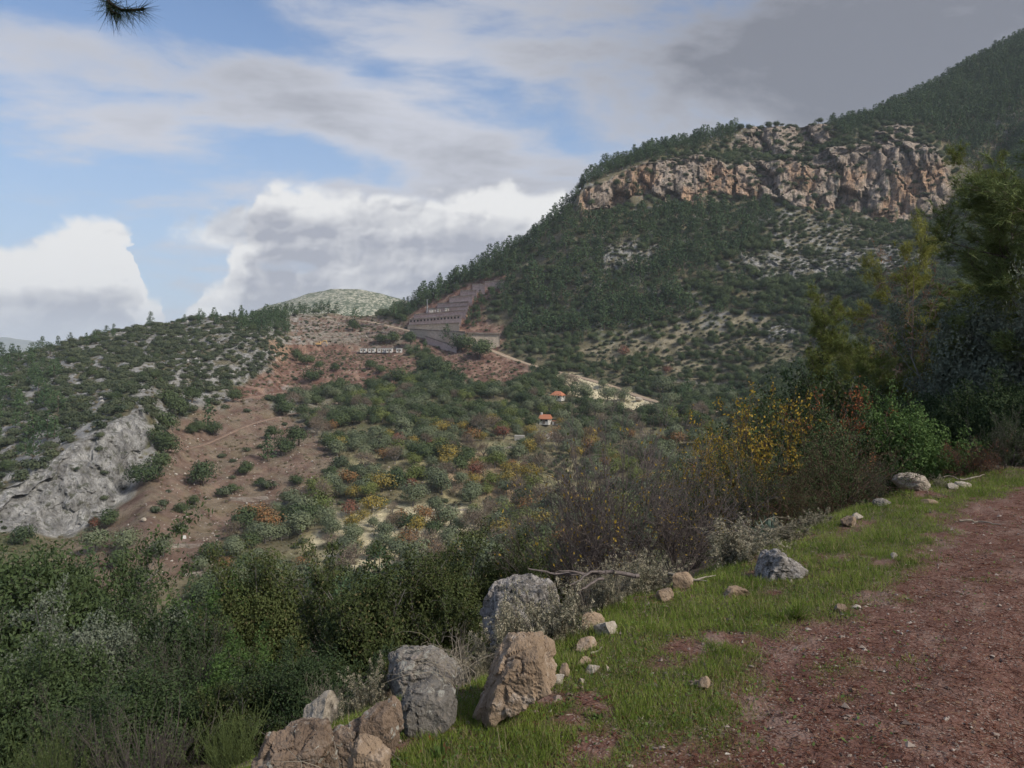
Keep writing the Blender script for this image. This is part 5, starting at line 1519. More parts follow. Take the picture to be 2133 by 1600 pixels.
# ------------------------------------------------------------------ near plants
RN = np.random.default_rng(99)
def grow(R, p, d, length, rad, lvl, spec, segs, tips):
    n_ = spec['steps'][lvl]
    step = length / n_
    nch = spec['child'][lvl] if lvl < len(spec['child']) else 0
    at_ = np.sort(R.uniform(spec.get('bare', 0.25), 1.0, nch)) * n_ if nch else []
    ci = 0
    r = rad
    for i in range(n_):
        d = unit(d + R.normal(size=3) * spec['wander'][lvl] + np.array([0, 0, spec['up'][lvl]]))
        q = p + d * step
        r2 = max(rad * (1 - (i + 1) / n_ * spec.get('taper', 0.7)), spec.get('rmin', 0.0015))
        segs.append((p, r, q, r2))
        if lvl >= spec['leaf_from']:
            tips.append((p, q, d))
        while ci < nch and at_[ci] <= i + 1:
            side = unit(np.cross(d, unit(R.normal(size=3))))
            sp_ = spec['spread'][lvl] * R.uniform(0.7, 1.25)
            cd = unit(d * math.cos(sp_) + side * math.sin(sp_))
            grow(R, p + (q - p) * (at_[ci] - i), cd, length * spec['ratio'][lvl] * R.uniform(0.6, 1.2) * (1.1 - 0.4 * at_[ci] / n_), max(r2 * 0.6, spec.get('rmin', 0.0015)), lvl + 1, spec, segs, tips)
            ci += 1
        p, r = q, r2

def skeleton(R, spec):
    segs, tips = [], []
    for _ in range(spec['stems']):
        a = R.uniform(0, 6.28); t = R.uniform(*spec['tilt'])
        d = np.array([math.cos(a) * math.sin(t), math.sin(a) * math.sin(t), math.cos(t)])
        b = np.array([math.cos(a), math.sin(a), 0]) * R.uniform(0, spec.get('foot', 0.12))
        b[2] = -0.15
        grow(R, b, d, spec['len'] * R.uniform(0.7, 1.15), spec['rad'], 0, spec, segs, tips)
    return segs, tips

def tip_points(R, tips, per, off):
    k_ = R.integers(0, len(tips), per)
    a = np.array([tips[i][0] for i in k_]); b = np.array([tips[i][1] for i in k_]); d = np.array([tips[i][2] for i in k_])
    t = R.random(per)[:, None]
    return a + (b - a) * t + R.normal(size=(per, 3)) * off, d

NEAR = {}
ASP = {'cypress': 2.0, 'pine_near': 1.3, 'broom': 1.6, 'fine_dry': 1.6, 'dead_tree': 1.6, 'pine_yellow': 1.2, 'bare_thicket': 1.5, 'yellow_thicket': 1.6}
def near_proto(name, spec, nleaf, L, W, mat, stem_mat, off=0.02, k=3, extra=None, seed=0, dome=0):
    R = np.random.default_rng(1000 + seed)
    segs, tips = skeleton(R, spec)
    Vs, Fs = tubes(segs, k)
    sm = mesh_np(name + '_stems', Vs, Fs, MAT[stem_mat], True, fattr={'rnd': R.random(len(Fs)), 'tr': np.zeros(len(Fs))})
    parts = {'stems': sm}
    allv = [Vs]
    if nleaf:
        Pt, d = tip_points(R, tips, nleaf, off)
        Vl, Fl = leaves(Pt, L * R.uniform(0.6, 1.35, nleaf), W * R.uniform(0.7, 1.25, nleaf), unit(d * 0.3 + np.array([0, 0, 1.0])), 0.35, R, 0.15)
        if dome:                                        # dense rounded outer shell of leafy clumps
            hi_ = np.percentile(Vs, 97, axis=0)
            rad_ = 0.5 * (abs(hi_[0]) + abs(hi_[1])) * 1.02
            nd = int(nleaf * dome)
            Pd, od = lobes_crown(R, 34, rad_, hi_[2] / rad_ * 0.60, nd, hi_[2] * 0.47, lob=(0.20, 0.40), inner=0.35, low=-0.5)
            kd = Pd[:, 2] > 0
            Pd, od = Pd[kd], od[kd]
            Vd, Fd = leaves(Pd, L * R.uniform(0.6, 1.35, len(Pd)), W * R.uniform(0.7, 1.25, len(Pd)), od, 0.55, R, 0.15)
            Fl = np.concatenate([Fl, Fd + len(Vl)]); Vl = np.concatenate([Vl, Vd])
        parts['foliage'] = mesh_np(name + '_foliage', Vl, Fl, MAT[mat], fattr={'rnd': R.random(len(Fl)), 'tr': np.zeros(len(Fl))})
        allv.append(Vl)
    if extra:
        parts.update(extra(R, segs, tips))
    A = np.concatenate(allv)
    lo, hi = np.percentile(A, 0.4, axis=0), np.percentile(A, 99.6, axis=0)
    NEAR[name] = (parts, float(max(hi[0] - lo[0], hi[1] - lo[1])), float(hi[2]))

MAT['n_oak'] = leaf_mat('kermes_oak_leaves', (.032, .048, .018), (.102, .122, .042), (.12, .105, .05), 0.06, trans=0.2, tree_amt=0.5)
MAT['n_dark'] = leaf_mat('dark_shrub_leaves', (.026, .046, .022), (.092, .128, .050), trans=0.2, tree_amt=0.5)
MAT['n_grey'] = leaf_mat('grey_green_leaves', (.095, .115, .085), (.20, .225, .165), trans=0.2, tree_amt=0.3)
MAT['n_green'] = leaf_mat('bright_green_leaves', (.045, .088, .026), (.120, .190, .060), trans=0.3, tree_amt=0.2)
MAT['n_broom'] = leaf_mat('broom_twigs', (.060, .085, .030), (.12, .15, .055), trans=0.1, tree_amt=0.3)
MAT['n_yellow'] = leaf_mat('turning_leaves', (.24, .17, .03), (.48, .34, .06), (.10, .12, .04), 0.25, trans=0.35)
MAT['n_rust'] = leaf_mat('rusty_leaves', (.20, .065, .030), (.36, .14, .06), (.12, .07, .04), 0.2, trans=0.3)
MAT['n_cream'] = leaf_mat('cream_seed_heads', (.30, .265, .19), (.46, .415, .31), trans=0.2)
MAT['n_sage'] = leaf_mat('sage_leaves', (.095, .098, .066), (.20, .195, .135), trans=0.2, tree_amt=0.2)
MAT['twig'] = leaf_mat('purple_grey_twigs', (.070, .058, .055), (.150, .125, .118), trans=0.0)
MAT['twig_brown'] = leaf_mat('brown_twigs', (.050, .032, .025), (.11, .068, .050), trans=0.0)
MAT['twig_dead'] = leaf_mat('dead_branches', (.16, .115, .085), (.28, .22, .17), trans=0.0)
MAT['stalk'] = leaf_mat('dead_stalks', (.17, .145, .115), (.30, .265, .21), trans=0.0)
MAT['n_pine'] = leaf_mat('long_pine_needles', (.080, .115, .032), (.230, .255, .075), (.15, .12, .05), 0.05, trans=0.2, tree_amt=0.3)
MAT['n_pinel'] = leaf_mat('yellow_green_needles', (.15, .165, .04), (.33, .32, .09), trans=0.25, tree_amt=0.2)
MAT['n_pined'] = leaf_mat('deep_pine_needles', (.070, .105, .040), (.190, .225, .080), trans=0.15, tree_amt=0.3)
MAT['silver'] = leaf_mat('silvery_leaves', (.11, .155, .12), (.20, .26, .21), trans=0.2)
MAT['blade'] = leaf_mat('blue_green_blades', (.045, .085, .05), (.10, .155, .095), trans=0.2)

BUSH = dict(stems=13, len=1.45, rad=0.022, tilt=(0.1, 1.05), steps=[7, 5, 4], child=[9, 8], ratio=[0.45, 0.42], spread=[0.8, 0.85], wander=[0.16, 0.22, 0.28], up=[0.05, 0.08, 0.04], leaf_from=1)
LOOSE = dict(stems=9, len=1.6, rad=0.02, tilt=(0.1, 0.95), steps=[7, 5, 4], child=[8, 7], ratio=[0.5, 0.45], spread=[0.75, 0.8], wander=[0.2, 0.26, 0.3], up=[0.06, 0.05, 0.02], leaf_from=1)
for q in range(3):
    near_proto('oak_bush%d' % q, dict(BUSH, stems=12 + q), 20000, 0.040, 0.024, 'n_oak', 'bark_grey', 0.03, seed=q, dome=1.2)
for q in range(2):
    near_proto('dark_bush%d' % q, dict(LOOSE, stems=10 + 2 * q), 16000, 0.048, 0.024, 'n_dark', 'bark_grey', 0.04, seed=10 + q, dome=1.1)
near_proto('grey_bush', dict(LOOSE, stems=11), 14000, 0.042, 0.021, 'n_grey', 'bark_grey', 0.04, seed=14, dome=1.0)
near_proto('green_bush', dict(BUSH, stems=10), 15000, 0.05, 0.028, 'n_green', 'bark', 0.05, seed=16, dome=1.0)
TH = dict(stems=36, len=2.0, rad=0.013, tilt=(0.05, 0.85), steps=[8, 6, 5], child=[9, 7], ratio=[0.45, 0.45], spread=[0.55, 0.6], wander=[0.12, 0.14, 0.16], up=[0.02, 0.04, 0.03], leaf_from=1, rmin=0.0028)
near_proto('bare_thicket', TH, 420, 0.055, 0.038, 'n_yellow', 'twig', 0.02, seed=20)
near_proto('leafy_thicket', dict(TH, stems=20), 9000, 0.04, 0.022, 'n_dark', 'twig', 0.03, seed=21)
near_proto('yellow_thicket', dict(TH, stems=15, tilt=(0.05, 0.6)), 4200, 0.055, 0.036, 'n_yellow', 'twig_brown', 0.03, seed=22)
near_proto('rust_thicket', dict(TH, stems=8), 3800, 0.05, 0.03, 'n_rust', 'twig_brown', 0.03, seed=23)
near_proto('bramble', dict(TH, stems=26, wander=[0.22, 0.25, 0.25], up=[-0.03, -0.05, -0.04]), 7000, 0.035, 0.022, 'n_dark', 'twig_brown', 0.03, seed=24)
near_proto('dead_brush', dict(TH, stems=22, len=1.2, wander=[0.25, 0.25, 0.25], up=[-0.08, -0.1, -0.1]), 1500, 0.035, 0.012, 'n_rust', 'twig_brown', 0.02, seed=25)
near_proto('dry_twigs', dict(TH, stems=24, len=0.9, child=[6, 4], rmin=0.0016, rad=0.005), 0, 0, 0, None, 'stalk', seed=26)
def cream(R, segs, tips):
    ends = [t for t in tips]
    k_ = R.integers(0, len(ends), 1000)
    Pt = np.repeat(np.array([ends[i][1] for i in k_]), 12, 0)
    Pt = Pt + R.normal(size=Pt.shape) * 0.010
    V, Fc = leaves(Pt, 0.014, 0.011, None, 0, R)
    return {'seed_heads': mesh_np('seed_heads', V, Fc, MAT['n_cream'], fattr={'rnd': R.random(len(Fc)), 'tr': np.zeros(len(Fc))})}
near_proto('cream_shrub', dict(stems=30, len=0.62, rad=0.005, tilt=(0.05, 1.0), steps=[6, 4], child=[7], ratio=[0.4], spread=[0.5], wander=[0.10, 0.15], up=[0.05, 0.08], leaf_from=0, rmin=0.0016), 13000, 0.018, 0.009, 'n_sage', 'twig_brown', 0.020, extra=cream, seed=30)
BR = dict(stems=60, len=0.9, rad=0.004, tilt=(0.02, 0.5), steps=[6, 4], child=[9], ratio=[0.5], spread=[0.3], wander=[0.06, 0.07], up=[0.03, 0.1], leaf_from=0, rmin=0.0018)
near_proto('broom', BR, 5000, 0.03, 0.005, 'n_broom', 'n_broom', 0.01, seed=31)
near_proto('fine_dry', dict(BR, stems=45), 2500, 0.02, 0.006, 'n_broom', 'twig', 0.012, seed=32)
DT = dict(stems=1, len=5.0, rad=0.075, tilt=(0.05, 0.12), steps=[12, 8, 6, 4], child=[24, 8, 5], ratio=[0.38, 0.42, 0.5], spread=[1.15, 0.8, 0.7], wander=[0.05, 0.14, 0.2, 0.2], up=[0.06, 0.03, 0.0, 0.0], leaf_from=2, rmin=0.006, taper=0.85, bare=0.15)
near_proto('dead_tree', DT, 900, 0.10, 0.02, 'n_rust', 'twig_dead', 0.03, k=4, seed=40)

def needle_tufts(R, tips, ntuft, per, L, wid):
    k_ = R.integers(0, len(tips), ntuft)
    p = np.array([tips[i][1] for i in k_]); d = np.array([tips[i][2] for i in k_])
    p = p + R.normal(size=p.shape) * 0.05
    p = np.repeat(p, per, 0); d = np.repeat(unit(d + np.array([0, 0, 0.35])), per, 0)
    dv = unit(d * R.uniform(0.2, 0.9, (len(d), 1)) + R.normal(size=d.shape) * 0.55)
    return blades(p - d * R.uniform(0, 0.06, (len(p), 1)), dv, L * R.uniform(0.7, 1.2, len(p)), wid, R)

def near_pine(name, spec, ntuft, per, L, wid, mats, seed):
    R = np.random.default_rng(2000 + seed)
    segs, tips = skeleton(R, spec)
    big = [s for s in segs if s[1] > 0.02]; small = [s for s in segs if s[1] <= 0.02]
    Vb, Fb = tubes(big, 7); Vs, Fs = tubes(small, 3)
    Vn, Fn = needle_tufts(R, tips, ntuft, per, L, wid)
    parts = {'trunk': mesh_np(name + '_trunk', Vb, Fb, MAT['bark'], True),
             'branches': mesh_np(name + '_branches', Vs, Fs, MAT['bark'], True),
             'crown': mesh_np(name + '_crown', Vn, Fn, MAT[mats], fattr={'rnd': R.random(len(Fn)), 'tr': np.zeros(len(Fn))})}
    A = Vn
    lo, hi = np.percentile(A, 0.6, axis=0), np.percentile(A, 99.4, axis=0)
    NEAR[name] = (parts, float(max(hi[0] - lo[0], hi[1] - lo[1])), float(hi[2]))
PN = dict(stems=1, len=6.5, rad=0.11, tilt=(0.0, 0.06), steps=[14, 8, 5, 4], child=[34, 8, 4], ratio=[0.34, 0.4, 0.5], spread=[1.25, 0.75, 0.7], wander=[0.03, 0.10, 0.14, 0.16], up=[0.05, 0.06, 0.10, 0.12], leaf_from=2, rmin=0.004, taper=0.9, bare=0.16)
near_pine('pine_near0', PN, 7500, 14, 0.14, 0.010, 'n_pine', 1)
near_pine('pine_near1', dict(PN, child=[30, 9, 4], ratio=[0.42, 0.4, 0.5]), 7500, 14, 0.14, 0.010, 'n_pined', 2)
near_pine('pine_yellow', dict(PN, len=4.6, child=[26, 8, 4], ratio=[0.42, 0.4, 0.5]), 4500, 14, 0.14, 0.010, 'n_pinel', 3)
near_pine('cypress', dict(PN, child=[60, 6, 3], ratio=[0.17, 0.45, 0.5], bare=0.04, spread=[0.8, 0.6, 0.6], up=[0.05, 0.1, 0.1, 0.1]), 5200, 12, 0.10, 0.009, 'n_pine', 4)

def put(proto_, name, label, cat, px, d, top_py, wpx, group=None, rz=None, sink=0.05, base=None):
    parts, w0, h0 = NEAR[proto_]
    x = (px - CX) / F * d
    zb = (nz(x, d) if base is None else base) - sink
    h = EYE + (HY - top_py) / F * d - zb
    sxy = wpx / F * d / w0; sz_ = h / h0
    sxy = max(sxy, sz_ / ASP.get(proto_.rstrip('0123456789'), 1.25))
    e = empty(name, (x, d, zb), RN.uniform(0, 6.28) if rz is None else rz)
    e.scale = (sxy, sxy, sz_)
    tag(e, label, cat, group)
    for pn_, me in parts.items():
        link(pn_, me, e)
    return e

# -- slope below the verge, centre
put('oak_bush0', 'evergreen_bush', 'big dense olive-green bush behind the grey lichen boulders', 'bush', 745, 7.6, 1168, 330)
put('oak_bush1', 'evergreen_bush', 'dense dark bush right of the big olive-green bush', 'bush', 925, 8.4, 1142, 300)
put('oak_bush2', 'evergreen_bush', 'dense bush behind the dark lichen boulder', 'bush', 1075, 8.6, 1118, 240)
put('dark_bush0', 'evergreen_bush', 'dark bush low at the foot of the big olive-green bush', 'bush', 640, 6.6, 1340, 220)
put('bare_thicket', 'bare_shrub', 'tall purple-grey bare shrub with a few yellow leaves', 'shrub', 1265, 9.2, 850, 380)
put('bare_thicket', 'bare_shrub', 'bare purple-grey twig shrub left of the tall one', 'shrub', 1190, 8.6, 985, 300, rz=1.3)
put('bare_thicket', 'bare_shrub', 'low bare twig shrub below the yellow-leaved shrub', 'shrub', 1420, 8.8, 975, 330, rz=2.9)
put('leafy_thicket', 'leafy_shrub', 'half-bare shrub with small green leaves in mid thicket', 'shrub', 1420, 10.2, 930, 330)
put('leafy_thicket', 'leafy_shrub', 'half-leafy shrub right of the mid thicket', 'shrub', 1540, 9.6, 915, 280, rz=2.1)
put('yellow_thicket', 'leafy_shrub', 'tall shrub with bright yellow autumn leaves', 'shrub', 1585, 11.2, 806, 300)
put('yellow_thicket', 'leafy_shrub', 'thin shrub with scattered yellow leaves below the tall yellow one', 'shrub', 1500, 10.4, 900, 210, rz=0.7)
put('bramble', 'bramble', 'dark brown tangle of brambles over the verge', 'bramble', 1745, 9.8, 872, 260)
put('bramble', 'bramble', 'bramble tangle spilling towards the yellow shrub', 'bramble', 1640, 9.3, 955, 260, rz=2.0)
put('dark_bush1', 'evergreen_bush', 'dark bush behind the bramble tangle', 'bush', 1690, 11.8, 845, 230)
put('green_bush', 'leafy_shrub', 'bright green leafy shrub at the road bend', 'shrub', 1895, 12.2, 826, 205)
put('rust_thicket', 'leafy_shrub', 'small shrub with rusty orange leaves beside the bright green shrub', 'shrub', 1800, 12.6, 815, 105)
put('dead_brush', 'dead_brush', 'heap of brown dead brush at the road bend', 'dead brush', 2016, 11.3, 905, 120)
put('leafy_thicket', 'leafy_shrub', 'thin green shrub between brambles and pale rock', 'shrub', 1830, 10.6, 950, 130, rz=0.4)
# -- trees to the right
put('cypress', 'young_conifer', 'slim young conifer left of the leafless tree', 'tree', 1695, 19, 618, 130)
put('pine_near0', 'pine_tree', 'yellow-green pine behind the slim conifer', 'pine tree', 1790, 22, 640, 300)
put('pine_yellow', 'pine_tree', 'pine with a pale yellow-green crown behind the leafless tree', 'pine tree', 1905, 25, 488, 270)
put('pine_near0', 'pine_tree', 'spreading green pine between leafless tree and dark oak', 'pine tree', 2010, 21, 560, 330, rz=1.9)
put('pine_near0', 'pine_tree', 'bushy green pine below the yellow-green pine', 'pine tree', 1850, 17.5, 715, 270, rz=5.1)
put('pine_near0', 'pine_tree', 'bushy green pine beside the slim conifer', 'pine tree', 1745, 17, 725, 220, rz=3.1)
put('pine_near1', 'pine_tree', 'darker pine between the leafless tree and blue-grey oak', 'pine tree', 1975, 18, 660, 280, rz=0.8)
put('dead_tree', 'leafless_tree', 'leafless pale-branched tree with brown twigs', 'tree', 1905, 18.5, 505, 230)
put('pine_near1', 'pine_tree', 'tall dark pine at the right edge above the road', 'pine tree', 2175, 14.5, 262, 520)
put('pine_near0', 'pine_tree', 'pine with fresh green tips leaning in at upper right', 'pine tree', 2120, 17.5, 285, 380, rz=4.2)
put('grey_bush', 'oak_tree', 'blue-grey leaved oak under the tall dark pine', 'tree', 2050, 14.2, 575, 270)
put('grey_bush', 'oak_tree', 'blue-grey leaved oak at the right picture edge', 'tree', 2150, 13.6, 640, 260, rz=2.2)
put('dark_bush0', 'evergreen_bush', 'dark bush in the shade beneath the blue-grey oak', 'bush', 2060, 13.2, 780, 230, rz=1.0)
put('dark_bush1', 'evergreen_bush', 'dark bush in shade at the far right above the road', 'bush', 2150, 12.6, 800, 220, rz=2.0)
put('dark_bush0', 'evergreen_bush', 'dark bush between bright green shrub and blue-grey oak', 'bush', 1970, 14.0, 800, 190, rz=3.0)
put('dark_bush1', 'evergreen_bush', 'dark bush at the foot of the yellow-green pine', 'bush', 1790, 15.5, 790, 230, rz=4.0)
put('oak_bush1', 'evergreen_bush', 'green bush at the foot of the slim conifer', 'bush', 1690, 15.0, 800, 200, rz=4.4)
put('leafy_thicket', 'leafy_shrub', 'shaded brown-green thicket beside the far road bank', 'shrub', 2095, 11.9, 850, 150, rz=1.1)
# -- left slope
put('dark_bush0', 'evergreen_tree', 'dark leafy tree at the left picture edge', 'tree', 40, 21, 1100, 240, rz=0.5)
put('dark_bush1', 'evergreen_tree', 'dark rounded tree right of the left-edge tree', 'tree', 150, 24, 1180, 170, rz=0.9)
put('oak_bush2', 'evergreen_bush', 'slim dark green bush standing above the others at centre left', 'bush', 540, 11.5, 1145, 140, rz=0.9)
put('green_bush', 'ivy_bush', 'ivy-green bush left of the slim dark bush', 'bush', 445, 11.5, 1215, 190, rz=0.3)
put('grey_bush', 'leafy_shrub', 'grey-green shrub with pale bare stems at left', 'shrub', 190, 9.6, 1240, 330, rz=0.3)
put('dark_bush1', 'leafy_shrub', 'dark shrub between grey-green shrub and ivy bush', 'shrub', 345, 9.8, 1255, 230, rz=3.3)
put('leafy_thicket', 'leafy_shrub', 'twiggy half-bare shrub in the middle of the left slope', 'shrub', 400, 8.0, 1290, 300, rz=0.2)
put('dark_bush0', 'leafy_shrub', 'dark shrub at the lower left picture edge', 'shrub', 60, 7.8, 1330, 330, rz=2.2)
put('oak_bush0', 'evergreen_bush', 'dark olive bush low on the left slope beside the rocks', 'bush', 520, 6.6, 1385, 260, rz=2.0)
put('dark_bush1', 'leafy_shrub', 'dark shrub in the lower centre left', 'shrub', 300, 6.6, 1395, 330, rz=5.0)
put('leafy_thicket', 'leafy_shrub', 'twiggy shrub in the lower left corner', 'shrub', 130, 5.8, 1450, 320, rz=3.2)
put('broom', 'broom_shrub', 'fine green broom at the bottom beside the dark pitted block', 'broom', 480, 4.3, 1490, 190)
put('fine_dry', 'broom_shrub', 'fine brownish upright shrub at the bottom left', 'broom', 310, 4.4, 1475, 250)
put('broom', 'broom_shrub', 'fine green broom in the very bottom left corner', 'broom', 90, 4.5, 1520, 220, rz=2.0)
put('green_bush', 'leafy_shrub', 'small bright green shrub below the ivy bush', 'shrub', 490, 7.6, 1330, 100, rz=2.6)
# -- plants on the lip
for (px, d_, top_, wd, lb, rz_) in ((1540, 6.7, 1082, 190, 'widest cream-tipped grey shrub left of the triangular lichen rock', 0.2), (1335, 5.95, 1150, 190, 'cream-tipped grey shrub behind the dead branch', 1.2),
                               (1150, 4.75, 1215, 200, 'cream-tipped grey shrub in front of the dark lichen boulder', 2.2), (1075, 4.62, 1238, 150, 'cream-tipped shrub covering the foot of the dark lichen boulder', 0.9), (1255, 5.35, 1175, 130, 'cream-tipped shrub under the forked dead branch', 1.9), (1640, 7.3, 1080, 120, 'cream-tipped shrub beside the silvery spurge', 2.9), (1705, 7.9, 1062, 85, 'small cream-tipped shrub below the brambles', 3.2),
                               (775, 4.05, 1385, 105, 'cream-tipped shrub behind the tilted brown slab', 4.2), (1010, 4.5, 1335, 80, 'small cream-tipped shrub left of the tan boulder', 5.2)):
    put('cream_shrub', 'grey_shrub', lb, 'shrub', px, d_, top_, wd, rz=rz_)
put('dry_twigs', 'dry_twigs', 'spray of dry twigs behind the tilted brown slab', 'twigs', 690, 4.3, 1405, 170)
put('dry_twigs', 'dry_twigs', 'dry twigs between the flat grey boulder and the tan boulder', 'twigs', 960, 4.6, 1310, 120, rz=1.0)
put('dry_twigs', 'dry_twigs', 'dry twigs at the right side of the middle grey shrub', 'twigs', 1250, 5.4, 1170, 140, rz=2.0)
put('cream_shrub', 'sapling', 'small green sapling on the far grass patch', 'sapling', 1955, 10.0, 990, 46, rz=1.0)

# arching dead stalks
def stalk_set(name, label, px, py, n_, hgt, reach, seed, mat='stalk', rad=0.006, d=None):
    R = np.random.default_rng(seed)
    p0 = near_surf(px, py) if d is None else np.array([(px - CX) / F * d, d, nz((px - CX) / F * d, d)])
    segs = []
    for _ in range(n_):
        a = R.uniform(0, 6.28); h = hgt * R.uniform(0.5, 1.1); r = reach * R.uniform(0.3, 1.1)
        b = R.normal(size=2) * 0.05
        prev = None
        for t in np.linspace(0, 1.25, 10):
            q = np.array([b[0] + math.cos(a) * r * t * t, b[1] + math.sin(a) * r * t * t, h * (1.7 * t - 0.85 * t * t) - 0.03]) + R.normal(size=3) * 0.006
            if prev is not None:
                segs.append((prev, rad * (1.1 - 0.6 * t), q, rad * (1.0 - 0.6 * t)))
            prev = q
    V, Fc = tubes(segs, 4)
    o = link(name, mesh_np(name, V, Fc, MAT[mat], True, fattr={'rnd': R.random(len(Fc)), 'tr': np.zeros(len(Fc))}), None, p0)
    return tag(o, label, 'stalks')
stalk_set('dead_stalks', 'arching pale dead stalks in front of the brambles', 1640, 1105, 34, 0.52, 0.45, 4)
stalk_set('dead_stalks', 'arching dead stalks left of the silvery plant', 1560, 1115, 14, 0.36, 0.35, 5, d=7.3)
stalk_set('dry_grass_tuft', 'tall thin dry grass stems above the flat-topped grey boulder', 935, 1440, 46, 0.42, 0.22, 6, rad=0.0022, d=4.5)
stalk_set('dry_grass_tuft', 'leaning pale dry stems right of the flat-topped grey boulder', 965, 1440, 26, 0.26, 0.24, 7, rad=0.0026, d=4.0)
stalk_set('dry_grass_tuft', 'few long dry stems crossing the tilted brown slab', 735, 1640, 8, 0.36, 0.22, 8, rad=0.0018, d=2.75)
stalk_set('dry_grass_tuft', 'dry stems rising over the dead branch', 1235, 1270, 20, 0.40, 0.2, 9, rad=0.0024, d=5.7)

# silvery spurge, blade tufts, long grass
def tuft(name, label, cat, px, py, n_, L, W, mat, spread, seed, d=None):
    R = np.random.default_rng(seed)
    p0 = near_surf(px, py) if d is None else np.array([(px - CX) / F * d, d, nz((px - CX) / F * d, d)])
    V, Fq, off = [], [], 0
    for _ in range(n_):
        a = R.uniform(0, 6.28); t = spread * R.random() ** 0.6
        d0 = np.array([math.cos(a) * math.sin(t), math.sin(a) * math.sin(t), math.cos(t)])
        l = L * R.uniform(0.6, 1.1); side = unit(np.cross(d0, np.array([0, 0, 1.0]) + R.normal(size=3) * 0.05))
        base = np.array([R.normal() * 0.012, R.normal() * 0.012, -0.01])
        pts = [base + d0 * l * s_ - np.array([0, 0, 0.35 * l * s_ ** 2.2 * math.sin(t)]) for s_ in (0, .35, .7, 1.0)]
        ws = (W * 0.7, W, W * 0.65, W * 0.05)
        for q, w_ in zip(pts, ws):
            V += [q - side * w_ / 2, q + side * w_ / 2]
        for j in range(3):
            Fq.append([off + 2 * j, off + 2 * j + 1, off + 2 * j + 3, off + 2 * j + 2])
        off += 8
    o = link(name, mesh_np(name, np.array(V), np.array(Fq), MAT[mat], True, fattr={'rnd': R.random(len(Fq)), 'tr': np.zeros(len(Fq))}), None, p0)
    return tag(o, label, cat)
tuft('spurge', 'silvery blue-green spurge between two cream-tipped shrubs', 'spurge', 1605, 1128, 150, 0.30, 0.016, 'silver', 1.25, 51)
tuft('blade_plant', 'blue-green strap leaves in front of the two-humped rock', 'plant', 792, 1640, 11, 0.17, 0.012, 'blade', 0.75, 52, d=2.78)
tuft('blade_plant', 'pale blue-green strap leaves below the dark pitted block', 'plant', 575, 1640, 14, 0.13, 0.010, 'blade', 0.6, 53, d=2.9)
tuft('grass_tuft', 'long-bladed grass tuft at the edge of the road', 'grass', 1662, 1288, 120, 0.16, 0.006, 'grass', 1.1, 54)
tuft('grass_tuft', 'second long-bladed tuft beside the road-edge tuft', 'grass', 1630, 1292, 70, 0.12, 0.005, 'grass', 1.1, 55)
tuft('weed_rosette', 'dark leafy weed in the grass right of the tilted slab', 'weed', 915, 1585, 46, 0.085, 0.017, 'weed', 1.1, 56)
tuft('dead_leaf_sprig', 'sprig of rusty dead leaves behind the dark leafy weed', 'weed', 902, 1545, 16, 0.05, 0.016, 'n_rust', 1.2, 57)
tuft('weed_rosette', 'pale green weed by the dirt near the bottom', 'weed', 1250, 1500, 40, 0.05, 0.014, 'weed', 1.2, 58)

# dead branch lying over the lichen boulder
def sticks(name, label, paths, mat, cat='branch'):
    segs = []
    for pts, r0 in paths:
        q = polyline(pts, 0.03)
        q = q + RN.normal(size=q.shape) * 0.004
        for i in range(len(q) - 1):
            t = i / len(q)
            segs.append((q[i], r0 * (1 - 0.7 * t), q[i + 1], r0 * (1 - 0.7 * (t + 1 / len(q)))))
    V, Fc = tubes(segs, 6)
    c0 = V.mean(0); c0[2] = V[:, 2].min()
    o = link(name, mesh_np(name, V - c0, Fc, MAT[mat], True, fattr={'rnd': RN.random(len(Fc)), 'tr': np.zeros(len(Fc))}), None, c0)
    return tag(o, label, cat)
sticks('dead_branch', 'dark forked dead branch lying across the shrubs by the lichen boulder',
       [([P(1330, 1200, 5.3), P(1270, 1192, 5.25), P(1215, 1196, 5.2), P(1160, 1196, 5.15), P(1118, 1188, 5.1), P(1100, 1184, 5.1)], 0.016),
        ([P(1270, 1192, 5.25), P(1235, 1190, 5.2), P(1205, 1210, 5.1), P(1185, 1218, 5.05)], 0.011), ([P(1255, 1203, 5.2), P(1230, 1215, 5.1), P(1208, 1232, 5.0), P(1192, 1250, 4.95)], 0.011),
        ([P(1215, 1196, 5.2), P(1185, 1190, 5.15), P(1165, 1189, 5.1), P(1155, 1195, 5.1)], 0.008)], 'twig')
sticks('dead_branch', 'grey dead branch resting beside the pointed tan stone', [([P(1395, 1196, 5.9), P(1420, 1204, 5.8), P(1445, 1207, 5.8), P(1490, 1200, 5.9)], 0.012), ([P(1445, 1207, 5.8), P(1475, 1212, 5.75)], 0.007)], 'stalk')
sticks('dead_branch', 'bent pale branch beside the heap of dead brush', [([P(2000, 1000, 10.3), P(2025, 996, 10.3), P(2050, 988, 10.4)], 0.014), ([P(2000, 1000, 10.3), P(1975, 990, 10.4), P(1960, 996, 10.4)], 0.009)], 'stalk')
p_ = [near_surf(a, b) + np.array([0, 0, .012]) for a, b in ((1105, 1505), (1075, 1512), (1040, 1530))]
sticks('stick', 'thin dark stick lying in the grass below the tan boulder', [(p_, 0.006)], 'twig_brown', 'stick')
p_ = [near_surf(a, b) + np.array([0, 0, .015]) for a, b in ((1998, 1087), (2040, 1090), (2085, 1096))]
sticks('stick', 'pale straight stick lying across the road', [(p_, 0.012)], 'stalk', 'stick')
p_ = [near_surf(a, b) + np.array([0, 0, .012]) for a, b in ((1232, 1366), (1245, 1358), (1252, 1352))]
sticks('stick', 'short pale stick on the verge above the grey stone', [(p_, 0.008)], 'stalk', 'stick')

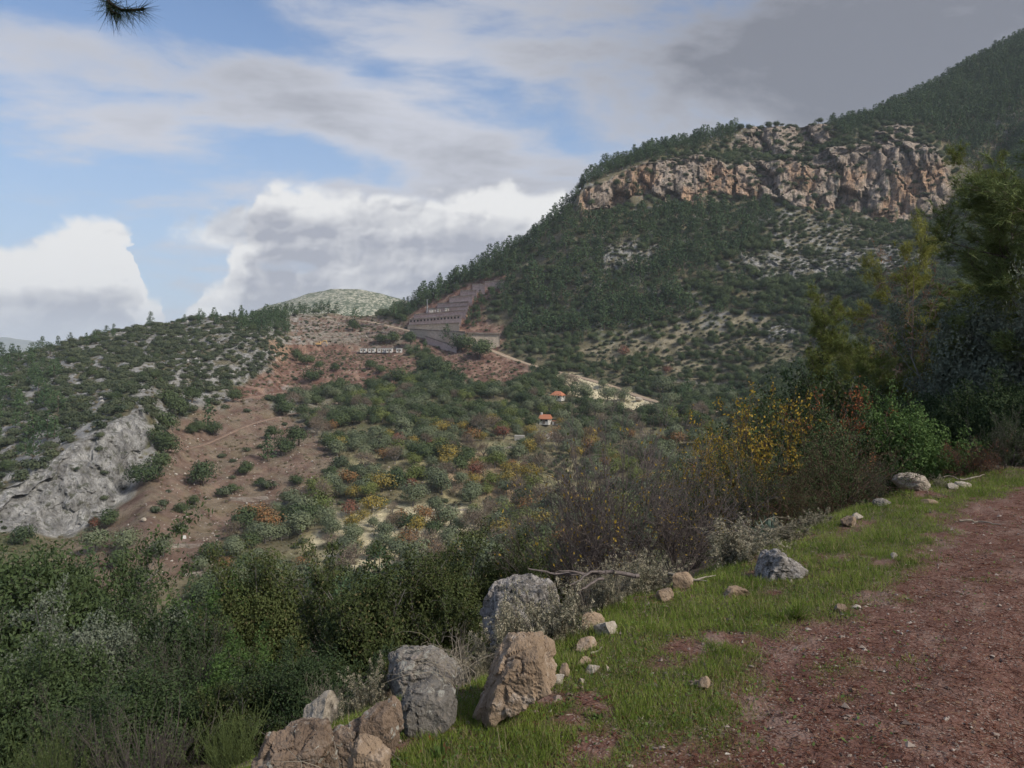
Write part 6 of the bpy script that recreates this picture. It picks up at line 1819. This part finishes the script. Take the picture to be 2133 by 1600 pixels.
# pine twig hanging into the top left of the view
MAT['n_twig'] = leaf_mat('silhouette_pine_needles', (.010, .020, .012), (.028, .046, .022), trans=0.15)  # near-black colour paints the needles as a silhouette against the sky
e = empty('pine_branch', P(250, -60, 2.4)); tag(e, 'dark pine twig with long needles hanging into the top left sky', 'branch')
base_ = np.array(e.location)
tw = [P(205, -110, 2.5), P(212, -40, 2.42), P(226, 5, 2.4), P(250, 20, 2.38), P(275, 22, 2.37), P(300, 18, 2.36)]
q = polyline(tw, 0.008) - base_
segs = [(q[i], 0.008 * (1 - 0.6 * i / len(q)), q[i + 1], 0.008 * (1 - 0.6 * (i + 1) / len(q))) for i in range(len(q) - 1)]
q2 = polyline([P(226, 5, 2.4), P(232, 24, 2.38), P(246, 30, 2.36)], 0.008) - base_
segs += [(q2[i], 0.004, q2[i + 1], 0.0035) for i in range(len(q2) - 1)]
V, Fc = tubes(segs, 6)
MAT['silhouette_bark'] = bark_mat('silhouette_bark', (.020, .016, .013), (.045, .036, .030))  # bark colour darkened to paint the same silhouette
link('twig', mesh_np('twig', V, Fc, MAT['silhouette_bark'], True), e)
Pn, Dn = [], []
for qq, n_ in ((q[int(len(q) * 0.45):], 420), (q2, 170), (q[:int(len(q) * 0.45)], 90)):
    k_ = RN.integers(0, len(qq) - 1, n_)
    tdir = unit(qq[k_ + 1] - qq[k_])
    Pn.append(qq[k_]); Dn.append(unit(tdir * 0.75 + RN.normal(size=(n_, 3)) * 0.55 + np.array([0, 0, -0.35])))
Pn, Dn = np.concatenate(Pn), np.concatenate(Dn)
V, Fc = blades(Pn, Dn, RN.uniform(0.05, 0.095, len(Pn)), 0.0018, RN)
link('needles', mesh_np('needles', V, Fc, MAT['n_twig'], fattr={'rnd': RN.random(len(Fc)), 'tr': np.zeros(len(Fc))}), e)


# ------------------------------------------------------------------ built things across the valley
def stone_mat(name, c0, c1, cm, sx_, sz_):
    m, n = material(name)
    tc = n.new('ShaderNodeTexCoord').outputs['Object']
    v = n.vscale(tc, (sx_, sx_, sz_))
    a = n.voro(v, 1.0, 'F1', 1); e_ = n.voro(v, 1.0, 'DISTANCE_TO_EDGE', 0)
    f = n.sep(a)[0]
    c = n.mix(f, c0, c1)
    c = n.mix(n.sstep(n.noise(tc, 0.25, 4, 0.6), 0.4, 0.7), c, cm)
    return finish(m, n, c, 0.95, 0.1, bump=n.sstep(e_, 0.0, 0.12), bstr=0.8, bdist=0.15)
MAT['wall_red'] = stone_mat('reddish_stone', (.42, .32, .29), (.60, .48, .445), (.50, .375, .34), 1.1, 1.6)
MAT['wall_tan'] = stone_mat('tan_stone', (.38, .325, .265), (.56, .49, .40), (.46, .38, .30), 1.1, 1.6)
MAT['wall_mix'] = stone_mat('mauve_stone', (.36, .275, .255), (.53, .43, .40), (.43, .325, .30), 1.1, 1.6)
MAT['dry_wall'] = stone_mat('drystone', (.19, .165, .14), (.34, .31, .275), (.23, .18, .15), 1.4, 2.2)
def plain(name, c0, c1, rough=0.8, sc=1.5, metal=0.0, spec=0.3):
    m, n = material(name)
    tc = n.new('ShaderNodeTexCoord').outputs['Object']
    return finish(m, n, n.mix(n.noise(tc, sc, 5, 0.6), c0, c1), rough, spec, metal=metal)
MAT['white'] = plain('white_paint', (.50, .485, .455), (.66, .645, .61), 0.6)
MAT['hut'] = plain('weathered_white', (.34, .32, .30), (.50, .47, .44), 0.8)
MAT['roof_tile'] = plain('orange_tiles', (.33, .125, .07), (.45, .19, .105), 0.8, 4.0)
MAT['glass'] = plain('dark_glass', (.03, .035, .04), (.05, .055, .06), 0.15, 1.0)
MAT['door'] = plain('door_grey', (.14, .12, .10), (.22, .18, .14))
MAT['steel'] = plain('grey_steel', (.20, .21, .22), (.30, .31, .32), 0.5, 2.0, 0.4)
MAT['digger'] = plain('yellow_paint', (.50, .32, .13), (.62, .42, .20), 0.5)
MAT['rubber_and_shade'] = plain('black_rubber_and_shade', (.03, .03, .03), (.06, .055, .05), 0.9)
MAT['concrete'] = plain('concrete', (.25, .24, .22), (.36, .345, .32), 0.9)

def box(sx_, sy_, sz_, top=1.0, cx=0, cy=0, cz=0):
    V = np.array([(x * sx_ / 2 * (top if z else 1), y * sy_ / 2 * (top if z else 1), z * sz_) for z in (0, 1) for y in (-1, 1) for x in (-1, 1)], float) + np.array([cx, cy, cz])
    Fq = np.array([[0, 2, 3, 1], [4, 5, 7, 6], [0, 1, 5, 4], [2, 6, 7, 3], [0, 4, 6, 2], [1, 3, 7, 5]])
    return V, Fq
def bmesh_box(name, dims, mat, parent=None, loc=(0, 0, 0), rz=0.0, bev=0.03, top=1.0):
    import bmesh
    V, Fq = box(*dims, top)
    bm = bmesh.new()
    vs = [bm.verts.new(v) for v in V]
    for f in Fq: bm.faces.new([vs[i] for i in f])
    bmesh.ops.bevel(bm, geom=list(bm.edges), offset=min(bev, min(dims) * 0.2), segments=1, affect='EDGES')
    me = bpy.data.meshes.new(name); bm.to_mesh(me); bm.free()
    me.materials.append(MAT[mat])
    return link(name, me, parent, loc, (0, 0, rz))

# terraced retaining walls: left top/bottom and right top/bottom in the photo
TIERS = [('lowest reddish stone wall propping the dirt road from below', 'wall_red', (886, 700, 713), (951, 722, 732), 1),
         ('long pale stone wall along the upper side of the dirt road', 'wall_tan', (854, 685, 693), (969, 691, 719), 0),
         ('tan stone wall standing right of the pine at the road bend', 'wall_tan', (970, 693, 719), (1041, 694, 719), 0),
         ('second tier reddish retaining wall, plain faced', 'wall_tan', (849, 677, 687), (957, 672, 686), 0),
         ('third tier retaining wall with a row of small recesses', 'wall_red', (852, 665, 678), (961, 656, 673), 0),
         ('fourth tier retaining wall under the white site huts', 'wall_mix', (862, 655, 666), (970, 645, 658), 0),
         ('fifth tier retaining wall above the white site huts', 'wall_red', (887, 643, 652), (975, 637, 647), 0),
         ('sixth tier retaining wall of the stepped slope', 'wall_mix', (911, 632, 643), (976, 628, 639), 0),
         ('seventh tier retaining wall of the stepped slope', 'wall_red', (936, 619, 631), (984, 614, 629), 0),
         ('eighth tier retaining wall with a stepped parapet', 'wall_mix', (959, 605, 617), (993, 604, 616), 0),
         ('ninth tier retaining wall near the top of the steps', 'wall_red', (984, 592, 605), (1010, 592, 603), 0),
         ('topmost narrow retaining wall running into the pines', 'wall_red', (1010, 587, 595), (1051, 583, 590), 0)]
ROWB = None
for ti, (lab, mt, (xl, tl, bl), (xr, tr_, br), below) in enumerate(TIERS):
    nseg = 10
    face = []
    for i in range(nseg + 1):
        t = i / nseg
        px, top_, bot = xl + (xr - xl) * t, tl + (tr_ - tl) * t, bl + (br - bl) * t
        face.append((px, top_, bot, surf(px, bot + 0.5)[1]))
    d_line = np.array([f[3] for f in face])
    a_, b_ = np.polyfit(np.linspace(0, 1, nseg + 1), d_line, 1)
    d_line = a_ * np.linspace(0, 1, nseg + 1) + b_ - 2.5
    V = []
    for (px, top_, bot, _), d in zip(face, d_line):
        pt = P(px, top_, d); pb = P(px, bot, d)
        h = pt[2] - pb[2]
        out = np.array([px - CX, F, 0]) / math.hypot(px - CX, F)
        f0 = pb - np.array([0, 0, 3.0]) - out * 0.25          # battered face, footing in the ground
        V += [f0, pt - np.array([0, 0, 0.5]), pt - np.array([0, 0, 0.5]) - out * 0.3, pt - out * 0.3, pt + out * 1.2, pt + out * 1.2 - np.array([0, 0, 0.8]), pt + out * 16.0 - np.array([0, 0, 0.9]), pb + out * 16.0 - np.array([0, 0, 3.0])]
    V = np.array(V)
    V = V + 0.12 * np.stack([fbm3(V[:, 0], V[:, 1], V[:, 2], 2)] * 3, 1)
    V = V.reshape(nseg + 1, 8, 3)
    Fq = []
    for i in range(nseg):
        for j in range(8):
            k2 = (j + 1) % 8
            Fq.append([i * 8 + j, (i + 1) * 8 + j, (i + 1) * 8 + k2, i * 8 + k2])
    caps = [[j for j in range(8)][::-1], [nseg * 8 + j for j in range(8)]]
    Vf = V.reshape(-1, 3); org = Vf[0].copy()
    cf_ = []
    for cpl in caps:
        for j in range(1, 7):
            cf_.append([cpl[0], cpl[j], cpl[j + 1]])
    o = link('retaining_wall', mesh_np('retaining_wall', Vf - org, [np.array(Fq), np.array(cf_)], MAT[mt]), None, org)
    tag(o, lab, 'retaining wall', 'stepped retaining walls on the mountainside')
    cop = []
    for (px, top_, bot, _), d in zip(face, d_line):
        out = np.array([px - CX, F, 0]) / math.hypot(px - CX, F); pt = P(px, top_, d)
        cop += [pt - out * 0.75 - np.array([0, 0, .45]), pt - out * 0.75 + np.array([0, 0, .12]), pt + out * 1.3 + np.array([0, 0, .12]), pt + out * 1.3 - np.array([0, 0, .45])]
    Fc_ = [[i * 4 + j, (i + 1) * 4 + j, (i + 1) * 4 + (j + 1) % 4, i * 4 + (j + 1) % 4] for i in range(nseg) for j in range(4)] + [[3, 2, 1, 0], [nseg * 4 + j for j in range(4)]]
    link('coping', mesh_np('coping', np.array(cop) - org, np.array(Fc_), MAT['dry_wall']), o)
    if 'recesses' in lab:
        for i in range(15):
            t = (i + 0.6) / 15.5
            px = xl + (xr - xl) * t; d = d_line[0] + (d_line[-1] - d_line[0]) * t
            pm = P(px, tl + (tr_ - tl) * t + 4.5, d)
            ob = bmesh_box('recess_shade', (0.9, 0.7, 1.1), 'rubber_and_shade', o, pm - org - np.array([0, 0.25, 0.6]), 0, 0.05)  # black boxes on the face stand for the shade inside recesses
    if 'under the white site huts' in lab:
        hut_d = d_line
        for hi_, (px, wd_, lb) in enumerate(((901, 3.6, 'larger white site hut on the retaining wall ledge'), (914, 1.8, 'narrow white site hut beside the larger one'), (931, 2.2, 'white site hut with a dark door at the ledge end'))):
            t = (px - xl) / (xr - xl)
            d = d_line[0] + (d_line[-1] - d_line[0]) * t + 1.6
            pb = P(px, tl + (tr_ - tl) * t, d)
            e = empty('site_hut', pb); tag(e, lb, 'hut', 'white huts on the retaining wall')
            bmesh_box('body', (wd_, 2.4, 1.7), 'hut', e)
            bmesh_box('roof', (wd_ + 0.3, 2.7, 0.18), 'steel', e, (0, 0, 1.7))
            bmesh_box('door', (0.8, 0.08, 1.5), 'door', e, (wd_ * 0.28, -1.22, 0.05))
            wn = bmesh_box('window', (0.9, 0.08, 0.7), 'white', e, (-wd_ * 0.22, -1.22, 0.7)); bmesh_box('pane', (0.7, 0.06, 0.5), 'glass', wn, (0, -0.05, 0.1))
        t = (890 - xl) / (xr - xl); d = d_line[0] + (d_line[-1] - d_line[0]) * t + 1.4
        pb = P(890, tl + (tr_ - tl) * t + 1, d)
        e = empty('lamp_post', pb); tag(e, 'tall grey floodlight post on the retaining wall', 'lamp post')
        V, Fq = tubes([((0, 0, -0.5), 0.32, (0, 0, 8.2), 0.22)], 8); link('post', mesh_np('post', V, Fq, MAT['steel'], True), e)
        bmesh_box('lamp_head', (1.0, 0.6, 0.5), 'steel', e, (0.1, 0, 8.1))

# white cabins in the excavation
for lb, x0, x1 in (('leftmost white cabin of the row below the terraces', 751, 764), ('second white cabin from the left in the row', 768, 782), ('widest white cabin in the middle of the row', 787, 804),
                   ('white cabin just right of the widest one', 805, 818), ('rightmost white cabin beside the dark trees', 826, 838)):
    p = surf((x0 + x1) / 2, 734); mpp = p[1] / F
    wd_ = (x1 - x0) * mpp
    e = empty('site_cabin', (p[0], p[1], p[2] - 0.2)); tag(e, lb, 'cabin', 'white cabins at the excavation')
    bmesh_box('body', (wd_, 2.6, 2.3), 'white', e)
    bmesh_box('roof', (wd_ + 0.2, 2.9, 0.16), 'steel', e, (0, 0, 2.3))
    for fx in (-0.28, 0.22):
        wn = bmesh_box('window', (0.75, 0.08, 0.8), 'steel', e, (wd_ * fx, -1.33, 0.95)); bmesh_box('pane', (0.6, 0.05, 0.62), 'glass', wn, (0, -0.05, 0.09))
    bmesh_box('door', (0.75, 0.08, 1.8), 'door', e, (wd_ * 0.0, -1.33, 0.1))
# excavator on the platform
p = surf(664, 721)
e = empty('excavator', (p[0], p[1], p[2] - 0.05)); tag(e, 'small tan excavator working on the red earth platform', 'excavator')
for s in (-1, 1):
    tk = bmesh_box('track', (3.0, 0.5, 0.7), 'rubber_and_shade', e, (0, s * 0.95, 0), 0, 0.25)
hs = bmesh_box('house', (2.6, 2.1, 1.0), 'digger', e, (-0.2, 0, 0.85), 0, 0.1)
cb = bmesh_box('cab', (1.1, 0.9, 1.2), 'digger', e, (0.5, -0.5, 1.5), 0, 0.08); bmesh_box('window', (0.8, 0.06, 0.7), 'glass', cb, (0, -0.45, 0.35))
def bar(name, a, b, r, mat, parent):
    V, Fq = tubes([(np.array(a), r, np.array(b), r * 0.75)], 4); return link(name, mesh_np(name, V, Fq, MAT[mat]), parent)
bar('boom', (0.9, 0.2, 1.6), (2.6, 0.2, 3.0), 0.30, 'digger', e); bar('boom', (2.5, 0.2, 3.0), (4.2, 0.2, 2.9), 0.26, 'digger', e)
bar('stick', (4.1, 0.2, 3.1), (4.6, 0.2, 0.9), 0.22, 'digger', e)
bmesh_box('bucket', (0.8, 0.9, 0.7), 'steel', e, (4.3, 0.2, 0.2), 0, 0.1, 0.7)

# houses
def house(label, px, py, wpx, dpt, hw, hr, rz, hip, chim):
    p = surf(px, py); w_ = wpx * p[1] / F
    e = empty('house', (p[0], p[1], p[2] - 0.4), rz); tag(e, label, 'house', 'small white houses in the valley')
    bmesh_box('wall', (w_, dpt, hw + 0.4), 'white', e)
    o_ = 0.35; x, y = w_ / 2 + o_, dpt / 2 + o_; r = x - hip
    V = [(-x, -y, hw + .42), (x, -y, hw + .42), (x, y, hw + .42), (-x, y, hw + .42), (-r, 0, hw + hr + .42), (r, 0, hw + hr + .42), (-x, -y, hw + .25), (x, -y, hw + .25), (x, y, hw + .25), (-x, y, hw + .25)]
    q = [[0, 1, 5, 4], [2, 3, 4, 5], [6, 7, 1, 0], [7, 8, 2, 1], [8, 9, 3, 2], [9, 6, 0, 3], [9, 8, 7, 6]]; t = [[1, 2, 5], [3, 0, 4]]
    rf = link('roof', mesh_np('roof', V, [np.array(q), np.array(t)], MAT['roof_tile']), e)
    if chim: bmesh_box('chimney', (0.6, 0.6, 1.3), 'white', rf, (-r * 0.7, 0, hw + hr - 0.2))
    for fx in (-0.27, 0.27):
        wn = bmesh_box('window', (0.9, 0.1, 1.0), 'door', e, (w_ * fx, -dpt / 2 - 0.03, 1.3)); bmesh_box('pane', (0.7, 0.06, 0.8), 'glass', wn, (0, -0.05, 0.1))
    bmesh_box('door', (0.9, 0.1, 2.0), 'door', e, (0, -dpt / 2 - 0.03, 0.4))
    wn = bmesh_box('window', (0.1, 0.9, 1.0), 'door', e, (w_ / 2 + 0.03, 0, 1.3)); bmesh_box('pane', (0.06, 0.7, 0.8), 'glass', wn, (0.05, 0, 0.1))
    return e
house('white house with broad orange tiled roof below the pale road', 1162, 833, 24, 4.6, 1.9, 1.7, -0.45, 1.6, False)
house('small white house with orange roof and chimney among orchards', 1136, 882, 20, 3.8, 1.8, 1.5, -0.35, 0.1, True)
p = surf(1157, 884)
e = empty('shed', (p[0], p[1], p[2] - 0.3), -0.3); tag(e, 'tiny white shed right of the small chimney house', 'shed')
bmesh_box('wall', (2.0, 1.8, 1.5), 'white', e); bmesh_box('roof', (2.3, 2.1, 0.15), 'roof_tile', e, (0, 0, 1.5)); bmesh_box('door', (0.6, 0.06, 1.1), 'door', e, (0, -0.92, 0.2))
p = surf(1082, 917); b_ = bmesh_box('water_tank', (3.2, 2.2, 1.9), 'concrete', None, (p[0], p[1], p[2] - 0.3), -0.1, 0.06)
tag(b_, 'square grey concrete water tank beside the yellow tree', 'tank')

def wall_strip(label, pix, h, th, mt, lift=0.0):
    pts = polyline([surf(a, b) for a, b in pix], 1.2)
    pts[:, 2] = gsmooth(pts[:, 2], 2) - 0.4 + lift
    t = np.gradient(pts[:, :2], axis=0); t /= np.linalg.norm(t, axis=1, keepdims=True) + 1e-9
    nn = np.stack([-t[:, 1], t[:, 0]], 1) * th / 2
    hh = h * (1 + 0.25 * fbm2(np.arange(len(pts)) / 2.0, np.zeros(len(pts)) + pix[0][0], 3)) + 0.4
    V = np.stack([np.concatenate([pts[:, :2] + nn, pts[:, 2:]], 1), np.concatenate([pts[:, :2] + nn * 0.8, (pts[:, 2] + hh)[:, None]], 1),
                  np.concatenate([pts[:, :2] - nn * 0.8, (pts[:, 2] + hh)[:, None]], 1), np.concatenate([pts[:, :2] - nn, pts[:, 2:]], 1)], 1).reshape(-1, 3)
    V += RN.normal(size=V.shape) * (0.06 if mt == 'concrete' else 0.16)
    org = V[0].copy()
    o = link('terrace_wall', mesh_np('terrace_wall', V - org, grid_faces(len(pts), 4), MAT[mt]), None, org)
    return tag(o, label, 'wall', 'drystone walls')
for lb, pix in (('uppermost long drystone wall on the terraces', [(637, 697), (700, 697), (760, 696), (815, 696)]), ('second drystone wall down the terraces', [(640, 703), (720, 703), (790, 701), (830, 699)]),
                ('third drystone wall down the terraces', [(650, 709), (720, 708), (750, 707)]), ('lowest curved drystone wall above the excavator', [(690, 715), (735, 713), (752, 710)]),
                ('short drystone wall high on the saddle', [(672, 675), (722, 677)]), ('drystone wall right of the saddle trees', [(750, 679), (800, 678)])):
    wall_strip(lb, pix, 1.1, 0.9, 'dry_wall')
wall_strip('pale angled wall running below the small chimney house', [(1117, 917), (1150, 911), (1181, 901)], 1.4, 0.5, 'concrete')
for k_, (pix, lb) in enumerate((([(480, 1042), (560, 1040)], 'broken terrace wall low in the red field'), ([(300, 1145), (380, 1138), (430, 1140)], 'terrace wall between the lower olive trees'), ([(380, 1200), (470, 1192)], 'terrace wall above the lower orchard trees'),
                            ([(880, 1075), (960, 1062), (1000, 1070)], 'pale terrace wall on the sunny knoll'), ([(520, 1130), (600, 1118)], 'short terrace wall left of the sunny knoll'), ([(1030, 940), (1090, 930)], 'terrace wall below the water tank'))):
    wall_strip(lb, pix, 0.55, 0.8, 'dry_wall')

# boulders in the fields
for lb, px, py, wpx, mt, sd in (('white boulder in the field below the excavated bank', 612, 836, 16, 'white_r', 1), ('smaller white boulder left of the white field boulder', 597, 841, 13, 'white_r', 2), ('round pinkish boulder beside the dirt road', 1331, 836, 15, 'pale', 3),
                            ('pale boulder above the red field path', 770, 803, 10, 'white_r', 4), ('pale rock at the foot of the left cliff', 300, 1085, 12, 'pale', 5), ('white rock on the lower terraces', 383, 1122, 11, 'white_r', 6)):
    if 'white_r' not in MAT: MAT['white_r'] = rock_mat('white_limestone', (.42, .41, .39), (.52, .51, .49), (.58, .57, .55), (.25, .23, .21), 1.0)
    p = surf(px, py); w_ = wpx * p[1] / F
    V, Fc = rock(300 + sd, (w_, w_ * 0.9, w_ * 0.75), 8, 4, 0.05, (0, 0, sd))
    tag(link('boulder', mesh_np('boulder', V - np.array([0, 0, w_ * 0.15]), Fc, MAT[mt]), None, p), lb, 'boulder')

# rubble: stones on the red field, excavation, scree and limestone hill
def rubble(name, M, n_, lo, hi, mat, label, extra=None):
    wgt = (area * M * (TY > 100)).ravel(); wgt = wgt / wgt.sum()
    k_ = RN.choice(len(wgt), n_, p=wgt)
    Pt = np.stack([TX.ravel()[k_], TY.ravel()[k_], TZ.ravel()[k_]], 1) + RN.uniform(-0.6, 0.6, (n_, 3)) * np.array([1, 1, 0])
    sz_ = np.exp(RN.uniform(math.log(lo), math.log(hi), n_))
    Pt[:, 2] += sz_ * 0.1
    pebbles(name, Pt, sz_, mat, label, 'rubble', 0.7, RN)
m, n = material('limestone_rubble')
MAT['rubble'] = finish(m, n, n.mix(n.attr('rnd'), (.24, .19, .155), (.45, .42, .38)), 0.95, 0.1)
m, n = material('grey_limestone_blocks')
MAT['rubble2'] = finish(m, n, n.mix(n.attr('rnd'), (.22, .215, .205), (.42, .41, .395)), 0.95, 0.1)
rubble('field_rubble', np.clip(M_red + 0.5 * M_knoll, 0, 1), 3600, 0.12, 0.45, MAT['rubble'], 'pale stones strewn over the red field')
rubble('bank_rubble', np.clip(M_exc + M_cut + M_terr, 0, 1), 3600, 0.15, 0.6, MAT['rubble'], 'broken stone spilled down the excavated red banks')
rubble('scree', np.clip(M_scree + 0.6 * M_patch + 0.15 * mount, 0, 1), 4200, 0.3, 1.1, MAT['rubble2'], 'grey scree and loose blocks under the cliff')
rubble('limestone_blocks', np.clip(left_scrub * smooth(ribs, 0.2, 0.6) + M_crag, 0, 1), 4600, 0.3, 1.2, MAT['rubble2'], 'weathered limestone blocks breaking through the left hill')
rubble('terrace_rubble', np.clip(valley * (1 - M_red), 0, 1), 3000, 0.15, 0.5, MAT['rubble'], 'loose stones on the orchard terraces')

# ------------------------------------------------------------------ air
hb = (-9000, 9000, -1500, 9500, -166, 330)
vv = [(x, y, z) for z in hb[4:] for y in hb[2:4] for x in hb[:2]]
hm = bpy.data.materials.new('haze'); hm.use_nodes = True
hn = NT(hm.node_tree)
pv = hn.new('ShaderNodeVolumePrincipled')
pv.inputs['Color'].default_value = (0.80, 0.88, 1.0, 1)
pv.inputs['Density'].default_value = 0.00011
pv.inputs['Anisotropy'].default_value = 0.0
ho = hn.new('ShaderNodeOutputMaterial'); hn.put(ho.inputs['Volume'], pv.outputs[0])
hz_o = link('haze', mesh_np('haze', vv, np.array([[0, 2, 3, 1], [4, 5, 7, 6], [0, 1, 5, 4], [2, 6, 7, 3], [0, 4, 6, 2], [1, 3, 7, 5]]), hm))
tag(hz_o, 'thin blue haze hanging in the air over the whole valley', 'haze', kind='stuff')
